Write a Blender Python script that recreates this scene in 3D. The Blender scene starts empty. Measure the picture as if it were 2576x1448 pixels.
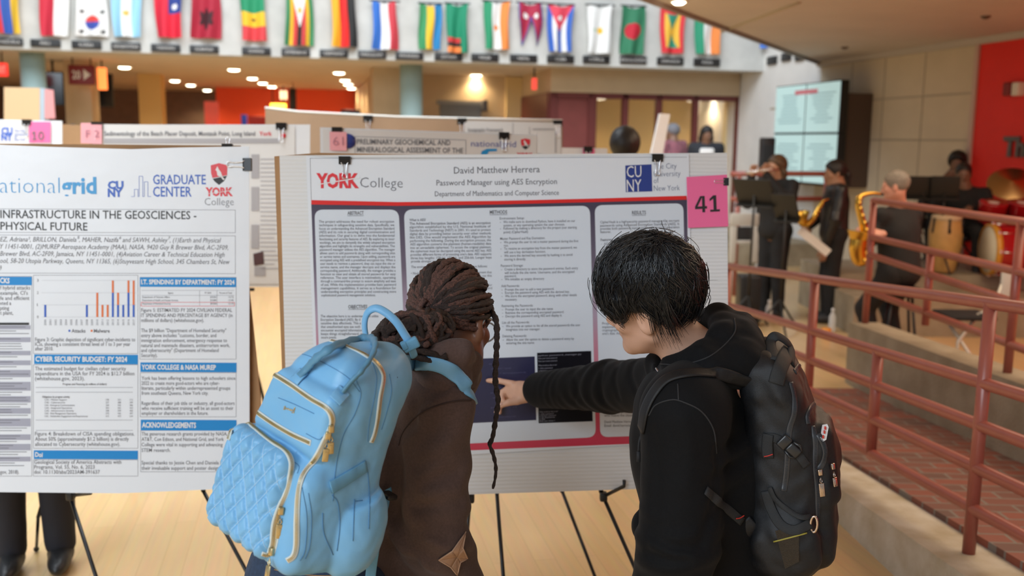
import bpy, bmesh, math, random
import numpy as np
from mathutils import Vector, Matrix
random.seed(7); RNG = np.random.default_rng(7)
SC = bpy.context.scene; COL = SC.collection
# ---------------------------------------------------------------- camera
F = 2400.0; TH = math.atan(369/F); RHO = 0.012; CAM = np.array([0, 0, 1.75])
_r0 = np.array([1., 0, 0]); _u0 = np.array([0, math.sin(TH), math.cos(TH)]); _bk = np.array([0, -math.cos(TH), math.sin(TH)])
_rt = math.cos(RHO)*_r0 + math.sin(RHO)*_u0; _up = -math.sin(RHO)*_r0 + math.cos(RHO)*_u0
cd = bpy.data.cameras.new('camera'); cam = bpy.data.objects.new('camera', cd); COL.objects.link(cam)
cd.sensor_width = 36; cd.lens = F/2576*36; cd.clip_start = .05; cd.clip_end = 200
cam.matrix_world = Matrix([list(v)+[0] for v in np.stack([_rt, _up, _bk])] + [[0, 0, 0, 1]]).transposed()
cam.location = CAM
cd.dof.use_dof = True; cd.dof.focus_distance = 2.12; cd.dof.aperture_fstop = 3.0
SC.camera = cam
# ---------------------------------------------------------------- light and exposure
w = bpy.data.worlds.new('World'); SC.world = w; w.use_nodes = True
w.node_tree.nodes['Background'].inputs[0].default_value = (.82, .9, 1, 1)
w.node_tree.nodes['Background'].inputs[1].default_value = .28
SC.view_settings.view_transform = 'Standard'; SC.view_settings.look = 'None'
SC.view_settings.exposure = 0.33; SC.view_settings.gamma = 1; SC.view_settings.use_curve_mapping = False
def area(name, loc, tgt, sx, sy, power, col):
    l = bpy.data.lights.new(name, 'AREA'); l.shape = 'RECTANGLE'; l.size = sx; l.size_y = sy; l.energy = power; l.color = col
    o = bpy.data.objects.new(name, l); COL.objects.link(o); o.location = loc
    o.rotation_euler = (Vector(tgt)-Vector(loc)).to_track_quat('-Z', 'Y').to_euler(); return o
area('skylight', (-1.5, 4.5, 9), (-1.5, 4.5, 0), 10, 12, 2350, (.86, .93, 1))
area('front_fill', (-5.5, -6, 5.5), (0, 3.2, 1.0), 7, 4, 640, (.80, .90, 1))  # unseen area light behind the camera, added as front fill
area('warm_fill', (3.6, 5.2, 2.88), (3.6, 5.2, 0), 2.5, 5, 100, (1, .8, .58))  # unseen warm area light added to brighten the right side
# ---------------------------------------------------------------- helpers
def at(u, v, Y):
    d = _rt*((u-1288)/F) - _up*((v-724)/F) - _bk
    return CAM + d*(Y/d[1])
def atz(u, v, z):
    d = _rt*((u-1288)/F) - _up*((v-724)/F) - _bk
    return CAM + d*((z-CAM[2])/d[2])
def nrm(v): v = np.asarray(v, float); return v/np.linalg.norm(v)
def tag(o, label=None, cat=None, group=None, kind=None):
    if label: o['label'] = label
    if cat: o['category'] = cat
    if group: o['group'] = group
    if kind: o['kind'] = kind
    return o
def empty(name, loc, label=None, cat=None, group=None):
    o = bpy.data.objects.new(name, None); COL.objects.link(o); o.location = Vector(loc); o.empty_display_size = .05
    bpy.context.view_layer.update()
    return tag(o, label, cat, group)
def link(name, me, mats, parent=None, smooth=False):
    o = bpy.data.objects.new(name, me); COL.objects.link(o)
    for m in (mats if isinstance(mats, (list, tuple)) else [mats]): me.materials.append(m)
    if smooth and len(me.polygons): me.polygons.foreach_set('use_smooth', [True]*len(me.polygons))
    if parent is not None:
        o.parent = parent; o.matrix_parent_inverse = parent.matrix_world.inverted()
    return o
class MB:
    """collects polygons; build() links them as one mesh object"""
    def __init__(s): s.v = []; s.f = []; s.m = []; s.sm = []; s.n = 0
    def add(s, v, f, m=0, sm=False):
        s.v += [tuple(map(float, p)) for p in v]; s.f += [tuple(i+s.n for i in q) for q in f]
        s.m += [m]*len(f); s.sm += [sm]*len(f); s.n = len(s.v); return s
    def box(s, c, size, R=None, m=0):
        c = np.asarray(c, float); h = np.asarray(size, float)/2
        p = np.array([[x, y, z] for x in (-1, 1) for y in (-1, 1) for z in (-1, 1)])*h
        if R is not None: p = p @ np.asarray(R).T      # R columns = axes
        return s.add(p+c, [(0, 1, 3, 2), (4, 6, 7, 5), (0, 4, 5, 1), (2, 3, 7, 6), (0, 2, 6, 4), (1, 5, 7, 3)], m)
    def rbox(s, c, size, r=.01, R=None, m=0, seg=3):
        bm = bmesh.new(); bmesh.ops.create_cube(bm, size=1)
        for q in bm.verts: q.co = Vector((q.co.x*size[0], q.co.y*size[1], q.co.z*size[2]))
        bmesh.ops.bevel(bm, geom=bm.edges[:]+bm.verts[:], offset=r, segments=seg, profile=.5, affect='EDGES')
        p = np.array([q.co[:] for q in bm.verts]); bm.verts.index_update()
        fs = [tuple(x.index for x in f.verts) for f in bm.faces]; bm.free()
        if R is not None: p = p @ np.asarray(R).T
        return s.add(p+np.asarray(c), fs, m, True)
    def tube(s, pts, r, n=10, m=0, cap=True, closed=False, flat=None, upv=None):
        pts = [np.asarray(p, float) for p in pts]; L = len(pts)
        rr = r if hasattr(r, '__len__') else [r]*L
        vs = []; prev = None
        for i, p in enumerate(pts):
            a = pts[(i-1) % L] if (closed or i > 0) else p; b = pts[(i+1) % L] if (closed or i < L-1) else p
            t = b-a; t = t/(np.linalg.norm(t)+1e-12)
            if prev is None:
                q = np.array([0, 0, 1.]) if abs(t[2]) < .9 else np.array([1., 0, 0])
                if upv is not None: q = np.asarray(upv, float)
            else: q = prev
            x = q-t*np.dot(q, t); x /= np.linalg.norm(x)+1e-12; prev = x; y = np.cross(t, x)
            for k in range(n):
                an = 2*math.pi*k/n; ax, ay = math.cos(an), math.sin(an)
                if flat: ax, ay = ax*flat[0], ay*flat[1]
                vs.append(p+rr[i]*(ax*x+ay*y))
        fs = []
        for i in range(L if closed else L-1):
            j = (i+1) % L
            for k in range(n): fs.append((i*n+k, i*n+(k+1) % n, j*n+(k+1) % n, j*n+k))
        if cap and not closed: fs += [tuple(range(n))[::-1], tuple((L-1)*n+k for k in range(n))]
        return s.add(vs, fs, m, True)
    def cyl(s, a, b, r, r2=None, n=20, m=0): return s.tube([a, b], [r, r if r2 is None else r2], n, m)
    def sph(s, c, r, n=14, m=0, R=None):
        r = np.array(r if hasattr(r, '__len__') else [r]*3, float); vs = []; fs = []; k = n//2
        for i in range(k+1):
            t = math.pi*i/k
            for j in range(n):
                a = 2*math.pi*j/n; vs.append([math.sin(t)*math.cos(a), math.sin(t)*math.sin(a), math.cos(t)])
        vs = np.array(vs)*r
        if R is not None: vs = vs @ np.asarray(R).T
        for i in range(k):
            for j in range(n): fs.append((i*n+j, (i+1)*n+j, (i+1)*n+(j+1) % n, i*n+(j+1) % n))
        return s.add(vs+np.asarray(c), fs, m, True)
    def lathe(s, c, prof, n=24, m=0, R=None):
        vs = []; fs = []; L = len(prof)
        for (r, z) in prof:
            for j in range(n): a = 2*math.pi*j/n; vs.append([r*math.cos(a), r*math.sin(a), z])
        vs = np.array(vs, float)
        if R is not None: vs = vs @ np.asarray(R).T
        for i in range(L-1):
            for j in range(n): fs.append((i*n+j, i*n+(j+1) % n, (i+1)*n+(j+1) % n, (i+1)*n+j))
        return s.add(vs+np.asarray(c), fs, m, True)
    def poly(s, pts, m=0): return s.add(pts, [tuple(range(len(pts)))], m)
    def prism(s, pts, vec, m=0):
        n = len(pts); a = [np.asarray(p, float) for p in pts]; b = [p+np.asarray(vec) for p in a]
        return s.add(a+b, [tuple(range(n))[::-1], tuple(range(n, 2*n))]+[(i, (i+1) % n, n+(i+1) % n, n+i) for i in range(n)], m)
    def grid(s, fn, nu, nv, m=0, sm=True):
        vs = [fn(i/nu, j/nv) for i in range(nu+1) for j in range(nv+1)]
        fs = [(i*(nv+1)+j, (i+1)*(nv+1)+j, (i+1)*(nv+1)+j+1, i*(nv+1)+j+1) for i in range(nu) for j in range(nv)]
        return s.add(vs, fs, m, sm)
    def build(s, name, mats, parent=None, thick=0, sub=0):
        me = bpy.data.meshes.new(name); me.from_pydata(s.v, [], s.f)
        o = link(name, me, mats, parent)
        me.polygons.foreach_set('material_index', s.m); me.polygons.foreach_set('use_smooth', s.sm)
        if thick:
            md = o.modifiers.new('thickness', 'SOLIDIFY'); md.thickness = thick; md.offset = 0
        if sub: o.modifiers.new('subdivision', 'SUBSURF').levels = sub; o.modifiers[-1].render_levels = sub
        me.update(); return o
def spline(pts, n=8, closed=False):
    P = [np.asarray(p, float) for p in pts]; L = len(P); out = []
    for i in range(L if closed else L-1):
        p0 = P[i-1] if (i > 0 or closed) else 2*P[0]-P[1]; p1 = P[i]; p2 = P[(i+1) % L]
        p3 = P[(i+2) % L] if (i+2 < L or closed) else 2*P[-1]-P[-2]
        for k in range(n):
            t = k/n; out.append(.5*((2*p1)+(-p0+p2)*t+(2*p0-5*p1+4*p2-p3)*t*t+(-p0+3*p1-3*p2+p3)*t**3))
    if not closed: out.append(P[-1])
    return out
# materials ------------------------------------------------------------
def mat(name, col, rough=.6, metal=0, spec=.5, noise=0, nscale=20, bump=0, bscale=80, emit=0, ecol=None, alpha=None, coat=0, sheen=0, trans=0, col2=None):
    m = bpy.data.materials.new(name); m.use_nodes = True; nt = m.node_tree; b = nt.nodes['Principled BSDF']
    c = (*col, 1); b.inputs['Base Color'].default_value = c; b.inputs['Roughness'].default_value = rough; b.inputs['Metallic'].default_value = metal
    b.inputs['Specular IOR Level'].default_value = spec
    if coat: b.inputs['Coat Weight'].default_value = coat; b.inputs['Coat Roughness'].default_value = .08
    if sheen: b.inputs['Sheen Weight'].default_value = sheen; b.inputs['Sheen Roughness'].default_value = .5
    if trans: b.inputs['Transmission Weight'].default_value = trans
    if emit: b.inputs['Emission Color'].default_value = (*(ecol or col), 1); b.inputs['Emission Strength'].default_value = emit
    if alpha is not None: b.inputs['Alpha'].default_value = alpha
    if noise or bump or col2:
        tc = nt.nodes.new('ShaderNodeTexCoord')
    if noise or col2:
        n = nt.nodes.new('ShaderNodeTexNoise'); n.inputs['Scale'].default_value = nscale; n.inputs['Detail'].default_value = 5
        nt.links.new(tc.outputs['Object'], n.inputs['Vector'])
        r = nt.nodes.new('ShaderNodeValToRGB'); r.color_ramp.elements[0].position = .3; r.color_ramp.elements[1].position = .7
        lo = tuple(x*(1-noise) for x in col) if col2 is None else col2
        hi = tuple(min(1, x*(1+noise)) for x in col) if col2 is None else col
        r.color_ramp.elements[0].color = (*lo, 1); r.color_ramp.elements[1].color = (*hi, 1)
        nt.links.new(n.outputs['Fac'], r.inputs['Fac']); nt.links.new(r.outputs['Color'], b.inputs['Base Color'])
    if bump:
        n = nt.nodes.new('ShaderNodeTexNoise'); n.inputs['Scale'].default_value = bscale; n.inputs['Detail'].default_value = 4
        nt.links.new(tc.outputs['Object'], n.inputs['Vector'])
        bp = nt.nodes.new('ShaderNodeBump'); bp.inputs['Strength'].default_value = bump; bp.inputs['Distance'].default_value = .01
        nt.links.new(n.outputs['Fac'], bp.inputs['Height']); nt.links.new(bp.outputs['Normal'], b.inputs['Normal'])
    return m
M = {}
M['black_plastic'] = mat('black_plastic', (.012, .012, .013), .4)
M['black_metal'] = mat('black_metal', (.015, .015, .016), .35, .3)
M['steel'] = mat('steel', (.8, .8, .8), .22, 1)
M['cardboard'] = mat('cardboard', (.36, .2, .09), .8, noise=.12, nscale=6)
M['card_white'] = mat('card_white', (.78, .79, .79), .6, noise=.03, nscale=8)
M['paper'] = mat('paper', (.8, .8, .8), .55)
M['gloss_paper'] = mat('gloss_paper', (.76, .80, .85), .28, spec=.5, bump=.25, bscale=5)
M['pink'] = mat('pink_paper', (.9, .16, .36), .7)
M['pink_pale'] = mat('pale_pink_paper', (.92, .42, .45), .7)
M['ink'] = mat('black_ink', (.02, .02, .02), .5)
M['ink_grey'] = mat('grey_ink', (.13, .13, .145), .5)
# signed distance modelling ---------------------------------------------
def d_cone(P, a, b, r1, r2):
    a = np.asarray(a, np.float32); ba = np.asarray(b, np.float32)-a; q = P-a
    t = np.clip((q@ba)/max(float(ba@ba), 1e-12), 0, 1)
    return np.linalg.norm(q-t[:, None]*ba, axis=1)-(r1+(r2-r1)*t)
def d_ell(P, c, r, R=None):
    q = P-np.asarray(c, np.float32)
    if R is not None: q = q@np.asarray(R, np.float32)
    r = np.asarray(r, np.float32); k0 = np.linalg.norm(q/r, axis=1); k1 = np.linalg.norm(q/(r*r), axis=1)
    return k0*(k0-1)/np.maximum(k1, 1e-6)
def d_box(P, c, h, rd, R=None):
    q = P-np.asarray(c, np.float32)
    if R is not None: q = q@np.asarray(R, np.float32)
    q = np.abs(q)-(np.asarray(h, np.float32)-rd)
    return np.linalg.norm(np.maximum(q, 0), axis=1)+np.minimum(q.max(1), 0)-rd
def smin(a, b, k):
    h = np.maximum(k-np.abs(a-b), 0)/k
    return np.minimum(a, b)-h*h*k*.25
def smax(a, b, k): return -smin(-a, -b, k)
def chain(P, pts, rs, k=.02):
    d = None
    for i in range(len(pts)-1):
        e = d_cone(P, pts[i], pts[i+1], rs[i], rs[i+1]); d = e if d is None else smin(d, e, k)
    return d
def surfnet(fn, lo, hi, h, B=16, pad=1.0):
    lo = np.asarray(lo, float); hi = np.asarray(hi, float); nb = np.maximum(1, np.ceil((hi-lo)/(h*B)).astype(int))
    ix = np.stack(np.meshgrid(*[np.arange(n) for n in nb], indexing='ij'), -1).reshape(-1, 3)
    cen = (lo+(ix+.5)*B*h).astype(np.float32)
    ix = ix[np.abs(fn(cen)) < pad*B*h*.95+.01]
    g = np.arange(-1, B+1); G = np.stack(np.meshgrid(g, g, g, indexing='ij'), -1); S = B+2
    ids = []; pos = []; quads = []; off = np.array([0, 1 << 20, 1 << 40], dtype=np.int64)
    key = lambda c: (c[..., 0].astype(np.int64)+4) | ((c[..., 1].astype(np.int64)+4) << 20) | ((c[..., 2].astype(np.int64)+4) << 40)
    for s in range(0, len(ix), 48):
        blk = ix[s:s+48]; gi = blk[:, None, None, None, :]*B+G[None]
        V = fn((lo+gi.reshape(-1, 3)*h).astype(np.float32)).reshape(len(blk), S, S, S)
        sg = V < 0; cs = [(i, j, k) for i in (0, 1) for j in (0, 1) for k in (0, 1)]
        sl = lambda A, c: A[:, c[0]:S-1+c[0], c[1]:S-1+c[1], c[2]:S-1+c[2]]
        cnt = sum(sl(sg, c).astype(np.int8) for c in cs); act = (cnt > 0) & (cnt < 8)
        if not act.any(): continue
        w = np.argwhere(act); vals = np.stack([sl(V, c)[act] for c in cs], 1); acc = np.zeros((len(w), 3)); num = np.zeros(len(w))
        for a in range(8):
            for b in range(a+1, 8):
                ca, cb = np.array(cs[a]), np.array(cs[b])
                if np.abs(ca-cb).sum() != 1: continue
                va, vb = vals[:, a], vals[:, b]; x = (va < 0) != (vb < 0)
                t = np.where(x, va/np.where(x, va-vb, 1), 0); acc += np.where(x[:, None], ca+(cb-ca)*t[:, None], 0); num += x
        cell = blk[w[:, 0]]*B+w[:, 1:]-1
        ids.append(key(cell)); pos.append(lo+(cell+acc/num[:, None])*h)
        for ax in range(3):
            e1, e2 = [(1, 2), (2, 0), (0, 1)][ax]
            A = sg[:, 1:-1, 1:-1, 1:-1]; sh = [slice(1, -1)]*3; sh[ax] = slice(2, None); Bv = sg[(slice(None), *sh)]
            ww = np.argwhere(A != Bv)
            if not len(ww): continue
            flip = A[tuple(ww.T)]; p = blk[ww[:, 0]]*B+ww[:, 1:]
            d1 = np.zeros(3, int); d1[e1] = 1; d2 = np.zeros(3, int); d2[e2] = 1
            q = np.stack([key(p-d1-d2), key(p-d2), key(p), key(p-d1)], 1); q[~flip] = q[~flip][:, ::-1]; quads.append(q)
    ids = np.concatenate(ids); pos = np.concatenate(pos); u, first = np.unique(ids, return_index=True); quads = np.concatenate(quads)
    qi = np.searchsorted(u, quads); qi[qi >= len(u)] = 0
    ok = (u[qi] == quads).all(1); return pos[first], qi[ok]
def sdf_obj(name, fn, lo, hi, h, mats, parent=None, smooth_it=1, disp=None):
    v, q = surfnet(fn, lo, hi, h)
    me = bpy.data.meshes.new(name); me.vertices.add(len(v)); me.vertices.foreach_set('co', v.astype(np.float32).ravel())
    me.loops.add(len(q)*4); me.loops.foreach_set('vertex_index', q.astype(np.int32).ravel())
    me.polygons.add(len(q)); me.polygons.foreach_set('loop_start', np.arange(0, len(q)*4, 4, dtype=np.int32))
    me.update(calc_edges=True); me.validate()
    bm = bmesh.new(); bm.from_mesh(me)
    for _ in range(smooth_it): bmesh.ops.smooth_vert(bm, verts=bm.verts, factor=.5, use_axis_x=True, use_axis_y=True, use_axis_z=True)
    bm.to_mesh(me); bm.free()
    return link(name, me, mats, parent, True)
# lettering -------------------------------------------------------------
_tc = bpy.data.curves.new('lettering', 'FONT'); _to = bpy.data.objects.new('lettering', _tc); _tc.resolution_u = 2
def glyphs(s, bold=0, shear=0, space=1.0):
    _tc.body = s; _tc.size = 1; _tc.offset = bold; _tc.shear = shear; _tc.space_character = space
    me = _to.to_mesh(); v = np.array([p.co[:2] for p in me.vertices]).reshape(-1, 2); f = [tuple(p.vertices) for p in me.polygons]; _to.to_mesh_clear()
    return v, f
def lettering(mb, s, P0, xd, yd, height, width=None, bold=0, shear=0, m=0, align='l', maxs=1.35, space=1.0):
    """cap height `height`, baseline start at P0; squeezed or stretched to `width` when given"""
    v, f = glyphs(s, bold, shear, space)
    if not len(v): return
    sc = height/.69; x0 = v[:, 0].min(); w0 = (v[:, 0].max()-x0)*sc; sx = sc
    if width: sx = sc*min(maxs, width/max(w0, 1e-6)) if maxs else sc*width/w0
    W = (v[:, 0].max()-x0)*sx; sh = {'l': 0, 'c': -W/2, 'r': -W}[align]
    p = np.asarray(P0)+np.outer((v[:, 0]-x0)*sx+sh, xd)+np.outer(v[:, 1]*sc, yd)
    mb.add(p, f, m); return W
# ================================================================= building shell
CN = np.array([4.08, 16.0, 0]); E1 = np.array([.976, .216, 0]); E2 = np.array([-.216, .976, 0]); ZV = np.array([0, 0, 1.])
RB = np.stack([E1, E2, ZV], 1)
def bp(a, b, z=0): return CN+a*E1+b*E2+np.array([0, 0, z])
def ab(p): q = np.asarray(p)-CN; return q@E1, q@E2
def atb(u, v, b):          # point seen at pixel u,v on the building plane b = const
    d = at(u, v, 1)-CAM; t = ((CN-CAM)@E2+b)/(d@E2); return CAM+d*t
def ata(u, v, a):
    d = at(u, v, 1)-CAM; t = ((CN-CAM)@E1+a)/(d@E1); return CAM+d*t
def slab(name, a0, a1, b0, b1, z0, z1, m, kind='structure', parent=None):
    mb = MB(); mb.box(bp((a0+a1)/2, (b0+b1)/2, (z0+z1)/2), (abs(a1-a0), abs(b1-b0), abs(z1-z0)), RB)
    o = mb.build(name, m, parent)
    if kind and parent is None: o['kind'] = kind
    return o
# wood floor: warm maple strips with gloss
mf = mat('maple_floor', (.62, .36, .14), .3); nt = mf.node_tree; b = nt.nodes['Principled BSDF']
tc = nt.nodes.new('ShaderNodeTexCoord'); mp = nt.nodes.new('ShaderNodeMapping'); mp.inputs['Rotation'].default_value[2] = math.radians(78)
nt.links.new(tc.outputs['Object'], mp.inputs['Vector'])
br = nt.nodes.new('ShaderNodeTexBrick'); br.inputs['Scale'].default_value = 1; br.inputs['Brick Width'].default_value = 1.1; br.inputs['Row Height'].default_value = .09
br.inputs['Mortar Size'].default_value = .0012; br.inputs['Mortar'].default_value = (.5, .32, .15, 1)
br.inputs['Color1'].default_value = (.70, .47, .23, 1); br.inputs['Color2'].default_value = (.66, .435, .205, 1); br.offset = .37
nz = nt.nodes.new('ShaderNodeTexNoise'); nz.inputs['Scale'].default_value = 3; nz.inputs['Detail'].default_value = 6
m2 = nt.nodes.new('ShaderNodeMapping'); m2.inputs['Scale'].default_value = (1, 14, 1); nt.links.new(mp.outputs[0], m2.inputs[0]); nt.links.new(m2.outputs[0], nz.inputs['Vector'])
mx = nt.nodes.new('ShaderNodeMix'); mx.data_type = 'RGBA'; mx.blend_type = 'MULTIPLY'; mx.inputs[0].default_value = .25
nt.links.new(mp.outputs[0], br.inputs['Vector']); nt.links.new(br.outputs['Color'], mx.inputs[6]); nt.links.new(nz.outputs['Color'], mx.inputs[7])
nt.links.new(mx.outputs[2], b.inputs['Base Color'])
mb = MB(); mb.box((-1, 14, -.1), (44, 48, .2)); mb.build('floor', mf)['kind'] = 'structure'
m_conc = mat('fascia_concrete', (.56, .56, .53), .8, noise=.12, nscale=2.5, bump=.1, bscale=30)
m_plast = mat('beige_block_wall', (.55, .42, .27), .85, noise=.05, nscale=4)
m_ceil = mat('lower_ceiling', (.66, .6, .52), .85, noise=.04, nscale=3)
m_soff = mat('soffit_plaster', (.56, .50, .45), .75, noise=.06, nscale=1.5)
m_panel_lit = mat('panel_wall_lit', (.8, .79, .76), .75, noise=.04, nscale=3)
m_panel_shade = mat('panel_wall_shaded', (.66, .56, .41), .75, noise=.04, nscale=3)
m_seam = mat('panel_seam', (.46, .39, .29), .7)
m_red = mat('red_wall', (.82, .022, .014), .55, noise=.06, nscale=2)
m_redo = mat('orange_red_wall', (.85, .1, .03), .6)
m_teal = mat('teal_column_paint', (.36, .52, .53), .6, noise=.05, nscale=3)
m_brown = mat('brown_brick_wall', (.24, .16, .12), .8, noise=.1, nscale=6)
m_mar = mat('maroon_frame_paint', (.14, .028, .025), .45)
m_rail = mat('red_brown_rail_paint', (.34, .09, .062), .33, noise=.06, nscale=12, spec=.6)
m_yel = mat('yellow_corridor_wall', (.72, .55, .28), .8)
m_grey = mat('grey_door_paint', (.2, .22, .24), .6)
ZC = 2.93
slab('trim_fascia', -20, 0, 0, .45, ZC, 4.9, m_conc)
slab('ceiling', -22, -.02, .46, 18, ZC+.02, ZC+.2, m_ceil)
slab('wall_back', -5.9, -3.6, 3.0, 3.2, 0, ZC+.02, m_plast)
slab('wall_back_side', -6.1, -5.9, 3.0, 12, 0, ZC+.02, m_plast)
slab('wall_back_far', -22, -5.9, 12, 12.2, 0, ZC+.02, m_brown)
slab('wall_red_far', -9.4, -6.1, 9.6, 9.8, .9, ZC+.02, m_redo)
slab('wall_left', -22, -21.8, 0, 12, 0, ZC+.02, m_brown)
for (u0, u1, b_, m) in ((165, 232, 2.0, m_plast), (350, 407, 5.0, mat('yellow_pillar_paint', (.75, .52, .22), .8)), (938, 1012, 1.7, m_plast)):
    p0 = ab(atb(u0, 300, b_)); p1 = ab(atb(u1, 300, b_))
    slab('pillar_beige', p0[0], p1[0], b_, b_+.6, 0, ZC+.02, m)
for (u, w_, b_) in ((75, 52, .5), (1037, 56, .9)):
    a = ab(atb(u, 200, b_))[0]; r = w_/2/F*np.linalg.norm(atb(u, 200, b_)-CAM)
    mb = MB(); mb.cyl(bp(a, b_+r, 0), bp(a, b_+r, ZC+.03), r, n=32); mb.build('column_teal', m_teal)['kind'] = 'structure'
slab('trim_red_dado', -22, -9.5, 11.9, 11.99, 1.0, 1.75, mat('dark_red_dado', (.3, .02, .02), .6))
# dark openings in the far wall and the dark red sign
for i, (u0, v0, u1, v1, b_) in enumerate(((105, 180, 165, 266, 2.2), (245, 185, 287, 270, 4.0))):
    p0 = atb(u0, v0, b_); p1 = atb(u1, v1, b_); mb = MB(); c = (p0+p1)/2; A = ab(p1)[0]-ab(p0)[0]
    mb.rbox(c, (A, .12, p0[2]-p1[2]), .01, RB); mb.box(c-E2*.064, (A*.92, .004, (p0[2]-p1[2])*.93), RB, 1)
    o = mb.build('wall_screen', [M['black_plastic'], mat('dark_glass', (.01, .01, .012), .12)])
    tag(o, ['black switched off screen left of the dark red hanging sign', 'black switched off screen right of the dark red hanging sign'][i], 'screen')
    mb = MB(); mb.cyl(c+ZV*(p0[2]-p1[2])/2, np.array([c[0], c[1], ZC+.02]), .02); mb.build('hanger', M['black_metal'], o)
def plate_at(name, u0, v0, u1, v1, b_, th, m, label, cat, text=None, tm=None, th_=.4, hang=1, stand=0):
    p0 = atb(u0, v0, b_); p1 = atb(u1, v1, b_); c = (p0+p1)/2; A = ab(p1)[0]-ab(p0)[0]; H = p0[2]-p1[2]
    mb = MB(); mb.rbox(c, (A, th, H), min(.012, th/3), RB); mats = [m]
    if text: mats.append(tm); lettering(mb, text, c-E2*(th/2+.003)-ZV*H*th_/2, E1, ZV, H*th_, A*.7, .02, 0, 1, 'c', 1.2)
    o = mb.build(name, mats)
    if hang:
        for k in (-.35, .35) if A > .3 else (0,): h_ = MB(); q = c+E1*A*k; h_.cyl(q+ZV*H*.45, [q[0], q[1], ZC+.03], .012, n=8); h_.build('hanger', M['black_metal'], o)
    if stand: h_ = MB(); h_.box([c[0], c[1], (c[2]-H/2)/2+.01], (A*.92, max(th*.9, .04), c[2]-H/2+.02), RB); h_.build('base', m, o)
    return tag(o, label, cat)
m_wsign = mat('sign_lettering', (.75, .7, .65), .6)
o = plate_at('hanging_sign', 172, 163, 241, 214, 1.6, .1, mat('dark_red_sign', (.2, .012, .012), .5), 'dark red hanging sign with pale number and arrow under the balcony', 'sign', '20 ►', m_wsign)
o = plate_at('lit_sign', 245, 170, 270, 226, 1.9, .08, mat('orange_lit_sign', (1, .2, .04), .5, emit=1.6, ecol=(1, .22, .05)), 'small glowing orange sign beside the dark red hanging sign', 'sign')
plate_at('exit_sign', -8, 158, 21, 192, .8, .06, mat('exit_sign_red', (.9, .03, .02), .5, emit=.9, ecol=(1, .04, .03)), 'red lit exit sign at the left edge above the kiosk board', 'sign', 'EXIT', m_wsign, .5)
plate_at('exit_sign', 1338, 196, 1350, 226, .9, .06, mat('exit_sign_red_side', (.9, .05, .03), .5, emit=.7, ecol=(1, .1, .07)), 'small red exit sign hanging near the maroon storefront corner', 'sign')
plate_at('neon_sign', 680, 260, 720, 272, 8.0, .08, mat('yellow_neon', (1, .6, .05), .5, emit=4, ecol=(1, .55, .06)), 'yellow glowing sign in front of the orange red cafeteria wall', 'sign')
plate_at('lit_sign', 704, 228, 722, 250, 8.5, .1, mat('pale_lit_sign', (1, .8, .55), .5, emit=1.6, ecol=(1, .75, .45)), 'round pale lit sign above the yellow glowing sign', 'sign')
plate_at('cafe_screen', 727, 222, 746, 276, 7.0, .1, M['black_plastic'], 'narrow black screen hanging before the orange red cafeteria wall', 'screen')
plate_at('cafe_counter', 858, 276, 905, 300, 7.0, .5, mat('navy_counter', (.02, .02, .06), .5), 'dark navy counter below the right end of the cafeteria wall', 'counter', hang=0, stand=1)
plate_at('blue_bin', 607, 288, 622, 310, 8.2, .3, mat('blue_bin', (.02, .07, .6), .5), 'small bright blue bin left of the brown backed board', 'bin', hang=0, stand=1)
plate_at('red_kiosk', 515, 255, 550, 308, 8.5, .4, mat('red_kiosk', (.8, .05, .02), .5, emit=.12, ecol=(1, .3, .2)), 'red and white lit vending kiosk at the far end of the hall', 'kiosk', hang=0, stand=1)
plate_at('red_counter', 625, 292, 668, 310, 7.2, .4, mat('red_counter', (.4, .02, .02), .5), 'dark red counter beside the small blue bin', 'counter', hang=0, stand=1)
# grey door in the back wall
p0 = atb(1106, 262, 3.0); p1 = atb(1208, 300, 3.0); a0 = ab(p0)[0]; a1 = ab(p1)[0]
d = slab('door_1', a0, a1, 2.95, 3.01, 0, p0[2], m_grey); slab('door_frame', a0-.06, a1+.06, 2.93, 2.99, p0[2], p0[2]+.07, mat('door_frame_grey', (.26, .27, .28), .6), None, d)
plate_at('wall_bracket', 1212, 252, 1224, 280, 2.85, .25, mat('bracket_grey', (.12, .12, .13), .5), 'small dark wall bracket beside the grey door', 'bracket', hang=0)
# storefront with maroon frames
sa0 = ab(atb(1385, 240, .8))[0]
slab('trim_storefront_header', sa0, -.02, .8, 1.1, ab_z if False else atb(1600, 236, .8)[2], ZC+.02, m_plast)
slab('trim_storefront_return', sa0-.0, sa0+.25, 1.1, 3.0, atb(1600, 236, .8)[2], ZC+.02, m_plast)
zt = atb(1600, 236, .8)[2]
wf = slab('window_1', sa0, -.05, .85, .93, zt-.09, zt, m_mar)
for u, w_ in ((1352+40, .12), (1490, .14), (1573, .1), (1658, .1), (1750, .09), (1860, .1)):
    a = ab(atb(u, 300, .85))[0]; slab('window_frame', a-w_/2, a+w_/2, .85, .95, 0, zt, m_mar, None, wf)
a0 = ab(atb(1400, 300, .85))[0]; a1 = ab(atb(1486, 300, .85))[0]
slab('window_panel', a0, a1, .9, .94, 0, zt-.08, mat('maroon_panel', (.2, .05, .045), .4, noise=.1, nscale=3), None, wf)
slab('window_pane', a1+.1, -.1, .89, .9, 0, zt-.08, mat('shop_glass', (1, 1, 1), .03, trans=1, alpha=.12), None, wf)
slab('wall_storefront_inner', sa0-.3, 0, 2.9, 3.0, 0, ZC, m_yel)
a0 = ab(atb(1838, 300, 1.0))[0]; a1 = ab(atb(1868, 300, 1.0))[0]
slab('door_2', a0, a1, 1.3, 1.34, 0, atb(1850, 250, 1.3)[2], mat('lit_doorway_paint', (.85, .62, .25), .7))
slab('wall_corridor', sa0-.02, sa0+.1, .95, 3.0, 0, zt, m_mar)
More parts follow.
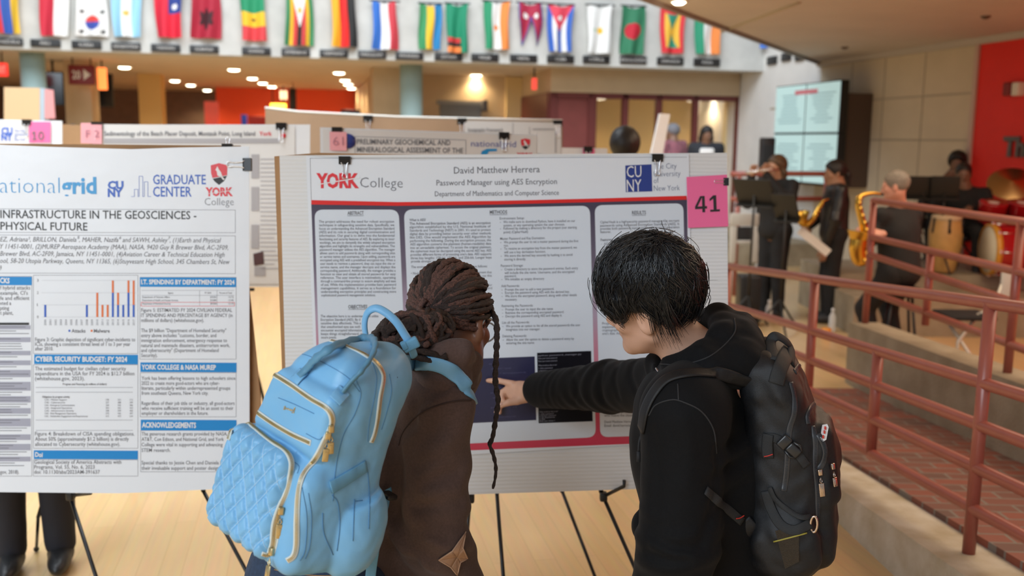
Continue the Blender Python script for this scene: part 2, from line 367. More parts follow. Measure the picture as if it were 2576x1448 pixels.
# right-hand wall: skylit white and soffit shade put into colour, then the red wall
def awall(name, b0, b1, z0, z1, m, th=.2, off=0, kind='structure', parent=None): return slab(name, off, off+th, b0, b1, z0, z1, m, kind, parent)
bw = ab(ata(2062, 250, 0))[1]; br_ = ab(ata(2462, 250, 0))[1]
awall('wall_right', bw, 3.2, 0, 6, m_panel_lit); awall('wall_right_shaded', br_, bw, 0, 3.6, m_panel_shade); awall('wall_right_red', -16, br_, 0, 4.2, m_red, .23, -.03)
for v, b0, b1 in ((270, bw, -.3), (352, bw, -.3)): 
    z = ata(2000, v, 0)[2]; awall('trim_seam', b0, b1, z-.015, z+.015, m_seam, .02, -.004)
for v in (247, 352):
    z = ata(2250, v, 0)[2]; awall('trim_seam', br_+.05, bw, z-.012, z+.012, m_seam, .02, -.004)
for u in (2222, 2322, 2140): bb = ab(ata(u, 250, 0))[1]; awall('trim_seam', bb-.012, bb+.012, 0, 3.3, m_seam, .02, -.004)
awall('trim_red_edge', br_-.01, br_+.05, 0, 3.4, mat('pale_edge_trim', (.6, .42, .36), .5), .05, -.06)
# soffit with its fascia edge
SZ = 2.97; w1 = ata(2060, 157, -.0)
sz = w1[2]; e0 = atz(1640, 0, sz); ev = e0-w1
pts = [w1+E1*.3+E2*.0, w1, w1+ev*2.2, np.array([9, -1, sz]), bp(.3, br_-6.5, sz)]
mb = MB(); mb.prism([np.array([p[0], p[1], sz]) for p in pts], (0, 0, .9)); mb.build('ceiling_soffit', m_soff)['kind'] = 'structure'
mb = MB()
for (u0, v0, u1, v1) in ((2010, 5, 1816, 78), ):
    a = atz(u0, v0, sz); c = atz(u1, v1, sz); mb.tube([a-ZV*.002, c-ZV*.002], .02, 6)
mb.build('trim_soffit_joint', m_seam)['kind'] = 'structure'
mb = MB(); mb.tube([w1-ZV*.01, w1+ev*2.2-ZV*.01], .03, 8); mb.build('trim_soffit_edge', mat('soffit_edge', (.33, .28, .24), .6))['kind'] = 'structure'
mb = MB(); mb.box(bp(-.04, (br_+bw)/2-2, sz-.03), (.1, abs(bw-br_)+4, .08), RB); mb.build('trim_wall_top', mat('pale_trim', (.55, .5, .44), .6))['kind'] = 'structure'
# ------------------------------------------------------------ downlights
m_lamp = mat('lamp_glow', (1, .9, .7), .5, emit=14, ecol=(1, .86, .62)); m_ring = mat('lamp_ring', (.8, .75, .65), .5)
def downlight(p, r, label, power=14):
    e = empty('ceiling_downlight', p, label, 'ceiling light', 'round downlights')
    mb = MB(); mb.lathe(p, [(r*1.25, 0), (r*1.25, -.012), (r, -.015), (r, 0)], 24); mb.build('trim_ring', m_ring, e)
    mb = MB(); mb.lathe(p-ZV*.004, [(0, -.03), (r*.6, -.025), (r, -.004)], 24); mb.build('lens', m_lamp, e)
    l = bpy.data.lights.new('downlight_lamp', 'SPOT'); l.energy = power*4; l.spot_size = 2.5; l.spot_blend = .6; l.color = (1, .74, .42); l.shadow_soft_size = r
    o = bpy.data.objects.new('downlight_lamp', l); COL.objects.link(o); o.location = Vector(p-ZV*.05); o.parent = e; o.matrix_parent_inverse = e.matrix_world.inverted()
dl = [(313, 168, 'nearest of the left row under the balcony'), (397, 189, 'second from the front in the left row'), (440, 202, 'third from the front in the left row'),
      (480, 213, 'fourth from the front in the left row'), (521, 226, 'fifth from the front in the left row'), (575, 238, 'sixth and deepest in the left row'),
      (588, 174, 'nearest of the middle row under the balcony'), (635, 196, 'second from the front in the middle row'), (661, 208, 'third from the front in the middle row'), (684, 217, 'fourth from the front in the middle row'),
      (853, 182, 'nearest of the row left of the teal column'), (868, 201, 'second in the row left of the teal column'), (876, 211, 'third in the row left of the teal column'), (884, 221, 'deepest in the row left of the teal column'),
      (1198, 188, 'alone between the teal column and the maroon storefront')]
for u, v, s in dl:
    p = atz(u, v, ZC+.02); downlight(p, .11, 'glowing round ceiling light, '+s)
for u, v, s in ((1538, 243, 'seen through the storefront glass above the black haired visitor'), (1782, 248, 'seen through the storefront glass near the bright doorway')):
    p = atb(u, v, 1.9); downlight(np.array([p[0], p[1], p[2]]), .11, 'glowing round ceiling light, '+s, 8)
p = atb(1852, 247, 1.1); downlight(p, .07, 'small added lamp that brightens the yellow doorway', 9)  # added lamp, put here to light up the doorway panel
pz = empty('soffit_rim', (0, 0, 0)); bpy.data.objects.remove(pz)
p = atz(1708, 2, sz); downlight(p, .06, 'glowing round light set in the slanted soffit at top edge', 6)
for u, v, s in ((2480, 40, 'nearer'), (2125, 118, 'farther')):
    p = atz(u, v, sz); mb = MB(); mb.lathe(p, [(.045, 0), (.045, -.012), (.02, -.03), (0, -.032)], 16)
    tag(mb.build('sprinkler_head', mat('sprinkler_bronze', (.12, .08, .06), .5)), f'small dark sprinkler head in the soffit, {s} of the two', 'sprinkler')
# ------------------------------------------------------------ video wall
VA = -.5; p0 = ata(1953, 224, VA); p1 = ata(2118, 200, VA); b0 = ab(p0)[1]; b1 = ab(p1)[1]; zt = p1[2]; zb = ata(2113, 468, VA)[2]
vw = empty('video_wall', bp(-.15, (b0+b1)/2, zb), 'large pale turquoise video wall of four screens on the right wall', 'video wall')
m_scr = mat('screen_image', (.2, .3, .3), .25, emit=.62, ecol=(.48, .66, .64)); m_txt = mat('screen_text', (.1, .2, .22), .4, emit=.35, ecol=(.30, .45, .48)); m_rtx = mat('screen_red_text', (.3, .05, .06), .4, emit=.4, ecol=(.6, .25, .28))
for i in range(2):
    for j in range(2):
        bb0 = b0+(b1-b0)*i/2; bb1 = b0+(b1-b0)*(i+1)/2; z0 = zb+(zt-zb)*j/2; z1 = z0+(zt-zb)/2; c = bp(VA+.06, (bb0+bb1)/2, (z0+z1)/2); W = abs(bb1-bb0); H = z1-z0
        mb = MB(); mb.rbox(c, (.12, W, H), .01, RB); mb.build('screen_housing', M['black_plastic'], vw)
        mb = MB(); mb.box(c-E1*.0625, (.004, W-.03, H-.03), RB); ln = MB()
        for k in range(9):
            wv = W*(.3+.5*RNG.random()); ln.box(c-E1*.0655+ZV*(H*.28-k*H*.07), (.001, wv, H*.022), RB)
        sc = mb.build('screen', m_scr, vw); ln.build('screen_text', m_txt, sc)
mb = MB(); c = bp(VA-.007, (b0+b1)/2, zt-.17*(zt-zb)/2); mb.box(c, (.001, abs(b1-b0)*.35, .06), RB); mb.build('screen_heading', m_rtx, vw)
mb = MB(); mb.box(bp(VA/2+.06, (b0+b1)/2, (zb+zt)/2-.1), (-VA-.13, abs(b1-b0)*.96, (zt-zb)*.9), RB); mb.build('box_body', mat('screen_shadow_brown', (.09, .055, .04), .6), vw)  # added block, its dark brown stands for the screens' shadow on the wall
# lettering and alarm on the red wall
p = ata(2527, 392, -.03); mb = MB(); q0 = len(mb.v); lettering(mb, 'The Commons', p-E1*.02, -E2, ZV, .2, None, .03, 0, 0)
vv = np.array(mb.v); n = len(vv); mb.v = [tuple(x) for x in vv]; o = mb.build('wall_letters', mat('grey_metal_letters', (.16, .15, .15), .4, .6), thick=.03); tag(o, 'dark grey metal letters reading The Com on the red wall', 'lettering')
bpy.data.objects.remove(o); mb = MB(); lettering(mb, 'The', p-E1*.02, -E2, ZV, .2, None, .03, 0, 0)
o = mb.build('wall_letters', mat('grey_metal_letters', (.16, .15, .15), .4, .6), thick=.03); tag(o, 'dark grey metal letters on the red wall above the cymbal', 'lettering')
for u, m, s, nm in ((2540, mat('alarm_dark_red', (.25, .02, .02), .5), 'dark red wall box left of the pale strobe', 'wall_box'), (2562, mat('strobe_pale', (.75, .7, .6), .3), 'pale alarm strobe on the red wall', 'alarm_strobe')):
    p = ata(u, 224, -.08); mb = MB(); mb.rbox(p, (.1, .1, .14), .015, RB); tag(mb.build(nm, m), s, 'alarm')
# ------------------------------------------------------------ ramp, kerb and far wall of the ramp
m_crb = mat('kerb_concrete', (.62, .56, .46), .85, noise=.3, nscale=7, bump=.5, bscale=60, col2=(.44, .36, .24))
m_crb_shade = mat('kerb_concrete_shaded', (.36, .30, .21), .85, noise=.3, nscale=5, bump=.5, bscale=60, col2=(.25, .20, .13))  # darker copy of the kerb concrete, the ramp wall's shade put into its colour
mk = mat('brick_paving', (.3, .1, .06), .55); nt = mk.node_tree; b = nt.nodes['Principled BSDF']
tc = nt.nodes.new('ShaderNodeTexCoord'); mp = nt.nodes.new('ShaderNodeMapping'); mp.inputs['Rotation'].default_value[2] = math.radians(4); nt.links.new(tc.outputs['Object'], mp.inputs[0])
br = nt.nodes.new('ShaderNodeTexBrick'); br.inputs['Scale'].default_value = 1; br.inputs['Brick Width'].default_value = .2; br.inputs['Row Height'].default_value = .1; br.inputs['Mortar Size'].default_value = .007
br.inputs['Color1'].default_value = (.25, .062, .036, 1); br.inputs['Color2'].default_value = (.11, .058, .045, 1); br.inputs['Mortar'].default_value = (.2, .17, .145, 1); br.inputs['Bias'].default_value = -.1
nt.links.new(mp.outputs[0], br.inputs['Vector']); nt.links.new(br.outputs['Color'], b.inputs['Base Color'])
def rx(Y): return 1.50+(1.75-1.50)*(6.5-Y)/(6.5-3.44)      # line of the near railing
def rz(Y): return max(0, (6.75-Y)*.075)                       # ramp surface height
def wedge(name, xl, xr, ys, zb, zt, m):
    mb = MB(); n = len(ys); v = []
    for y in ys: v += [(xl(y), y, zb(y)), (xr(y), y, zb(y)), (xr(y), y, zt(y)), (xl(y), y, zt(y))]
    f = [(0, 1, 2, 3), (4*n-1, 4*n-2, 4*n-3, 4*n-4)]
    for i in range(n-1):
        for k in range(4): f.append((4*i+k, 4*i+4+k, 4*i+4+(k+1) % 4, 4*i+(k+1) % 4))
    mb.add(v, f); o = mb.build(name, m); bm = bmesh.new(); bm.from_mesh(o.data); bmesh.ops.recalc_face_normals(bm, faces=bm.faces); bm.to_mesh(o.data); bm.free(); o['kind'] = 'structure'; return o
ys = list(np.linspace(6.75, .6, 14))
fw = lambda Y: 2.50+(6.9-Y)*.05
wedge('floor_ramp', lambda y: rx(y)+.1, lambda y: fw(y)+.05, ys, lambda y: -.02, lambda y: rz(y)+.004, mk)
wedge('trim_kerb', lambda y: rx(y)-.14, lambda y: rx(y)+.11, list(np.linspace(6.2, .6, 12)), lambda y: -.01, lambda y: max(.06, .222+(3.44-y)*.068), m_crb)
wedge('wall_ramp_side', fw, lambda y: fw(y)+.22, list(np.linspace(6.95, .8, 12)), lambda y: 0, lambda y: .456+(6.95-y)*.045, m_crb_shade)
slab('floor_stage', -4, -.05, -14.2, -4.6, 0, .001, mf) if False else None
# concrete steps behind the players
def step(name, u0, u1, v0, v1, Y, dep, kind='structure'):
    p0 = at(u0, v0, Y); p1 = at(u1, v1, Y); mb = MB(); mb.box(((p0[0]+p1[0])/2, Y+dep/2, max(p0[2], .05)/2), (p1[0]-p0[0], dep, max(p0[2], .05))); mb.build(name, m_crb_shade)['kind'] = kind
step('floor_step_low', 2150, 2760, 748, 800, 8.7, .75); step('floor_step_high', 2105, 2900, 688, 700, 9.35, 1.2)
slab('floor_landing', -3.6, -.05, -2.2, .75, 0, .33, m_crb_shade)
# ------------------------------------------------------------ railings
def railing(name, lab, pos, posts, rails, r=.024, lead=None):
    e = empty(name, posts[0][0], lab, 'railing')
    for a, b in posts:
        mb = MB(); mb.cyl(a, b, r, n=20); mb.build('post', m_rail, e)
    for pts in rails:
        mb = MB(); mb.tube(pts, r*.96, 18); mb.build('rail', m_rail, e)
    return e
zr = lambda y, top: (.222+(3.44-y)*.068)+top
def rp(y, top): return np.array([rx(y), y, (1.18+(3.44-y)*.089) if top == 0 else 0])
levels = {2: (.885, 5.2, 838), 3: (.725, 5.2, 924), 4: (.565, 4.25, 1083), 5: (.405, 4.25, 1168)}
def lev(k, y):      # height of rail k above floor at depth y
    if k == 1: return 1.185+(3.44-y)*.088
    z0 = {2: .885, 3: .725, 4: .56, 5: .40}[k]; return z0+(3.44-y)*.078
yA, yB, yC = 5.05, 4.28, 3.44
P = lambda y, z: np.array([rx(y), y, z])
posts = [(P(yA, .1), P(yA, lev(1, yA))), (P(yB, lev(5, yB)), P(yB, lev(2, yB))), (P(yC, .215), P(yC, lev(1, yC))), (P(6.55, .02), P(6.55, lev(1, 6.55))), (P(2.0, .33), P(2.0, lev(1, 2.0))), (P(2.7, lev(5, 2.7)), P(2.7, lev(2, 2.7)))]
rails = [[P(y, lev(k, y)) for y in (6.55, 5, 3.44, 2.0, 1.2)] for k in (1, 2, 3, 4, 5)]
railing('ramp_railing', 'red brown pipe railing along the near kerb of the brick ramp', None, posts, rails)
G = lambda y, z: np.array([fw(y)+.1, y, z])
cz = lambda y: .45+(6.95-y)*.045
tz = lambda y: 1.36
posts = [(G(6.9, cz(6.9)), G(6.9, 1.37)), (G(5.05, cz(5.05)), G(5.05, tz(0))), (G(6.0, .62+.0), G(6.0, 1.08)), (G(3.4, cz(3.4)), G(3.4, tz(0)))]
l2 = lambda y: 1.095-(6.9-y)*.0; l3 = lambda y: .965-(6.9-y)*.02; l4 = lambda y: .70-(6.9-y)*.0
rails = [[G(y, tz(0)) for y in (6.9, 5, 3.4, 2.0)], [G(y, l2(y)) for y in (6.9, 5, 3.4, 2.0)], [G(y, l3(y)) for y in (6.9, 5, 3.4, 2.)], [G(y, l4(y)) for y in (6.9, 5, 3.4, 2.)]]
railing('ramp_railing', 'red brown pipe railing on the raised concrete wall before the saxophonist', None, posts, rails)
# upper level rail behind the flute player
mb = None; e = empty('stage_railing', at(1860, 520, 11), 'red brown railing with a rounded end behind the flute player', 'railing')
top = [at(1838, 437, 11), at(2060, 437, 11), at(2072, 440, 11), at(2079, 450, 11), at(2080, 520, 11)]
mb = MB(); mb.tube(spline(top, 4), .03, 12); mb.build('rail', m_rail, e)
mb = MB(); mb.tube([at(1838, 500, 11), at(2080, 500, 11)], .028, 12); mb.build('rail', m_rail, e)
for u in (1860, 2080): mb = MB(); p = at(u, 440, 11); mb.cyl([p[0], p[1], .0], p, .028, n=12); mb.build('post', m_rail, e)
# ------------------------------------------------------------ flags and name plates
cr, cw_, cb, cg, cy, ck = (.62, .03, .04), (.82, .82, .8), (.03, .1, .42), (.02, .22, .1), (.85, .52, .03), (.02, .02, .02)
fm = {}
def fmat(c):
    if c not in fm: fm[c] = mat('flag_cloth', c, .7)
    return fm[c]
lb, org = (.32, .62, .82), (.85, .25, .05)
# (plate u, plate v, flag u centre, half width, top v, bottom v, name, label, kind, colours)
FL = [(20, 105, 10, 38, -70, 84, 'VENEZUELA', 'flag of red, blue and yellow upright stripes, cut off at left', 'v', [cr, cb, cy]),
 (115, 109, 130, 36, -70, 90, 'PERU', 'flag of red and white upright halves', 'v', [(.6, .03, .06), cw_]),
 (218, 113, 224, 40, -70, 90, 'KOREA', 'white flag with a red and blue round emblem', 'korea', [cw_]),
 (317, 117, 314, 38, -70, 92, 'ARGENTINA', 'flag of light blue, white, light blue upright stripes', 'arg', [lb, cw_, lb]),
 (417, 121, 420, 36, -70, 94, 'TAIWAN', 'red flag with a small blue corner', 'taiwan', [(.7, .02, .05)]),
 (514, 124, 514, 38, -70, 96, 'ALBANIA', 'dark red flag with a black emblem', 'alb', [(.4, .015, .04)]),
 (645, 129, 634, 36, -70, 102, 'GHANA', 'flag of green, yellow and red level stripes with a black star', 'ghana', [(.7, .06, .07), cy, (.02, .28, .13)]),
 (744, 132, 750, 36, -70, 114, 'ZIMBABWE', 'flag of green, yellow, red and black stripes with a white triangle', 'zim', [(.04, .25, .1), cy, (.6, .05, .05), ck, (.6, .05, .05), cy, (.04, .25, .1)]),
 (840, 135, 864, 35, -40, 118, 'GERMANY', 'flag of gold, red and black upright stripes', 'v', [(.85, .42, .02), (.7, .02, .02), ck]),
 (936, 138, 968, 35, 6, 124, 'PARAGUAY', 'flag of blue, white and red upright stripes', 'v', [(.03, .15, .55), cw_, (.6, .05, .07)]),
 (1030, 141, 1082, 28, 12, 124, 'RWANDA', 'narrow folded flag of green, yellow and blue', 'v', [(.05, .3, .12), cy, (.02, .22, .5)]),
 (1128, 143, 1150, 30, 12, 132, 'ZAMBIA', 'green flag with red, black and orange foot', 'zam', [(.01, .25, .13)]),
 (1220, 145, 1250, 35, 6, 124, 'NIGER', 'flag of green, white and orange upright stripes with an orange dot', 'niger', [(.02, .28, .13), cw_, org]),
 (1317, 147, 1335, 34, 10, 118, 'NEPAL', 'crimson double pointed flag with a blue rim', 'nepal', [(.42, .02, .06)]),
 (1410, 149, 1410, 33, 14, 130, 'CUBA', 'blue and white striped flag with a red triangle', 'cuba', [(.03, .12, .5), cw_, (.03, .12, .5), cw_, (.03, .12, .5)]),
 (1500, 150, 1510, 34, 16, 134, 'CYPRUS', 'white flag with a small orange island', 'cyp', [cw_]),
 (1593, 151, 1594, 30, 18, 136, 'BANGLADESH', 'dark green flag with a red disc', 'ban', [(.03, .2, .1)]),
 (1686, 154, 1694, 32, 20, 134, 'GRENADA', 'red bordered flag with yellow and green triangles', 'gren', [(.7, .03, .04)]),
 (1778, 157, 1784, 34, 20, 136, 'INDIA', 'flag of green, white and orange stripes with a dark wheel', 'india', [(.02, .3, .16), cw_, org])]
m_plate = mat('name_plate_black', (.015, .014, .014), .4); m_plt = mat('plate_lettering', (.6, .58, .55), .6)
def flag(u, hw, v0, v1, kind, cols, label, b_=-.10, pl=atb, wall_ax=E1, nrm_=-E2):
    c = pl(u, v0, b_); c1 = pl(u, v1, b_); H = c[2]-c1[2]; A = abs((pl(u+hw, (v0+v1)/2, b_)-pl(u-hw, (v0+v1)/2, b_))@wall_ax)
    e = empty('flag', c, label+' on the balcony', 'flag', 'flags along the balcony')
    ph = RNG.random()*6
    def S(x, y, o=0): # x -.5...5, y 0..1 down
        ww = .93+.1*math.sin(ph+y*2.5); return c+wall_ax*A*x*ww+wall_ax*.012*math.sin(ph+y*5)-ZV*H*(y+.03*math.cos(x*6)*(1-y)*1.2)+nrm_*(.035*math.sin(x*9+ph+y*2)*(.4+y)+o)
    mb = MB(); ms = [fmat(k) for k in cols]; n = len(cols); N = 24; K = 18
    def colr(x, y):
        if kind in ('v', 'arg', 'niger', 'india', 'zim', 'cuba'): return min(n-1, int((x+.5)*n))
        if kind == 'ghana': return 2-min(2, int(y*.97*3+.0)) if y > .42 else 2
        return 0
    if kind == 'ghana': colr = lambda x, y: 2 if y < .58 else (1 if y < .8 else 0)
    pats = []; asp = A/H
    disc = lambda x, y, r, a0=0, a1=2*math.pi, n=20: [(x+r*math.cos(a), y+r*asp*math.sin(a)) for a in np.linspace(a0, a1, n)]
    def patch(f, col): pats.append((np.array(f), fmat(col)))
    def inside(x, y, p):
        r = False; j = len(p)-1
        for i in range(len(p)):
            if (p[i][1] > y) != (p[j][1] > y) and x < (p[j][0]-p[i][0])*(y-p[i][1])/(p[j][1]-p[i][1])+p[i][0]: r = not r
            j = i
        return r
    if kind == 'korea':
        patch(disc(0, .78, .24, 0, math.pi), (.04, .08, .4)); patch(disc(0, .78, .24, math.pi, 2*math.pi), (.75, .06, .05))
        for sx, sy in ((-.34, .62), (.34, .62), (-.34, .93), (.34, .93)): patch([(sx-.06, sy-.015), (sx+.06, sy-.03), (sx+.06, sy+.02), (sx-.06, sy+.03)], ck)
    if kind == 'arg': patch(disc(0, .62, .1), (.8, .5, .1))
    if kind == 'taiwan': patch([(.02, .0), (.5, 0), (.5, .62), (.02, .62)], (.03, .06, .28)); patch(disc(.25, .52, .1), cw_)
    if kind == 'alb': patch([(0, .5), (.08, .6), (.25, .58), (.2, .7), (.24, .8), (.08, .78), (0, .9), (-.08, .78), (-.24, .8), (-.2, .7), (-.25, .58), (-.08, .6)], (.05, .01, .015))
    if kind == 'ghana': patch([(.1*(1 if k % 2 == 0 else .45)*math.sin(k*math.pi/5), .69-.1*asp*(1 if k % 2 == 0 else .45)*math.cos(k*math.pi/5)) for k in range(10)], ck)
    if kind == 'zim': patch([(-.45, .0), (.45, 0), (0, .75)], cw_); patch(disc(0, .5, .09), (.8, .45, .1))
    if kind == 'zam':
        for y0, y1, cc in ((.68, .8, (.6, .04, .04)), (.8, .88, ck), (.88, 1.01, (.85, .25, .06))): patch([(-.5, y0), (.15, y0), (.15, y1), (-.5, y1)], cc)
    if kind == 'niger': patch(disc(0, .52, .1), org)
    if kind == 'india': patch(disc(0, .22, .11), (.1, .12, .25))
    if kind == 'cuba': patch([(-.5, -.01), (.5, -.01), (0, .55)], (.75, .06, .1)); patch(disc(0, .25, .09), cw_)
    if kind == 'nepal': patch(disc(-.2, .27, .11), cw_); patch(disc(.22, .27, .09), cw_)
    if kind == 'cyp': patch(disc(.04, .5, .12), (.85, .5, .03)); patch(disc(-.2, .5, .07), (.5, .65, .5))
    if kind == 'ban': patch(disc(0, .5, .33), (.55, .01, .03))
    if kind == 'gren': patch([(-.33, .12), (.33, .12), (.33, .88), (-.33, .88)], (.85, .5, .05)); patch([(-.25, .12), (.25, .12), (0, .48)], (.03, .3, .2)); patch([(-.25, .88), (.25, .88), (0, .55)], (.03, .3, .2))
    ms = list(ms); n0 = len(ms)
    if kind == 'nepal': ms = [fmat(cols[0]), fmat((.03, .05, .3))]; n0 = 2
    for pt in pats: ms.append(pt[1])
    N, K = (40, 48) if pats or kind == 'nepal' else (24, 18)
    vs = [S(i/N-.5, j/K) for i in range(N+1) for j in range(K+1)]
    for i in range(N):
        for j in range(K):
            x = (i+.5)/N-.5; y = (j+.5)/K; m_ = colr(x, y)
            if kind == 'nepal':
                lim = (1-abs((x+.25)*4)) if x < .02 else (1-abs((x-.27)*4.2))
                if y > .35+.65*max(0, lim): continue
                m_ = 1 if (y > .35+.65*max(0, lim)-.09 or abs(x) > .45) else 0
            for q, pt in enumerate(pats):
                if inside(x, y, pt[0]): m_ = n0+q
            a = i*(K+1)+j; mb.f.append((a, a+1, a+K+2, a+K+1)); mb.m.append(m_); mb.sm.append(True)
    mb.v = [tuple(v) for v in vs]; mb.n = len(vs); cl = mb.build('cloth', ms, e)
    mb = MB(); mb.cyl(c-wall_ax*A*.55+ZV*.02, c+wall_ax*A*.55+ZV*.02, .012, n=8); mb.cyl(c+ZV*.02, c+ZV*.02-nrm_*(abs(b_)+.02), .012, n=8); mb.build('pole', M['black_metal'], e)
def nameplate(u, v, name, label, hw=33, hh=9.5, pl=atb, b_=-.02, ax=E1, n_=-E2):
    c = pl(u, v, b_); A = abs((pl(u+hw, v, b_)-pl(u-hw, v, b_))@ax); H = pl(u, v-hh, b_)[2]-pl(u, v+hh, b_)[2]
    R = np.stack([ax, -n_, ZV], 1); mb = MB(); mb.rbox(c, (A, .04, H), .006, R); lettering(mb, name, c+n_*.0225-ZV*H*.2, ax, ZV, H*.4, None, 0, 0, 1, 'c')
    tag(mb.build('name_plate', [m_plate, m_plt]), label, 'name plate', 'name plates along the balcony')
for (pu, pv, u, hw, v0, v1, nm, lab, k, cols) in FL:
    flag(u, hw, v0, v1, k, cols, lab); nameplate(pu, pv, nm, f'black name plate lettered {nm.title()} under its flag on the balcony front', 38-pu*.003)
flag(1916, 9, 100, 122, 'v', [(.05, .2, .7), cw_], 'small blue and white flag at the wall corner, mostly hidden,', -.1, ata, E2, -E1)
for u, v, s in ((1942, 152, 'first'), (1978, 143, 'second'), (2012, 142, 'third')):
    nameplate(u, v, '', f'blank black plate on the white right wall, {s} from the corner', 11, 10, ata, -.02, -E2, -E1)
# ================================================================= poster boards
class Sheet:
    """a flat board in the room: origin, x along it, y up it, n towards the viewer"""
    def __init__(s, u, v, Y, yaw, lean):
        yaw, lean = math.radians(yaw), math.radians(lean); s.P = at(u, v, Y)
        s.x = np.array([math.cos(yaw), math.sin(yaw), 0]); h = np.array([-math.sin(yaw), math.cos(yaw), 0])
        s.y = h*math.sin(lean)+ZV*math.cos(lean); s.n = np.cross(s.x, s.y); s.R = np.stack([s.x, -s.n, s.y], 1)
    def h(s, u, v, o=0):
        d = at(u, v, 1)-CAM; t = ((s.P+s.n*o-CAM)@s.n)/(d@s.n); return CAM+d*t
    def quad(s, mb, pts, o, m): mb.poly([s.h(u, v, o) for u, v in pts], m)
    def line(s, mb, a, b, wpx, o, m):
        p, q = s.h(*a, o), s.h(*b, o); d = nrm(q-p); k = np.cross(s.n, d)*wpx/F*p[1]/2; mb.poly([p-k, q-k, q+k, p+k], m)
    def text(s, mb, t, a, b, cap, o, m=0, bold=0, shear=0, align='l', fit=True, maxs=1.6, space=1.0):
        p = s.h(*a, o); q = s.h(*b, o); xd = nrm(q-p); yd = np.cross(s.n, xd); hh = cap/F*np.linalg.norm(p-CAM)
        lettering(mb, t, p, xd, yd, hh, np.linalg.norm(q-p) if fit else None, bold, shear, m, align, maxs, space)
    def rrect(s, mb, c, r, o, m):   # corner pixels tl, tr, br, bl, rounded by r pixels
        pts = []
        for i in range(4):
            p = np.array(c[i], float); a = nrm(np.array(c[i-1])-p); b = nrm(np.array(c[(i+1) % 4])-p)
            for t in np.linspace(0, 1, 7): pts.append((p+a*r)*(1-t)**2+2*p*t*(1-t)+(p+b*r)*t*t)
        s.quad(mb, pts, o, m)
def binder_clip(p, xd, down, n, wd, label, up=False, depth=.02, flip=1):
    """black spring body over an edge, wire levers lying on the sheet; p = middle of the edge"""
    e = empty('binder_clip', p, label, 'binder clip', 'binder clips'); R = np.stack([xd, n, down], 1); mb = MB(); h = wd*.62
    prof = [(-.30*wd, 0), (.30*wd, 0), (.16*wd, h), (.12*wd, h), (.2*wd, .12*wd), (-.2*wd, .12*wd), (-.12*wd, h), (-.16*wd, h)]
    mb.prism([p+xd*(-wd/2)+n*a+down*(b-.15*wd) for a, b in prof], xd*wd)
    for sg in (1, -1): mb.tube([p-xd*wd/2+n*sg*.15*wd+down*(h-.15*wd), p+xd*wd/2+n*sg*.15*wd+down*(h-.15*wd)], wd*.05, 8)
    mb.build('body', M['black_metal'], e)
    def lever(sd, dr):
        b0 = p+n*sd*.17*wd+down*(h-.15*wd); q = lambda a, t: b0+xd*a*wd+dr*t*wd+n*sd*.03*wd
        pts = [q(-.3, -.1), q(-.2, .12), q(-.14, .8), q(-.2, 1.05), q(-.13, 1.25), q(.13, 1.25), q(.2, 1.05), q(.14, .8), q(.2, .12), q(.3, -.1)]
        m2 = MB(); m2.tube(spline(pts, 4), wd*.042, 8); m2.build('lever', M['steel'], e)
    lever(1, down); lever(-1, -down if up else down)
    return e
def easel(S, feet_px, label, top_px, arms=(), r=.0065, rear=None):
    """black tripod display easel: legs given by two pixel points each on front plane and followed down to the floor"""
    e = None; legs = []
    for (a, ya, b, yb) in feet_px:
        A = at(*a, ya); B = at(*b, yb); d = B-A; t = (0.01-A[2])/d[2]; legs.append((A, A+d*t, d))
    T = top_px
    e = empty('easel', [T[0], T[1], 0], label, 'easel', 'black tripod easels')
    for A, B, d in legs:
        mb = MB(); mb.cyl(T, A, r*1.25, n=10); mb.cyl(A, B, r, n=10); mb.sph(B+ZV*.004, r*1.9, 8, 1); mb.build('leg', [M['black_metal'], M['black_plastic']], e)
    mb = MB(); mb.rbox(T, (.08, .05, .05), .012); mb.build('top_joint', M['black_plastic'], e)
    for a, ya, b, yb in arms:
        mb = MB(); A = at(*a, ya); B = at(*b, yb); mb.rbox(A, (.025, .03, .03), .006); mb.tube([A, B, B+(ZV*.02)], .006, 8); mb.build('support_arm', M['black_plastic'], e)
    return e
m_cor = mat('corrugated_white', (.74, .75, .75), .65); nt = m_cor.node_tree; b = nt.nodes['Principled BSDF']
tc = nt.nodes.new('ShaderNodeTexCoord'); wv = nt.nodes.new('ShaderNodeTexWave'); wv.bands_direction = 'Z'; wv.inputs['Scale'].default_value = 26; wv.inputs['Distortion'].default_value = .6
bpn = nt.nodes.new('ShaderNodeBump'); bpn.inputs['Strength'].default_value = .28; bpn.inputs['Distance'].default_value = .004
nt.links.new(tc.outputs['Object'], wv.inputs['Vector']); nt.links.new(wv.outputs['Fac'], bpn.inputs['Height']); nt.links.new(bpn.outputs['Normal'], b.inputs['Normal'])
def board(S, px, th, m, name, label, back=None, o=0, cat='display board'):
    mb = MB(); pts = [S.h(u, v, o) for u, v in px]; mb.prism(pts, -S.n*th); ob = mb.build(name, m); return tag(ob, label, cat)
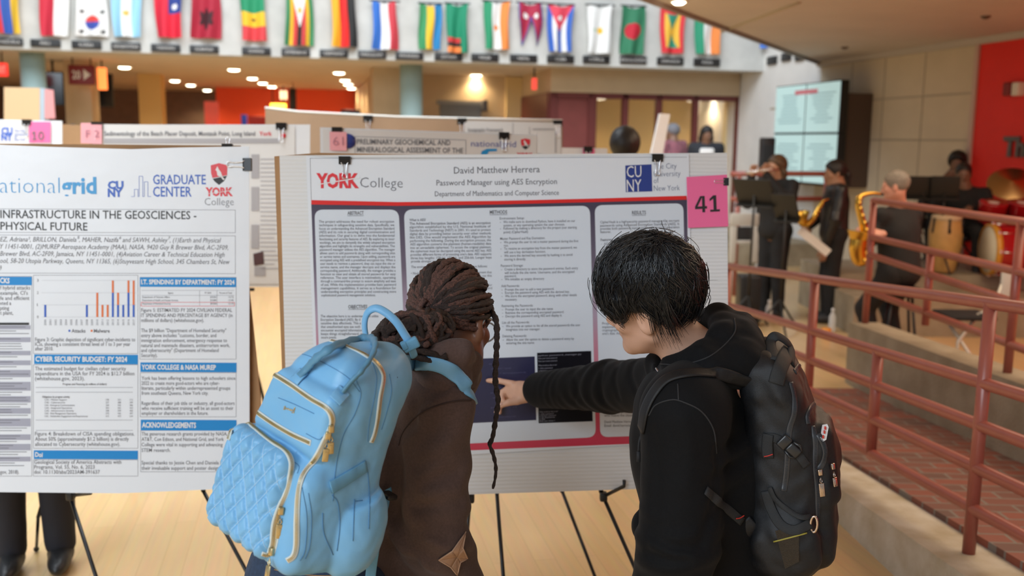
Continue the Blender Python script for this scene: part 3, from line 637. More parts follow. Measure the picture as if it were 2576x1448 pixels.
# ---------------------------------------------------------------- central board
S = Sheet(1270, 800, 3.0, 6, 6)
board(S, [(703, 391), (850, 390), (1400, 387), (1829, 384), (1834, 1222), (1180, 1243), (727, 1250)], .008, [m_cor], 'display_board', 'white corrugated display board carrying the poster with a red stripe and the pink 41 card', o=-.003)
board(S, [(690, 393), (800, 384), (1200, 392), (1600, 388), (1640, 388), (1640, 1200), (720, 1225)], .006, M['cardboard'], 'cardboard_sheet', 'plain brown cardboard sheet behind the white corrugated board', o=-.0125)
m_bg = mat('poster_gradient', (.1, .08, .12), .3, bump=.25, bscale=5); nt = m_bg.node_tree; b = nt.nodes['Principled BSDF']
tc = nt.nodes.new('ShaderNodeTexCoord'); sp = nt.nodes.new('ShaderNodeSeparateXYZ'); mr = nt.nodes.new('ShaderNodeMapRange'); cr_ = nt.nodes.new('ShaderNodeValToRGB')
mr.inputs['From Min'].default_value = S.h(1260, 1120)[2]; mr.inputs['From Max'].default_value = S.h(1260, 520)[2]
nt.links.new(tc.outputs['Object'], sp.inputs[0]); nt.links.new(sp.outputs['Z'], mr.inputs['Value']); nt.links.new(mr.outputs[0], cr_.inputs[0]); nt.links.new(cr_.outputs[0], b.inputs['Base Color'])
e_ = cr_.color_ramp.elements; e_[0].position = 0; e_[0].color = (.62, .05, .1, 1); e_[1].position = 1; e_[1].color = (.062, .05, .085, 1)
for ps, c in ((.2, (.62, .12, .18, 1)), (.42, (.55, .24, .32, 1)), (.55, (.42, .33, .42, 1)), (.75, (.16, .13, .18, 1))): k = e_.new(ps); k.color = c
m_panel = mat('poster_panel_tint', (.67, .73, .80), .28, bump=.25, bscale=5)
m_redp = mat('print_red', (.72, .02, .015), .3); m_york = mat('print_york_red', (.72, .03, .04), .35); m_cuny = mat('print_blue', (.025, .05, .26), .35)
m_gry = mat('print_grey', (.16, .16, .18), .4); m_wht = mat('print_white', (.8, .8, .8), .4); m_navy = mat('screenshot_navy', (.03, .03, .075), .25); m_blk = mat('screenshot_black', (.008, .008, .012), .25); m_code = mat('code_text', (.3, .3, .36), .4)
mb = MB(); top = [(770, 392), (850, 399), (980, 404), (1150, 402), (1300, 398), (1500, 394), (1733, 387)]
S.quad(mb, top+[(1745, 1111), (1607, 1117), (1183, 1143), (800, 1166)], .001, 0)
poster = mb.build('poster', [M['gloss_paper']]); tag(poster, 'research poster with red stripe and three text panels clipped to the white corrugated board', 'poster')
def york(S, mb, u0, u1, base, cap, o, m, mw, slope=0):
    S.text(mb, 'YORK', (u0, base), (u1, base+slope), cap, o, m, .045, maxs=None)
    h = cap; S.quad(mb, [(u0+(u1-u0)*.02, base-h*.18), (u0+(u1-u0)*.02, base-h*.24), (u1+2, base+slope-h*.78), (u1+2, base+slope-h*.70)], o+.0004, mw)
def serif(S, mb, t, a, b, cap, o, m): S.text(mb, t, a, b, cap, o, m, -.012, maxs=None)
mb = MB(); S.line(mb, (780, 398), (1728, 395), .7, .0018, 2); S.line(mb, (780, 398), (783, 503), .7, .0018, 2)
york(S, mb, 796, 903, 471, 33, .002, 0, 1); serif(S, mb, 'College', (906, 471), (1013, 472), 25, .002, 2); mb.build('college_logo', [m_york, m_wht, m_gry], poster)
mb = MB(); S.quad(mb, [(1573, 416), (1639, 413), (1641, 481), (1574.5, 483)], .002, 0)
S.text(mb, 'CU', (1577, 446), (1614, 445), 28, .0026, 1, .0, maxs=None); S.text(mb, 'NY', (1577, 482), (1614, 481), 30, .0026, 1, .0, maxs=None)
for t, v, u1 in (('The City', 425, 1702), ('University', 444, 1712), ('of', 461, 1658), ('New York', 480, 1710)): S.text(mb, t, (1645, v), (u1, v-1.5), 13.5, .002, 2, -.012)
mb.build('university_logo', [m_cuny, m_wht, mat('print_slate', (.12, .15, .25), .4)], poster)
mb = MB()
S.text(mb, 'David Matthew Herrera', (1142, 436.5), (1358, 433), 16.5, .002); S.text(mb, 'Password Manager using AES Encryption', (1098, 466.5), (1401, 462.5), 14, .002); S.text(mb, 'Department of Mathematics and Computer Science', (1094, 493.5), (1406, 490), 12.5, .002)
mb.build('title_text', m_gry, poster)
mb = MB(); ta = [(783, 503), (1000, 508), (1250, 505), (1500, 499), (1727, 492)]
S.quad(mb, ta+[(1728, 502), (1500, 508), (1250, 514), (1000, 517.5), (783, 514)], .0022, 0); mb.build('red_stripe', m_redp, poster)
mb = MB(); S.quad(mb, [(783, 513), (1000, 517), (1250, 513), (1500, 507), (1728, 501), (1739, 1107), (1607, 1115), (1186, 1132), (806, 1150)], .0015, 0); mb.build('gradient_field', m_bg, poster)
mb = MB(); S.rrect(mb, [(791, 527), (1003, 527), (1030, 1127), (810, 1137)], 22, .002, 0); S.rrect(mb, [(1016, 527), (1484, 517), (1499, 1099), (1040, 1122)], 22, .002, 0); S.rrect(mb, [(1496, 516), (1719, 511), (1731, 1092), (1510, 1099)], 20, .002, 0)
mb.build('text_panels', m_panel, poster)
mb = MB(); O = .0026
def head(t, u0, u1, v, cap=8.5, dv=-.5): S.text(mb, t, (u0, v), (u1, v+dv), cap, O, 0, .022, maxs=None); S.line(mb, (u0, v+2.6), (u1, v+dv+2.6), 1, O, 0)
head('ABSTRACT', 874, 915, 540); head('METHODS', 1232, 1276, 537.5); head('RESULTS', 1590, 1625, 539); head('OBJECTIVES', 876, 924, 775.5); head('ACKNOWLEDGEMENTS', 1547, 1640, 998, 8, -1)
AB = """The project addresses the need for robust encryption|techniques in safeguarding sensitive data. Specifically, we|focus on understanding the Advanced Encryption Standard|(AES) and its role in securing digital communication and|information. Our goal is to delve into the fundamental|functioning and security features of AES. By exploring its inner|workings, we aim to demystify this widely adopted encryption|algorithm and highlight its strengths and vulnerabilities. The|password manager utilizes the AES algorithm. The manager|allows users to add passwords along with corresponding sites|or service names and usernames. Upon adding, passwords are|encrypted using AES with a predefined encryption key. When a|user needs to retrieve a password, they can input the site or|service name, and the manager decrypts and displays the|corresponding password. Additionally, the manager provides a|function to view and obtain all stored passwords for easy|reference. The user interface is minimalistic, operating|through a command-line prompt to ensure simplicity and ease|of use. While this implementation provides basic password|management capabilities, it serves as a foundation for|understanding encryption principles and constructing more""".split('|')
for i, t in enumerate(AB): v = 560+8.81*i; S.text(mb, t, (802+i*.28, v), (991.5+i*.25, v-.3), 6.1, O, 0, .006, maxs=None)
S.text(mb, 'sophisticated password management solutions.', (808, 745), (945, 744.6), 6.1, O, 0, .006)
for i, (t, u1) in enumerate((('The objective here is to understand and utilize', 952), ('Encryption Standard (AES). By d', 906), ('sensitive data effectively. This e', 908), ('that unauthorized eyes see noth', 906), ('encounter encrypted information', 912), ('keeps things straightforward, em', 916), ('secure practic', 846))): v = 797.7+8.9*i; S.text(mb, t, (806.5+i*.2, v), (u1, v-.2), 6.2, O, 0, .006, maxs=None)
S.text(mb, 'What is AES?', (1030, 556), (1071, 555.5), 6.2, O, 0, .012)
ME = """The Advanced Encryption Standard (AES) is an encryption|algorithm established by the U.S. National Institute of|Standards and Technology (NIST) in 2001. It's used to protect|digital data by providing better security over other methods|like DES. One would implement the AES Algorithm by|performing the following. During the encryption process, the|AES algorithm converts the plaintext (human-readable) data|into an unreadable ciphertext. To access the original plaintext,|the ciphertext must be decrypted using the secret AES key. AES|provides different forms of protecting one's data. AES supports|three key lengths: 128-bit, 192-bit, and 256-bit. Longer keys""".split('|')
for i, t in enumerate(ME): v = 565+8.68*i; S.text(mb, t, (1030+i*.3, v), (1234+i*.25, v-2), 6.1, O, 0, .014 if i == 0 else .006, maxs=None)
S.text(mb, 'provide stronger protection.', (1034, 660), (1122, 659), 6.1, O, 0, .006); S.text(mb, 'The environments we utilized for this project are as follows:', (1034, 674), (1226, 672), 6.1, O, 0, .006)
S.text(mb, '• Node', (1034, 690), (1056, 690), 6.1, O, 0, .006); S.text(mb, 'environment that', (1184, 687.5), (1237, 687), 6.1, O); S.text(mb, 'will use this', (1198, 696), (1237, 695.5), 6.1, O); S.text(mb, 'for', (1228, 719), (1238, 719), 6.1, O); S.text(mb, 'and', (1226, 727), (1238, 727), 6.1, O)
MR = [(552, 0, 'Environment Setup:', 1319), (561, 1, 'We make sure to download Python, have it installed on our', 1447), (569.5, 2, 'system, or any operating system the user chooses.', 1421), (577.5, 1, 'Followed by making a directory for the project (our starting', 1451), (586.5, 2, 'point) (CipherVault)', 1328), (603, 0, 'Master Password and Key Derivation:', 1371), (612, 1, 'We prompt the user to set a master password during the first', 1455), (620, 2, 'run.', 1279), (628, 1, 'To receive an encryption key from the master password, we', 1451), (637, 2, 'will use a key derivation function.', 1373), (646, 1, 'We store the derived key securely by hashing it to avoid', 1440), (655, 2, 'storing it directly.', 1323), (671, 0, 'Password Storage:', 1316), (680, 1, 'Create a directory to store the password entries. Each entry', 1454), (689, 2, 'will include the site name. Username, and the encrypted', 1445), (697, 2, 'password.', 1299), (705, 1, 'We initialize an empty directory', 1369), (722, 0, 'Add Passwords:', 1307), (731, 1, 'Prompt the user to add a new password.', 1394), (739, 1, 'Encrypt the password using AES with the derived key.', 1433), (747.5, 1, 'We store the encrypted password, along with other details', 1451), (756, 2, 'necessary.', 1301), (772, 0, 'Retrieving the Passwords:', 1341), (781, 1, 'Prompt the user to input the site name', 1391), (789.5, 1, 'Retrieve the corresponding encrypted password.', 1419), (798, 1, 'Decrypt the password using AES and display it.', 1414), (814, 0, 'List all the Passwords:', 1332), (823, 1, 'We provide an option to list all the stored passwords the user', 1460), (831.5, 2, 'integrates into our manager.', 1359), (848, 0, 'Deleting Passwords:', 1325), (857, 1, 'Allow the user the option to delete a password entry by', 1444), (865.5, 2, 'entering the site name.', 1345)]
for v, k, t, u1 in MR:
    x0 = 1257+(v-552)*.024+(0, 9, 9)[k]; dv = -(u1-x0)*.018
    S.text(mb, t, (x0, v), (u1, v+dv), 6.2, O, 0, .004, maxs=None)
    if k == 1: S.text(mb, '-', (x0-9, v), (x0-6, v), 6.2, O, 0)
for v, t, u1 in ((561.5, 'CipherVault is a high-security password manager that encrypts', 1709), (570, 'passwords using Advanced Encryption Standards (AES). It', 1709), (578, 'provides both password management and password generation', 1709), (586, 'features.', 1537)): S.text(mb, t, (1510, v), (u1, v-(u1-1510)*.022), 6.2, O, 0, .005, maxs=None)
S.text(mb, 'Features:', (1511, 606), (1541, 605), 6.2, O, 0, .016); S.text(mb, '-  AES Encryption', (1512, 616), (1570, 615), 6.2, O, 0); S.text(mb, 'ensures', (1520, 624), (1545, 623.5), 6.2, O, 0)
for v, t, u1 in ((816, 'Proper', 1541), (825, 'implementing', 1558), (833, 'cryptographic', 1560), (841.5, "one's data. Any", 1563)): S.text(mb, t, (1515, v), (u1, v-.8), 6.2, O, 0)
for v, t, u1 in ((1022, 'I would like to acknowledge', 1622), (1031, 'Dr. Thitima Srivatanakul f', 1612), (1039.5, 'present this project to ever', 1612), (1047.5, 'who makes the classes enga', 1612), (1063.5, 'David Matthew Herrera,', 1595), (1073, 'Email: david.herrera@york', 1608)): S.text(mb, t, (1520.5, v), (u1, v-1), 6.3, O, 0, 0, maxs=None)
mb.build('panel_text', M['ink_grey'], poster)
def shot(c, m, name, rows, mt):
    mb = MB(); S.quad(mb, c, .0026, 0); c = np.array(c, float)
    for t, fx, fy, fw in rows:
        p = c[0]+(c[1]-c[0])*fx+(c[3]-c[0])*fy; q = p+(c[1]-c[0])*fw; S.text(mb, t, p, q, 3.6, .0031, 1, 0, maxs=None)
    mb.build(name, [m, mt], poster)
shot([(1040, 908), (1345, 896), (1349, 1056), (1048, 1070)], m_navy, 'code_screenshot', [(t, .62+.02*(i % 3), .10+.075*i, .06+.05*((i*7) % 5)) for i, t in enumerate(['def main():', 'password = input()', 'key = derive(password)', 'cipher = encrypt(key)', 'store(entry)', 'return cipher', 'def retrieve(name):', 'entry = load(name)', 'return decrypt(entry)', 'print(entry)', 'def delete(name):', 'remove(name)'])], mat('code_faint', (.1, .1, .2), .4))
shot([(1351, 887), (1487, 882), (1491, 1059), (1355, 1064)], m_blk, 'terminal_screenshot', [(t, .02, f, w_) for t, f, w_ in (('python password_manager.py', .05, .8), ('Enter your master password:', .09, .35), ('Enter your master password:', .13, .35), ('What would you like to do?', .19, .34), ('1. Add a password', .23, .26), ('2. Retrieve a password', .265, .3), ('3. List all passwords', .30, .28), ('4. Delete a password', .335, .28), ('5. Exit', .37, .1), ('Enter your choice: 4', .41, .28), ('Enter the site name:', .45, .3), ('Enter the username:', .49, .3), ('Enter the site name you want to delete the password: google', .755, .85), ('Password for site google deleted.', .79, .42), ('What would you like to do?', .85, .34), ('1. Add a password', .88, .26), ('2. Retrieve a password', .905, .3), ('3. List all passwords', .93, .28), ('5. Exit', .955, .1), ('Enter your choice: 1', .98, .28))], m_code)
# pink number card with 41
mb = MB(); S.quad(mb, [(1727, 445), (1829, 439), (1832, 569), (1731, 573)], .006, 0); 
def digits(S, mb, s_, P00, P10, P01, o, m):      # bold digits drawn in a box: lower left, lower right, upper left pixels
    P00, P10, P01 = [np.array(p, float) for p in (P00, P10, P01)]; n = len(s_)
    G = {'1': [[(.14, 0), (.92, 0), (.92, .13), (.14, .13)], [(.42, .13), (.66, .13), (.66, 1), (.42, 1)], [(.42, 1), (.42, .8), (.12, .66), (.12, .8)]],
         '4': [[(.6, 0), (.82, 0), (.82, 1), (.6, 1)], [(.02, .22), (.98, .22), (.98, .37), (.02, .37)], [(.02, .37), (.22, .37), (.66, 1), (.46, 1)]],
         '0': [[(.5+.46*math.cos(a), .5+.5*math.sin(a)), (.5+.24*math.cos(a), .5+.34*math.sin(a)), (.5+.24*math.cos(b), .5+.34*math.sin(b)), (.5+.46*math.cos(b), .5+.5*math.sin(b))] for a, b in zip(np.linspace(0, 6.283, 25)[:-1], np.linspace(0, 6.283, 25)[1:])]}
    for i, ch in enumerate(s_):
        for k, p in enumerate(G[ch]): S.quad(mb, [P00+(P10-P00)*((i+.04+.92*x)/n)+(P01-P00)*y for x, y in p], o+.0002*(k % 3), m)
digits(S, mb, '41', (1747, 535), (1815, 531), (1745.5, 494), .0068, 1)
o = mb.build('number_card', [M['pink'], M['ink']]); tag(o, 'bright pink number card reading 41 clipped to the right of the board', 'number card')
sx, sd = S.x, -S.y
binder_clip(S.h(867, 398, .0), sx, sd, S.n, .036, 'black binder clip on the top edge above the red logo letters')
binder_clip(S.h(1653, 392, .0), sx, sd, S.n, .036, 'black binder clip on the top edge above the blue square logo')
binder_clip(S.h(1829, 457, .003), sd, -sx, S.n, .025, 'small black binder clip holding the pink 41 card')
T = S.h(1330, 420, -.09); T = np.array([T[0], T[1], 1.6])
easel(S, [((1513, 1238), 3.03, (1606, 1448), 2.9), ((1182, 1243), 3.03, (1168, 1448), 2.9), ((1250, 1240), 3.06, (1266, 1448), 2.98)], 'black tripod easel holding the board with the pink 41 card', T, [((1518, 1248), 3.02, (1570, 1222), 2.95), ((1184, 1252), 3.02, (1150, 1222), 2.95)])
# ---------------------------------------------------------------- left poster
S2 = Sheet(300, 800, 3.1, 4, 7); Q = S2
board(S2, [(-420, 360), (0, 361), (605, 366), (624, 700), (655, 1000), (664, 1190), (-400, 1200)], .01, M['cardboard'], 'display_board', 'brown cardboard display board behind the poster with blue headings', o=-.02)
mb = MB(); S2.quad(mb, [(-430, 350), (0, 364), (120, 369), (331, 375), (450, 371), (627, 368), (628, 1226), (560, 1229), (300, 1240), (0, 1237), (-430, 1245)], 0, 0)
lp = mb.build('poster', [M['gloss_paper']], thick=.002); tag(lp, 'white research poster with blue heading bars and a bar chart, left edge cut off', 'poster')
m_ng = mat('print_sky_blue', (.01, .28, .62), .3); m_bar = mat('heading_blue', (.005, .235, .60), .3); m_or = mat('chart_orange', (.72, .16, .03), .35); m_cb = mat('chart_blue', (.02, .1, .5), .35)
mb = MB(); O = .0017
S2.text(mb, 'national', (-28, 485), (150, 486), 36, O, 0, -.02, maxs=None); S2.text(mb, 'grid', (154, 486), (243, 486), 36, O, 0, .03, maxs=None); mb.build('energy_logo', m_ng, lp)
mb = MB(); S2.text(mb, 'CU', (271, 474), (311, 474), 16.5, O, 0, .05, maxs=None); S2.text(mb, 'NY', (271, 494), (309, 494), 17.5, O, 0, .05, maxs=None); mb.build('university_logo', m_cb, lp)
mb = MB(); pl_ = [(330, 494), (338, 494), (338, 476), (347, 476), (347, 494), (350, 494), (350, 443), (359, 443), (359, 494), (363, 494), (363, 457), (372, 457), (372, 494), (380, 494)]
for a, b_ in zip(pl_[:-1], pl_[1:]): S2.line(mb, a, b_, 1, O, 0)
S2.text(mb, 'GRADUATE', (385, 463), (518, 463), 22, O, 0, .012, maxs=None); S2.text(mb, 'CENTER', (385, 494), (482, 494), 23, O, 0, .012, maxs=None); mb.build('graduate_logo', m_cb, lp)
def shield(S, par, u, v, w, h, o=.0017, mats=None):
    mb = MB(); c = lambda x, y: (u+x*w, v+y*h)
    S.quad(mb, [c(0, .1), c(.5, 0), c(1, .1), c(.98, .55), c(.1, .68), c(.02, .45)], o, 0); S.quad(mb, [c(.12, .72), c(.97, .58), c(.8, .82), c(.5, 1), c(.25, .85)], o, 1)
    S.quad(mb, [c(.28, .32), c(.4, .14), c(.5, .3), c(.62, .42), c(.7, .62), c(.84, .74), c(.76, .78), c(.6, .64), c(.4, .56), c(.36, .36)], o+.0005, 2); S.line(mb, c(.08, .7), c(.98, .56), 1, o+.0005, 2)
    return mb.build('shield_crest', mats or [m_york, M['ink'], m_wht], par)
shield(S2, lp, 530, 410, 42, 55)
mb = MB(); york(S2, mb, 517, 586, 492, 19, O, 0, 1); serif(S2, mb, 'College', (515, 516), (588, 516), 17.5, O, 2); mb.build('college_logo', [m_york, m_wht, m_gry], lp)
mb = MB(); ln = lambda a, b_, w_=1: S2.line(mb, a, b_, w_, .0012, 0)
for y0, y1, yr0, yr1 in ((524, 584, 528, 585), (590, 686, 593, 688)):
    ln((-200, y0), (592, yr0)); ln((-200, y1), (592, yr1)); ln((592, yr0), (592, yr1))
for x0, x1, y0, y1 in ((84, 347, 692, 889), (84, 347, 917, 1127), (84, 347, 1156, 1197), (352, 594, 697, 903), (353, 594, 937, 1048), (354, 594, 1082, 1186), (-180, 80, 695, 1197)):
    for a, b_ in (((x0, y0), (x1, y0)), ((x0, y1), (x1, y1)), ((x0, y0), (x0, y1)), ((x1, y0), (x1, y1))): ln(a, b_)
mb.build('box_rules', m_gry, lp)
mb = MB(); tx = lambda t, u0, u1, v, cap, b_=0, sh=0, m=0, dv=0, mx=None: S2.text(mb, t, (u0, v), (u1, v+dv), cap, O, m, b_, sh, maxs=mx)
tx('INFRASTRUCTURE IN THE GEOSCIENCES -', 1, 494, 548, 18, .008, dv=3); tx('PHYSICAL FUTURE', 1, 220, 577.5, 17.5, .008, dv=2); mb.build('title_text', M['ink'], lp)
mb = MB()
for i, (t, u1) in enumerate((('EZ, Adriana², BRILLON, Daniela⁵, MAHER, Nazifa⁶ and SAWH, Ashley⁷, (1)Earth and Physical', 556), ('Y 11451-0001, (2)MUREP Aerospace Academy (MAA), NASA, 9420 Guy R Brewer Blvd, AC-2F09,', 574), ('Brewer Blvd, AC-2F09, Jamaica, NY 11451-0001, (4)Aviation Career & Technical Education High', 565), ('ool, 58-20 Utopia Parkway, Queens, NY 11365, (6)Stuyvesant High School, 345 Chambers St, New', 578), ('9', 4))): tx(t, 0, u1, 607+18*i, 10.5, 0, .25, dv=u1*.005)
mb.build('author_text', M['ink_grey'], lp)
def hdr(x0, x1, y0, y1, t, tu1, cap):
    mb = MB(); S2.quad(mb, [(x0, y0), (x1, y0+1), (x1, y1+1), (x0, y1)], O, 0); S2.text(mb, t, (x0+3 if x0 > 0 else 0, (y0+y1)/2+cap/2), (tu1, (y0+y1)/2+cap/2+1), cap, .0022, 1, .03, maxs=None); mb.build('heading_bar', [m_bar, m_wht], lp)
hdr(-180, 80, 695, 716, 'CKS', 24, 11); hdr(352, 594, 697, 721, 'I.T. SPENDING BY DEPARTMENT: FY 2024', 590, 10.5); hdr(86, 347, 891, 915, 'CYBER SECURITY BUDGET: FY 2024', 320, 11); hdr(353, 595, 911, 935, 'YORK COLLEGE & NASA MUREP', 543, 11); hdr(354, 595, 1055, 1082, 'ACKNOWLEDGEMENTS', 493, 12); hdr(85, 347, 1132, 1154, 'Doi', 107, 10)
mb = MB()
for yv, l in ((705, '3'), (736, '2'), (766.5, '1'), (797, '0')): S2.line(mb, (105, yv), (342, yv), .6, .0015, 2); S2.text(mb, l, (93, yv+3), (97, yv+3), 6, .0015, 3)
for i in range(18):
    x = 113.7+13.08*i; B = {0: (1, 1), 8: (1, 1), 10: (0, 2), 11: (0, 1), 12: (0, 1), 13: (2, 3), 14: (1, 2), 15: (1, 1), 16: (2, 3), 17: (1, 3)}.get(i)
    if B:
        for a, b_, m in ((0, B[0], 0), (B[0], B[1], 1)):
            if b_ > a: S2.quad(mb, [(x-2.5, 797-30.6*b_), (x+2.5, 797-30.6*b_), (x+2.5, 797-30.6*a), (x-2.5, 797-30.6*a)], O, m)
    S2.text(mb, str(2000+i), (x+2.5, 818), (x+2.5, 803), 4.5, .0015, 3, maxs=None)
S2.quad(mb, [(172, 829), (177, 829), (177, 834), (172, 834)], O, 0); S2.quad(mb, [(228, 829), (233, 829), (233, 834), (228, 834)], O, 1)
S2.text(mb, 'Attacks', (180, 836), (215, 836), 8, .0015, 3, .02, maxs=None); S2.text(mb, 'Malware', (236, 836), (276, 836), 8, .0015, 3, .02, maxs=None)
mb.build('bar_chart', [m_cb, m_or, mat('chart_rule', (.45, .47, .5), .5), M['ink_grey']], lp)
mb = MB()
LT = [(88, 340, 858, 'Figure 3: Graphic depiction of significant cyber-incidents to'), (88, 328, 869.5, 'ICSs, showing a consistent threat level of 1 to 3 per year'), (88, 134, 881, 'after 2010.'), (88, 317, 931, 'The estimated budget for civilian cyber security'), (88, 338, 943.5, 'expenditure in the USA for FY 2024 is $12.7 billion'), (88, 213, 956, '(whitehouse.gov, 2023).'), (88, 338, 1095, 'Figure 4: Breakdown of CISA spending obligations.'), (88, 324, 1108, 'About 50% (approximately $1.2 billion) is directly'), (88, 302, 1121, 'allocated to Cybersecurity (whitehouse.gov).'), (86, 305, 1166, 'Geological Society of America Abstracts with'), (86, 238, 1178.5, 'Programs, Vol. 55, No. 6, 2023'), (86, 251, 1191, 'doi: 10.1130/abs/2023AM-391637'),
 (355, 584, 784, 'Figure 5: ESTIMATED FY 2024 CIVILIAN FEDERAL'), (355, 585, 797, 'IT SPENDING AND PERCENTAGE BY AGENCY (in'), (355, 513, 809.5, 'millions of dollars) (whitehouse.gov).'), (355, 569, 835, 'The $9 billion "Department of Homeland Security"'), (355, 544, 847.5, 'entry above includes "customs, border, and'), (355, 571, 860, 'immigration enforcement, emergency response to'), (355, 578, 872.5, 'natural and manmade disasters, antiterrorism work,'), (355, 550, 885, 'and cybersecurity" (Department of Homeland'), (355, 396, 897.5, 'Security).'), (356, 592, 955, 'York has been offering lessons to high schoolers since'), (356, 552, 967.5, '2022 to create more good-actors who are cyber-'), (356, 579, 980, 'literate, particularly within underrepresented groups'), (356, 524, 992.5, 'from southeast Queens, New York city.'), (356, 590, 1018, 'Regardless of their job title or industry, all good-actors'), (356, 587, 1030.5, 'who receive sufficient training will be an asset to their'), (356, 524, 1043, 'employer or shareholders in the future.'), (356, 572, 1095, 'The generous research grants provided by NASA,'), (356, 563, 1108.5, 'AT&T, Con Edison, and National Grid, and York'), (356, 560, 1122, 'College were vital in supporting and advancing'), (356, 429, 1136, 'STEM research.'), (356, 560, 1167.5, 'Special thanks to Jessie Chen and Daniela B'), (356, 560, 1181, 'their invaluable support and poster design h'),
 (0, 76, 728, 'f hybrid attacks'), (0, 70, 741, 'example, CI\'s'), (0, 74, 754, 'fe and efficient'), (0, 28, 766.5, 'eted a'), (0, 23, 779, 'pting'), (0, 33, 791, 't plant,'), (0, 48, 1191, 'gov, 2018).')]
for u0, u1, v, t in LT: tx(t, u0, u1, v, 8.4, .004)
for i, t in enumerate(('Mission Support', 'Cybersecurity', 'Emergency Communications', 'Integrated Operations', 'Infrastructure Security', 'Risk Management Operations', 'Stakeholder Engagement and Requirements')):
    v = 1007+6.9*i; tx('CAS - '+t, 112, 135+len(t)*2.2, v, 4); 
    for k, u in enumerate((270, 300, 330)): tx(str(190+i*37+k*61), u-4, u+4, v, 4)
tx('Program and Financing (in millions of dollars)', 158, 268, 968, 4.6, .015); tx('Obligations by program activity:', 106, 176, 1000, 4.6, .015)
for v in (974, 986, 1056, 1082): S2.line(mb, (90, v), (334, v), .8, .0015, 0)
for i, (t, a, b_) in enumerate((('Agency', 'FY 2024', 'Percent of Total'), ('Department of Veterans Affairs', '$10,961', '14.7%'), ('Department of Health and Human Services', '$10,000', '13.4%'), ('Department of Homeland Security', '$9,030', '12.1%'))):
    v = 738.5+(0, 10.5, 18.5, 27)[i]; tx(t, 422 if i == 0 else 358, 436 if i == 0 else 358+len(t)*2.3, v, 4.3); tx(a, 515 if i == 0 else 529, 531 if i == 0 else 544, v, 4.3); tx(b_, 552 if i == 0 else 575, 583 if i == 0 else 588, v, 4.3)
for v in (730, 742.5): S2.line(mb, (356, v), (589, v), .6, .0015, 0)
for u in (502, 546): S2.line(mb, (u, 730), (u, 768), .6, .0015, 0)
mb.build('body_text', M['ink_grey'], lp)
mb = MB()
for a, b_ in (((355, 760), (590, 760)), ((355, 769.5), (590, 769.5)), ((355, 760), (355, 769.5)), ((590, 760), (590, 769.5))): S2.line(mb, a, b_, 1, .0018, 0)
mb.build('red_table_box', m_redp, lp)
mb = MB(); S2.quad(mb, [(-180, 811), (73, 811), (73, 817), (-180, 817)], O, 2)
ys_ = [818, 828, 848, 860, 882, 893, 906, 918, 930, 948, 960, 982, 996, 1012, 1026, 1040, 1052, 1072, 1092, 1106, 1116, 1132, 1148, 1160, 1180]
for i in range(len(ys_)-1):
    if i % 2 == 0: S2.quad(mb, [(-180, ys_[i]), (77, ys_[i]), (77, ys_[i+1]), (-180, ys_[i+1])], .0014, 0)
    for v in np.arange(ys_[i]+6, ys_[i+1]-1, 6.5): S2.line(mb, (-170, v-2), (20+RNG.random()*54, v-2), 1.6, .0018, 1)
mb.build('incident_table', [mat('table_band', (.36, .37, .45), .4), m_gry, M['ink']], lp)
binder_clip(S2.h(628, 414, 0), -S2.y, -S2.x, S2.n, .042, 'black binder clip on the right edge beside the red and black shield')
binder_clip(S2.h(572, 366, -.02), S2.x, -S2.y, S2.n, .034, 'black binder clip with its lever up on the brown cardboard top edge', up=True)
T = S2.h(330, 420, -.12)
easel(S2, [((174, 1240), 3.13, (241, 1448), 3.0), ((512, 1235), 3.13, (626, 1448), 3.0), ((96, 1300), 3.7, (88, 1448), 3.95)], 'black tripod easel under the poster with blue headings', np.array([T[0], T[1], 1.55]), [((178, 1246), 3.11, (228, 1240), 3.03)])
# ---------------------------------------------------------------- boards farther back
def far_easel(S, u0, u1, vt, vb, label):
    a = S.h(u0+(u1-u0)*.25, vb, -.06); b_ = S.h(u0+(u1-u0)*.75, vb, -.06); t = S.h((u0+u1)/2, vt+(vb-vt)*.15, -.08)
    e = empty('easel', [t[0], t[1], 0], label, 'easel', 'black tripod easels'); bk = (a+b_)/2-S.n*.5
    for q, f in ((a, -.12), (b_, .12), (bk, 0)):
        mb = MB(); mb.cyl(t, [q[0]+f, q[1]-(.0), .01], .008, n=8); mb.build('leg', M['black_metal'], e)
    mb = MB(); mb.rbox(t, (.07, .05, .05), .01); mb.build('top_joint', M['black_plastic'], e)
    mb = MB(); mb.tube([a+S.n*.03-ZV*.01, b_+S.n*.03-ZV*.01], .008, 8); mb.build('ledge_bar', M['black_metal'], e)
m_wp = mat('warm_poster_paper', (.74, .72, .68), .5)
# poster with a seascape photo, left of centre
S3 = Sheet(500, 500, 4.6, 3, 6)
board(S3, [(232, 313), (780, 313), (778, 722), (240, 718)], .008, M['card_white'], 'display_board', 'pale display board standing behind the gap between the two front posters', o=-.004)
mb = MB(); S3.quad(mb, [(252, 312), (742, 316), (742, 714), (256, 714)], 0, 0); p3 = mb.build('poster', m_wp); tag(p3, 'pale poster with one long title line behind the left poster', 'poster')
mb = MB(); S3.text(mb, 'Sedimentology of the Beach Placer Deposit, Montauk Point, Long Island', (262, 341), (642, 341), 10, .002, 0, .012, maxs=None); S3.text(mb, 'York', (652, 341), (684, 341), 10, .002, 1, .02); mb.build('title_text', [M['ink_grey'], m_york], p3)
mb = MB(); S3.quad(mb, [(262, 348), (702, 348), (702, 360), (262, 360)], .002, 0)
for i in range(26): S3.line(mb, (655, 400+i*11), (690+RNG.random()*26, 400+i*11), 2.4, .002, 0)
for v in (388, 470, 565): S3.quad(mb, [(632, v), (652, v), (652, v+60), (632, v+60)], .002, 0)
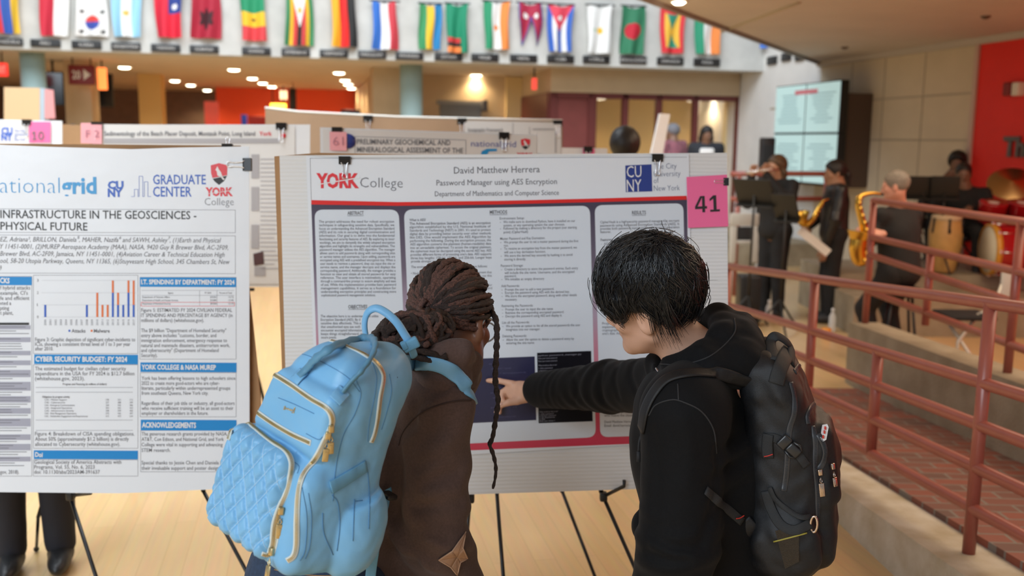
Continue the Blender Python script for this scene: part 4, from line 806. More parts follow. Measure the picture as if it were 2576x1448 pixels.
S3.quad(mb, [(637, 638), (662, 632), (664, 664), (639, 668)], .003, 1); S3.quad(mb, [(640, 670), (668, 670), (668, 694), (640, 694)], .002, 0); mb.sph(S3.h(714, 341), .012, 10, 2)
mb.build('body_text', [mat('faint_print', (.42, .4, .4), .6), mat('photo_print', (.09, .04, .04), .4), m_york], p3)
far_easel(S3, 232, 780, 313, 722, 'black tripod easel behind the gap between the front posters')
binder_clip(S3.h(708, 313), S3.x, -S3.y, S3.n, .05, 'black binder clip on the pale poster near the brown backed board')
mb = MB(); S3.quad(mb, [(203, 309), (256, 309), (256, 362), (203, 360)], .012, 0); S3.text(mb, 'F 2', (216, 345), (250, 345), 16, .016, 1, 0)
tag(mb.build('number_card', [M['pink_pale'], mat('faded_ink', (.5, .2, .25), .6)]), 'pale pink number card at the left end of the long title poster', 'number card')
binder_clip(S3.h(245, 311), S3.x, -S3.y, S3.n, .05, 'black binder clip above the pale pink card left of the long title')
# geochemical poster
S4 = Sheet(1080, 450, 4.2, 4, 6)
board(S4, [(805, 320), (1352, 338), (1352, 900), (812, 900)], .008, M['card_white'], 'display_board', 'pale display board right behind the board with the pink 41 card', o=-.004)
mb = MB(); S4.quad(mb, [(812, 324), (1350, 341), (1350, 880), (818, 880)], 0, 0); p4 = mb.build('poster', m_wp); tag(p4, 'pale poster with three capital title lines above the central poster', 'poster')
mb = MB()
for t, v, u1 in (('PRELIMINARY GEOCHEMICAL AND', 362, 1133), ('MINERALOGICAL ASSESSMENT OF THE', 382, 1165), ('BEACH SAND DEPOSITS', 401, 1080)): S4.text(mb, t, (898, v), (u1, v+3), 12.5, .002, 0, .012, maxs=None)
mb.build('title_text', M['ink_grey'], p4)
mb = MB(); S4.text(mb, 'nationalgrid', (1185, 368), (1298, 370), 15, .002, 0, .0, maxs=None)
S4.quad(mb, [(1208, 395), (1212, 380), (1225, 374), (1250, 374), (1250, 380), (1230, 381), (1222, 395)], .002, 1); mb.build('sponsor_logos', [mat('print_indigo', (.12, .14, .4), .5), m_ng], p4)
shield(S4, p4, 1310, 348, 24, 28); mb = MB(); S4.text(mb, 'YORK', (1300, 396), (1340, 397), 12, .002, 0, .04, maxs=None); mb.build('college_logo', m_york, p4)
mb = MB(); S4.line(mb, (893, 343), (1172, 352), 1, .002, 0); S4.line(mb, (893, 343), (893, 420), 1, .002, 0); S4.line(mb, (1172, 352), (1172, 420), 1, .002, 0); mb.build('title_box', m_gry, p4)
mb = MB(); mb.lathe(S4.h(876, 355, .003), [(0, 0), (.032, 0), (.032, -.002), (0, -.002)], 20, 0, S4.R@np.array([[1, 0, 0], [0, 0, 1], [0, 1, 0]])); mb.build('round_logo', m_cuny, p4)
mb = MB(); S4.quad(mb, [(829, 331), (872, 332), (872, 379), (830, 378)], .012, 0); S4.text(mb, '61', (838, 366), (864, 366), 22, .016, 1, -.01)
tag(mb.build('number_card', [M['pink_pale'], mat('faded_ink', (.5, .2, .25), .6)]), 'pale pink number card left of the three capital title lines', 'number card')
binder_clip(S4.h(848, 324), S4.x, -S4.y, S4.n, .045, 'black binder clip above the pale pink card left of the capital title'); binder_clip(S4.h(1268, 337), S4.x, -S4.y, S4.n, .045, 'black binder clip on the pale poster above the small shield crest')
easel(S4, [((1415, 1237), 3.5, (1496, 1448), 3.38), ((1010, 1237), 3.5, (930, 1448), 3.38), ((1212, 1100), 4.5, (1212, 1250), 4.9)], 'black tripod easel right behind the central board', S4.h(1200, 640, -.1), [((1415, 1180), 3.5, (1420, 1172), 3.45)])
# brown backed board
S5 = Sheet(1040, 400, 6.2, 3, 5)
m_tan = mat('tan_board_back', (.34, .22, .13), .8, noise=.08, nscale=4)
board(S5, [(667, 274), (750, 284), (1000, 297), (1165, 301), (1415, 306), (1415, 640), (672, 640)], .012, [m_tan], 'display_board', 'wide brown backed display board standing farthest back', o=-.006)
mb = MB(); mb.tube([S5.h(u, v-1, -.012) for u, v in ((667, 272), (750, 282), (1000, 295), (1165, 299), (1415, 304))], .008, 6); mb.build('board_edge', mat('board_white_edge', (.7, .68, .62), .6), bpy.data.objects['display_board.004'] if 'display_board.004' in bpy.data.objects else None)
mb = MB(); S5.quad(mb, [(1168, 303), (1412, 308), (1412, 620), (1170, 620)], .002, 0); p5 = mb.build('poster', mat('grey_poster_paper', (.55, .54, .52), .6)); tag(p5, 'grey poster on the right half of the brown backed board', 'poster')
mb = MB(); S5.text(mb, 'Stratigraphic Framework', (1176, 331), (1266, 331), 9, .005, 0, .012, maxs=None); S5.line(mb, (1290, 308), (1290, 400), 1, .005, 1); S5.line(mb, (1332, 318), (1332, 400), 1, .005, 1); S5.line(mb, (1340, 325), (1395, 325), 2, .005, 1); S5.line(mb, (1398, 330), (1398, 385), 2, .005, 1); S5.line(mb, (1350, 388), (1390, 392), 3, .005, 1)
mb.build('body_text', [M['ink_grey'], m_gry], p5)
for u, v, s in ((926, 294, 'left'), (1162, 301, 'middle'), (1403, 306, 'right')): binder_clip(S5.h(u, v, -.01), S5.x, -S5.y, S5.n, .06, f'black binder clip on the brown backed board, {s} one of three')
far_easel(S5, 667, 1415, 300, 640, 'black tripod easel behind the wide brown backed board')
# small low board with a pink card
S6 = Sheet(1470, 420, 5.4, 5, 6)
board(S6, [(1414, 371), (1528, 373), (1528, 700), (1414, 700)], .01, M['card_white'], 'display_board', 'low white display board right of the grey poster', o=-.005, )
mb = MB(); S6.quad(mb, [(1466, 373), (1496, 374), (1495, 396), (1466, 396)], .004, 0); S6.text(mb, '39', (1470, 392), (1486, 392), 13, .008, 1, .01)
tag(mb.build('number_card', [M['pink'], M['ink_grey']]), 'small bright pink card on the low white board by the black haired visitor', 'number card')
binder_clip(S6.h(1479, 372), S6.x, -S6.y, S6.n, .05, 'black binder clip above the small pink card on the low white board')
far_easel(S6, 1414, 1528, 372, 700, 'black tripod easel behind the low white board')
# board with the pink 10
S7 = Sheet(80, 400, 5.6, 3, 5)
board(S7, [(-120, 298), (155, 304), (156, 640), (-120, 640)], .012, M['card_white'], 'display_board', 'white display board with the pink 10 card at the left edge', o=-.006)
mb = MB(); S7.quad(mb, [(-110, 303), (128, 306), (128, 620), (-110, 620)], .002, 0); p7 = mb.build('poster', m_wp); tag(p7, 'pale poster with a blue logo left of the pink 10 card', 'poster')
mb = MB(); S7.text(mb, 'CU', (3, 337), (32, 337), 14, .004, 0, .05, maxs=None); S7.text(mb, 'NY', (3, 353), (32, 353), 14, .004, 0, .05, maxs=None)
for t, v in (('The City', 332), ('University', 341), ('of', 347), ('New York', 354)): S7.text(mb, t, (36, v), (36+len(t)*3.4, v), 6, .004, 0)
mb.build('university_logo', m_cb, p7)
mb = MB(); S7.quad(mb, [(73, 306), (128, 306), (127, 359), (73, 359)], .006, 0); digits(S7, mb, '10', (77, 352), (112, 352), (77, 330), .01, 1)
tag(mb.build('number_card', [M['pink'], M['ink_grey']]), 'bright pink number card reading 10 at the left edge', 'number card')
binder_clip(S7.h(68, 304), S7.x, -S7.y, S7.n, .05, 'black binder clip left of the pink 10 card')
far_easel(S7, -120, 155, 300, 640, 'black tripod easel behind the white board with the pink 10 card')
S8 = Sheet(180, 400, 6.4, 3, 5)
board(S8, [(150, 312), (225, 316), (225, 640), (150, 640)], .01, M['cardboard'], 'display_board', 'narrow brown cardboard board between the pink 10 card and the pale pink card', o=-.006)
far_easel(S8, 150, 225, 312, 640, 'black tripod easel behind the narrow brown cardboard board')
# kiosk panel on the left
S9 = Sheet(60, 300, 9.0, 6, 0)
e = empty('display_kiosk', [S9.h(60, 560)[0], 9.0, 0], 'tall beige display kiosk with a pale blue side at the left edge', 'kiosk')
mb = MB(); mb.prism([S9.h(u, v) for u, v in ((10, 219), (100, 221), (100, 760), (10, 760))], -S9.n*.1); mb.build('panel', mat('kiosk_beige', (.66, .46, .26), .7), e)
mb = MB(); mb.prism([S9.h(u, v) for u, v in ((100.5, 221), (112, 222), (112, 780), (100.5, 770))], -S9.n*.1); mb.build('side_trim', mat('kiosk_blue', (.4, .48, .55), .6), e)
mb = MB(); mb.prism([S9.h(u, v, .0) for u, v in ((112.5, 224), (133, 226), (138, 298), (112.5, 298))], -S9.n*.02); mb.build('pink_notice', mat('notice_pink', (.68, .3, .3), .7), e)
mb = MB(); mb.prism([S9.h(u, v, .02) for u, v in ((-6, 770), (135, 770), (135, 800), (-6, 800))], -S9.n*.3); mb.build('foot', M['black_metal'], e)
# white sign leaning by the visitors
S10 = Sheet(1660, 340, 8.2, 20, 12)
mb = MB(); mb.prism([S10.h(u, v) for u, v in ((1660, 285), (1686, 287), (1667, 390), (1651, 890), (1605, 890), (1637, 390))], -S10.n*.02); tag(mb.build('white_sign', M['card_white']), 'slanted white panel standing beside the visitor in pink plaid', 'panel')
# ================================================================= people: shared modelling
def frame(f, up=(0, 0, 1)):
    f = nrm(f); r = nrm(np.cross(f, up)); u = np.cross(r, f); return np.stack([r, f, u], 1)   # columns: right, forward, up
def look(az, pitch, roll=0):     # az: degrees from +Y towards +X, pitch: downwards
    a, p = math.radians(az), math.radians(pitch); R = frame((math.sin(a)*math.cos(p), math.cos(a)*math.cos(p), -math.sin(p)))
    if roll:
        c, s = math.cos(math.radians(roll)), math.sin(math.radians(roll)); R = np.stack([c*R[:, 0]+s*R[:, 2], R[:, 1], c*R[:, 2]-s*R[:, 0]], 1)
    return R
def head_sdf(P, H, R, s=1.0):
    q = ((P-np.asarray(H, np.float32))@np.asarray(R, np.float32))/s; m = q.copy(); m[:, 0] = np.abs(m[:, 0])
    d = d_ell(q, (0, -.012, .022), (.074, .096, .088)); d = smin(d, d_ell(q, (0, .034, -.04), (.058, .060, .088)), .03)
    d = smin(d, d_cone(m, (.052, .0, -.062), (.012, .074, -.104), .018, .017), .03); d = smin(d, d_ell(q, (0, .08, -.108), (.02, .016, .016)), .02)
    d = smin(d, d_ell(m, (.044, .055, -.03), (.024, .026, .02)), .02); d = smin(d, d_ell(m, (.03, .082, .012), (.03, .012, .009)), .014)
    d = smax(d, -d_ell(m, (.031, .102, -.010), (.019, .017, .013)), .012); d = smin(d, d_ell(m, (.031, .078, -.010), (.0135, .0125, .0115)), .003)
    d = smin(d, d_cone(q, (0, .09, .002), (0, .112, -.038), .008, .0125), .012); d = smin(d, d_ell(m, (.0115, .100, -.044), (.009, .011, .008)), .008)
    d = smin(d, d_cone(m, (0, .0965, -.066), (.022, .084, -.070), .0072, .004), .005); d = smin(d, d_cone(m, (0, .095, -.077), (.02, .084, -.074), .0085, .004), .005)
    ear = d_ell(m, (.079, -.012, -.018), (.0105, .021, .033)); ear = smax(ear, -d_ell(m, (.09, -.006, -.014), (.009, .011, .018)), .006)
    return smin(d, ear, .008)*s
def hand_sdf(P, W, dr, pn, s=1.0, curl=.5, side=1):
    """wrist W, direction dr, palm normal pn (out of the palm); five separate fingers"""
    R = frame(dr, pn); q = ((P-np.asarray(W, np.float32))@np.asarray(R, np.float32))/s      # x right, y along, z palm normal
    d = d_ell(q, (0, .045, 0), (.040, .058, .016))
    for i, (x, L) in enumerate(((-.030, .066), (-.010, .076), (.010, .072), (.029, .056))):
        x *= side; c = curl*(1+.1*i); p = [np.array([x*.9, .08, 0])]; an = c*.5
        for k, f in enumerate((.45, .32, .23)):
            p.append(p[-1]+np.array([x*.08, math.cos(an)*L*f, math.sin(an)*L*f])); an += c*.9
        d = smin(d, chain(q, p, (.0098, .009, .0082, .0068), .004), .008)
    d = smin(d, chain(q, [(-.022*side, .02, .004), (-.048*side, .05, .016), (-.05*side, .078, .024+.02*curl), (-.042*side, .1, .03+.03*curl)], (.014, .0125, .0105, .0085), .006), .012)
    return d*s
def bounds(pts, pad):
    p = np.array(pts); return p.min(0)-pad, p.max(0)+pad
def nz3(P, k, ph=0.):
    return np.sin(P[:, 0]*k+1.3*np.sin(P[:, 2]*k*.7+ph))*np.sin(P[:, 2]*k*.8+1.7*np.sin(P[:, 1]*k*.6+ph))*np.cos(P[:, 1]*k*.9+ph)
def body_sdf(J, hands=True, hs=1.0, extra=None):
    def fn(P):
        d = head_sdf(P, J['head'], J['hR'], hs); hd = np.asarray(J['head'])
        d = smin(d, d_cone(P, hd-J['hR'][:, 2]*.06*hs-J['hR'][:, 1]*.02*hs, J['neck'], .052*hs, .058*hs), .03)
        sh = (J['shL']+J['shR'])/2; hp = (J['hipL']+J['hipR'])/2; ax = nrm(J['shR']-J['shL'])
        d = smin(d, d_cone(P, J['shL']*.8+sh*.2, J['shR']*.8+sh*.2, .055, .055), .05); d = smin(d, d_cone(P, J['neck'], sh*.7+hp*.3, .06, .11), .05)
        d = smin(d, d_cone(P, sh*.7+hp*.3, hp, .11, .11), .05)
        for s in 'LR':
            d = smin(d, chain(P, [J['sh'+s], J['el'+s], J['wr'+s]], (.045, .038, .026), .02), .03)
            d = smin(d, chain(P, [J['hip'+s], J['kn'+s], J['an'+s]], (.075, .05, .035), .03), .04)
            if hands and J.get('hand'+s):
                dr, pn, cu, sd = J['hand'+s]; d = smin(d, hand_sdf(P, J['wr'+s], dr, pn, .95, cu, sd), .015)
        if extra is not None: d = smin(d, extra(P), .012)
        return d
    return fn
def top_sdf(J, w=1.0, sl=(.062, .055, .043), cuff=.93, fold=.003, long=.06, extra=None, chest=.13):
    sh = (J['shL']+J['shR'])/2; hp = (J['hipL']+J['hipR'])/2; ax = nrm(J['shR']-J['shL']); up = nrm(sh-hp); R = np.stack([ax, np.cross(up, ax), up], 1)
    W = np.linalg.norm(J['shR']-J['shL'])/2; L = np.linalg.norm(sh-hp)
    wr = {s: J['el'+s]+(J['wr'+s]-J['el'+s])*cuff for s in 'LR'}
    def fn(P):
        d = d_ell(P, sh-up*L*.30, (W*.98*w, chest*w, L*.42), R); d = smin(d, d_ell(P, sh-up*L*.72, (W*.86*w, chest*1.02*w, L*.42), R), .06)
        d = smin(d, d_cone(P, J['shL'], J['shR'], .055*w, .055*w), .08); d = smin(d, d_cone(P, J['neck']-up*.03, sh, .07, .08), .05)
        d = smin(d, d_ell(P, hp+up*.02, (W*.9*w, chest*1.04*w, long+.06), R), .05)
        for s in 'LR':
            a = chain(P, [J['sh'+s], J['el'+s], wr[s]], sl, .03)
            if fold:
                t = ((P-J['el'+s].astype(np.float32))@nrm(J['wr'+s]-J['sh'+s]).astype(np.float32)); a = a+fold*np.sin(t*150+2*np.sin(P[:, 2]*30)+P[:, 0]*40)*np.exp(-(t/.11)**2)
            d = smin(d, a, .035)
        if fold: d = d+fold*1.1*nz3(P, 26)+fold*.5*nz3(P, 55, 1.)
        if extra is not None: d = extra(P, d)
        hd = np.asarray(J['head']); d = smax(d, -d_cone(P, J['neck']-up*.0, hd, .062, .06), .015)     # neck opening
        return d
    return fn
def trouser_sdf(J, r=(.098, .075, .06)):
    hp = (J['hipL']+J['hipR'])/2
    def fn(P):
        d = d_cone(P, J['hipL']+ZV*.03, J['hipR']+ZV*.03, .105, .105)
        for s in 'LR': d = smin(d, chain(P, [J['hip'+s], J['kn'+s], J['an'+s]+ZV*.02], r, .03), .04)
        return d+.003*nz3(P, 30, 2.)
    return fn
def shoe_sdf(an, f):
    f = nrm([f[0], f[1], 0]); R = frame(f); c = np.array([an[0], an[1], .045])+f*.055
    return lambda P: smax(smin(d_ell(P, c, (.046, .135, .045), R), d_cone(P, [an[0], an[1], .06], an, .048, .045), .03), -(P[:, 2]-.004), .006)
def hair_sdf(J, kind, hs=1.0):
    H, R = J['head'], J['hR']
    def fn(P):
        q = ((P-np.asarray(H, np.float32))@np.asarray(R, np.float32))/hs; m = q.copy(); m[:, 0] = np.abs(m[:, 0])
        t = {'afro': .03, 'short': .012, 'long': .016, 'tied': .012, 'close': .006}[kind]
        d = d_ell(q, (0, -.015, .026), (.077+t, .099+t, .090+t))
        cut = smax(q[:, 1]-(.055+.35*np.maximum(q[:, 2]-.03, 0)*2.2), -(q[:, 2]+.0), .01) if kind == 'x' else np.minimum(q[:, 1]-.035+0*q[:, 0], 0)
        hl = (q[:, 1]*1.15-q[:, 2]*.75+(-.045 if kind != 'afro' else -.05))     # face side of the hairline
        d = smax(d, hl, .012); d = smax(d, -(q[:, 2]+.075), .01)
        if kind == 'long': d = smin(d, chain(m, [(.06, -.03, .03), (.082, -.02, -.06), (.082, -.01, -.17)], (.03, .03, .022), .02), .03); d = smin(d, d_ell(q, (0, -.06, -.09), (.08, .04, .1)), .03)
        if kind == 'tied': d = smin(d, chain(q, [(0, -.1, .0), (0, -.13, -.06), (0, -.12, -.16)], (.03, .028, .016), .02), .02)
        return (d+.003*nz3(q, 90)+.0015*nz3(q, 200, 1.))*hs
    return fn
def person(label, J, mats, kind='short', h=.012, hs=.96, w=1.0, sl=(.062, .055, .043), top='shirt', group=None, hands=True, long=.06, chest=.13):
    """mats: skin, top, trousers, hair, shoes"""
    hp = (J['hipL']+J['hipR'])/2; e = empty('person', [hp[0], hp[1], 0], label, 'person', group)
    pts = [J[k] for k in J if isinstance(J[k], np.ndarray) and J[k].shape == (3,)]; lo, hi = bounds(pts, .26); lo[2] = max(lo[2], 0)
    sdf_obj('body', body_sdf(J, hands, hs), lo, hi, h*.75, mats[0], e); sdf_obj(top, top_sdf(J, w, sl, long=long, chest=chest), lo, hi, h, mats[1], e)
    sdf_obj('trousers', trouser_sdf(J), lo, hi, h, mats[2], e)
    for s in 'LR':
        f = J.get('toe'+s, J['tf']); a = J['an'+s]; sdf_obj('shoe', shoe_sdf(a, f), a-np.array([.2, .2, a[2]]), a+.2, h*.8, mats[4], e)
    hr = np.asarray(J['head']); sdf_obj('hair', hair_sdf(J, kind, hs), hr-.3, hr+.25, h*.6, mats[3], e)
    return e
def stand(X, Y, z0, ht, az, lean=0, arms=None, hR=None, spread=.09, wsh=.19):
    """joints of a standing figure; az degrees from +Y towards +X"""
    k = ht/1.7; a = math.radians(az); f = np.array([math.sin(a), math.cos(a), 0]); r = np.array([math.cos(a), -math.sin(a), 0]); B = np.array([X, Y, z0]); U = lambda z, x=0, y=0: B+ZV*z*k+r*x*k+f*y*k
    J = dict(head=U(1.565, 0, .03), neck=U(1.43, 0, -.01), shL=U(1.385, -wsh), shR=U(1.385, wsh), elL=U(1.11, -.24, -.02), elR=U(1.11, .24, -.02), wrL=U(.87, -.24, .06), wrR=U(.87, .24, .06),
             hipL=U(.9, -.085), hipR=U(.9, .085), knL=U(.5, -spread, .02), knR=U(.5, spread, .02), anL=U(.08, -spread), anR=U(.08, spread))
    J['tf'] = f; J['hR'] = look(az, 5) if hR is None else hR; J['handL'] = (-ZV+f*.1, r, .5, 1); J['handR'] = (-ZV+f*.1, -r, .5, -1)
    if arms:
        for n, p in arms.items(): J[n] = U(p[2], p[0], p[1]) if not isinstance(p[0], (tuple, np.ndarray)) else p
    return J
# rays from the camera onto a modelled surface (used to lay seams, zips and straps on the cloth)
def on(fn, u, v, d0=1.0, d1=4.0, off=0.):
    d = nrm(at(u, v, 1)-CAM); t = d0; f = lambda t: float(fn((CAM+d*t)[None].astype(np.float32))[0])-off
    s = f(t); n = 0
    while s > 3e-4 and t < d1 and n < 260: tp = t; t += max(s*.55, 3e-4); s = f(t); n += 1
    if t >= d1 or n >= 260: return None
    if s < 0 and n:
        lo_, hi_ = tp, t
        for _ in range(12):
            mi = (lo_+hi_)/2
            if f(mi) > 0: lo_ = mi
            else: hi_ = mi
        t = lo_
    return CAM+d*t
def trace(fn, px, n=6, off=0., closed=False, d0=1.0):
    out = []
    for u, v in spline([np.array(p, float) for p in px], n, closed):
        p = on(fn, u, v, d0, off=off)
        if p is not None and (not out or np.linalg.norm(p-out[-1]) < .12): out.append(p)
    return out
def stroke(name, fn, px, r, m, parent, off=0., flat=None, n=6, closed=False, sides=8, d0=1.0):
    pts = trace(fn, px, n, off, closed, d0)
    if len(pts) < 3: print('stroke lost', name, px[0]); return None
    mb = MB(); strip(mb, pts, r, fn, flat, sides, closed); return mb.build(name, m, parent)
def grad(fn, p, e=.002):
    p = np.asarray(p, float); Q = np.array([p+np.eye(3)[i]*e*s for i in range(3) for s in (1, -1)], np.float32); v = fn(Q); return nrm([v[0]-v[1], v[2]-v[3], v[4]-v[5]])
def strip(mb, pts, r, fn, flat=None, sides=8, closed=False, m=0):
    """a tube whose wide side lies on the surface: flat = (half width, half thickness)"""
    if flat is None: mb.tube(pts, r, sides, m, closed=closed); return
    L = len(pts); vs = []
    for i, p in enumerate(pts):
        t = nrm(np.asarray(pts[(i+1) % L] if (closed or i < L-1) else p)-np.asarray(pts[i-1] if (closed or i > 0) else p)); nn = grad(fn, p); b = nrm(np.cross(t, nn)); nn = np.cross(b, t)
        for k in range(sides):
            a = 2*math.pi*k/sides; c, s = math.cos(a), math.sin(a); c = np.sign(c)*abs(c)**.5; s = np.sign(s)*abs(s)**.5; vs.append(p+b*flat[0]*c+nn*flat[1]*s)
    fs = [(i*sides+k, i*sides+(k+1) % sides, ((i+1) % L)*sides+(k+1) % sides, ((i+1) % L)*sides+k) for i in range(L if closed else L-1) for k in range(sides)]
    if not closed: fs += [tuple(range(sides))[::-1], tuple((L-1)*sides+k for k in range(sides))]
    mb.add(vs, fs, m, True)
m_skinl = mat('light_skin', (.62, .36, .25), .5, noise=.05, nscale=30, spec=.4); m_skind = mat('dark_skin', (.2, .088, .05), .42, noise=.12, nscale=25, spec=.5)
m_hairk = mat('black_hair', (.010, .0108, .013), .3, spec=.7)
m_jean = mat('denim', (.018, .04, .085), .8, noise=.25, nscale=120, bump=.15, bscale=500)
m_blkc = mat('black_fleece', (.0048, .0048, .0054), .8, spec=.15, noise=.2, nscale=300, bump=.12, bscale=700, sheen=.03)
m_brn = mat('brown_fleece', (.098, .063, .055), .9, noise=.12, nscale=200, spec=.2, bump=.12, bscale=600, sheen=.08)
m_shoe = mat('dark_shoe', (.02, .02, .022), .5)

def creases(fn, lines, d0=1.0):
    """soft folds laid along pixel lines traced on the cloth: (line, depth, width); negative depth = ridge"""
    L = []
    for px_, dp, wd_ in lines:
        t = [p for p in (on(fn, u, v, d0) for u, v in spline([np.array(p, float) for p in px_], 3)) if p is not None]
        if len(t) > 1: L.append((np.array(t, np.float32), dp, wd_, t[0]*0+np.mean(t, 0), max(np.linalg.norm(np.array(t)-np.mean(t, 0), axis=1))))
        else: print('crease lost', px_[0])
    def g(P):
        d = fn(P); out = np.array(d)
        for t, dp, wd_, c, R_ in L:
            m = (np.linalg.norm(P-c.astype(np.float32), axis=1) < R_+wd_*3) & (np.abs(d) < .08)
            if m.any():
                Q = P[m]; e = np.full(len(Q), 9., np.float32)
                for i in range(len(t)-1): e = np.minimum(e, d_cone(Q, t[i], t[i+1], 0, 0))
                out[m] += dp*np.exp(-(e/wd_)**2)
        return out
    return g
def surf_patch(fn, poly, off, n=5, d0=1.0):
    """fan of a pixel outline, subdivided and laid on the surface"""
    c = np.mean(poly, 0); mb = MB(); k = len(poly)
    for i in range(k):
        a, b_ = np.array(poly[i], float), np.array(poly[(i+1) % k], float); idx = {}; vs = []
        for r in range(n+1):
            for q in range(r+1):
                p = c+(a-c)*(r-q)/n+(b_-c)*q/n; w_ = on(fn, p[0], p[1], d0, off=off)
                if w_ is None: w_ = vs[-1] if vs else at(p[0], p[1], 2)
                idx[(r, q)] = len(vs); vs.append(w_)
        fs = []
        for r in range(n):
            for q in range(r+1):
                fs.append((idx[(r, q)], idx[(r+1, q)], idx[(r+1, q+1)]))
                if q < r: fs.append((idx[(r, q)], idx[(r+1, q+1)], idx[(r, q+1)]))
        mb.add(vs, fs, 0, True)
    return mb
# ================================================================= the man in black
def seam(name, fn, px, m, par, r=.0013, off=.0003, n=8): return stroke(name, fn, px, r, m, par, off, n=n)
mh = at(1637, 752, 2.15); mR = look(-58, 12, 19)
MJ = dict(head=mh, hR=mR, neck=at(1752, 905, 2.17), shL=at(1722, 1048, 1.98), shR=at(1700, 968, 2.36), elL=at(1706, 1368, 1.94), wrL=at(1640, 1590, 2.06),
          elR=at(1530, 972, 2.62), wrR=at(1352, 980, 2.875), tf=np.array([-.87, .5, 0.]))
mr_ = np.array([.5, .87, 0.]); hp = at(1812, 1520, 2.17)
MJ['hipL'] = hp-mr_*.09; MJ['hipR'] = hp+mr_*.09
for s, k in (('L', -1), ('R', 1)):
    b_ = MJ['hip'+s]; MJ['kn'+s] = np.array([b_[0], b_[1], .40])+MJ['tf']*.03+mr_*k*.02; MJ['an'+s] = np.array([b_[0], b_[1], .085])-MJ['tf']*.02+mr_*k*.03
MJ['handL'] = (nrm(MJ['wrL']-MJ['elL']), mr_, .6, 1)
def man_hand(P):
    d = chain(P, [at(1352, 980, 2.875), at(1325, 984, 2.893)], (.027, .027), .01)
    Rp = frame(at(1285, 985, 2.93)-at(1340, 983, 2.885), nrm(np.array([.35, -.85, .45])))
    d = smin(d, d_ell(P, at(1304, 983, 2.914), (.034, .045, .0185), Rp), .02)
    f = lambda pts, rs, k=.008: chain(P, [at(*p) for p in pts], rs, .003)
    d = smin(d, f([(1288, 964, 2.925), (1254, 957, 2.945), (1238, 957, 2.952), (1227, 956.5, 2.957)], (.0104, .0090, .0082, .0072)), .008)
    d = smin(d, f([(1284, 972, 2.935), (1262, 987, 2.945), (1263, 1005, 2.935), (1271, 1012, 2.925)], (.011, .0095, .0085, .0075)), .007)
    d = smin(d, f([(1285, 983, 2.945), (1262, 1003, 2.955), (1256, 1024, 2.952), (1257, 1038, 2.948)], (.011, .0092, .0082, .007)), .006)
    d = smin(d, f([(1290, 994, 2.95), (1268, 1014, 2.965), (1252, 1030, 2.962), (1247, 1036, 2.96)], (.0095, .008, .0072, .0062)), .005)
    d = smin(d, f([(1325, 998, 2.892), (1301, 1008, 2.882), (1279, 1012, 2.878), (1262, 1019, 2.878)], (.0165, .0125, .0105, .0085)), .012)
    return d
man = empty('person', [hp[0], hp[1], 0], 'person in a black hoodie and black backpack pointing at the poster', 'person')
lo, hi = bounds([MJ[k] for k in MJ if isinstance(MJ[k], np.ndarray) and MJ[k].shape == (3,)], .2); lo[2] = 0
bf = body_sdf(MJ, True, 1.02, man_hand); MJ['handR'] = None
sdf_obj('body', bf, lo-np.array([.1, 0, 0]), hi, .0042, m_skinl, man, 1)
rings = [([(1648, 915, 2.23), (1690, 918, 2.09), (1765, 893, 2.05), (1822, 842, 2.10), (1808, 795, 2.22), (1750, 810, 2.32), (1678, 875, 2.32)], (.018, .02, .022, .026, .027, .025, .02)),
         ([(1656, 945, 2.23), (1715, 945, 2.07), (1790, 930, 2.03), (1862, 905, 2.06), (1856, 835, 2.20), (1770, 850, 2.34), (1690, 905, 2.35)], (.02, .028, .036, .042, .040, .038, .032))]
RG = [([at(*p) for p in r], rs) for r, rs in rings]
hoodbag = [(at(1856, 868, 2.14), (.052, .07, .06)), (at(1846, 918, 2.09), (.068, .075, .042)), (at(1880, 925, 2.10), (.035, .06, .035))]
def man_top_extra(P, d):
    a = None
    arm = chain(P, [MJ['shR'], MJ['elR'], MJ['elR']+(MJ['wrR']-MJ['elR'])*.97], (.078, .066, .05), .03)
    ax = nrm(MJ['wrR']-MJ['shR']).astype(np.float32); t = (P-MJ['elR'].astype(np.float32))@ax
    arm = arm+.0032*np.sin(t*120+1.6*np.sin(P[:, 2]*34)+P[:, 0]*18)*np.exp(-((t-.02)/.13)**2)+.002*np.sin(t*210+P[:, 2]*60)*np.exp(-((t-.2)/.05)**2)
    d = smin(d, arm, .04)
    d = smin(d, d_ell(P, at(1612, 1322, 2.12), (.022, .035, .034)), .02)
    arm = chain(P, [MJ['shL'], MJ['elL'], MJ['elL']+(MJ['wrL']-MJ['elL'])*.95], (.084, .076, .062), .03)
    tz_ = P[:, 2]-MJ['elL'][2]; arm = arm+.004*np.sin(tz_*105+1.5*np.sin(P[:, 0]*26)+P[:, 1]*30)*np.exp(-((tz_+.0)/.09)**2)
    d = smin(d, arm, .075); d = smin(d, d_cone(P, at(1760, 960, 2.1), MJ['shL']+ZV*.02, .075, .07), .06); bk_ = (MJ['shL']+MJ['shR'])/2-MJ['tf']*.09
    d = smin(d, d_cone(P, bk_-ZV*.12, bk_-ZV*.45, .13, .12), .06)
    return d
tf0 = top_sdf(MJ, 1.02, (.05, .05, .04), fold=.0028, long=.1, chest=.14, extra=man_top_extra)
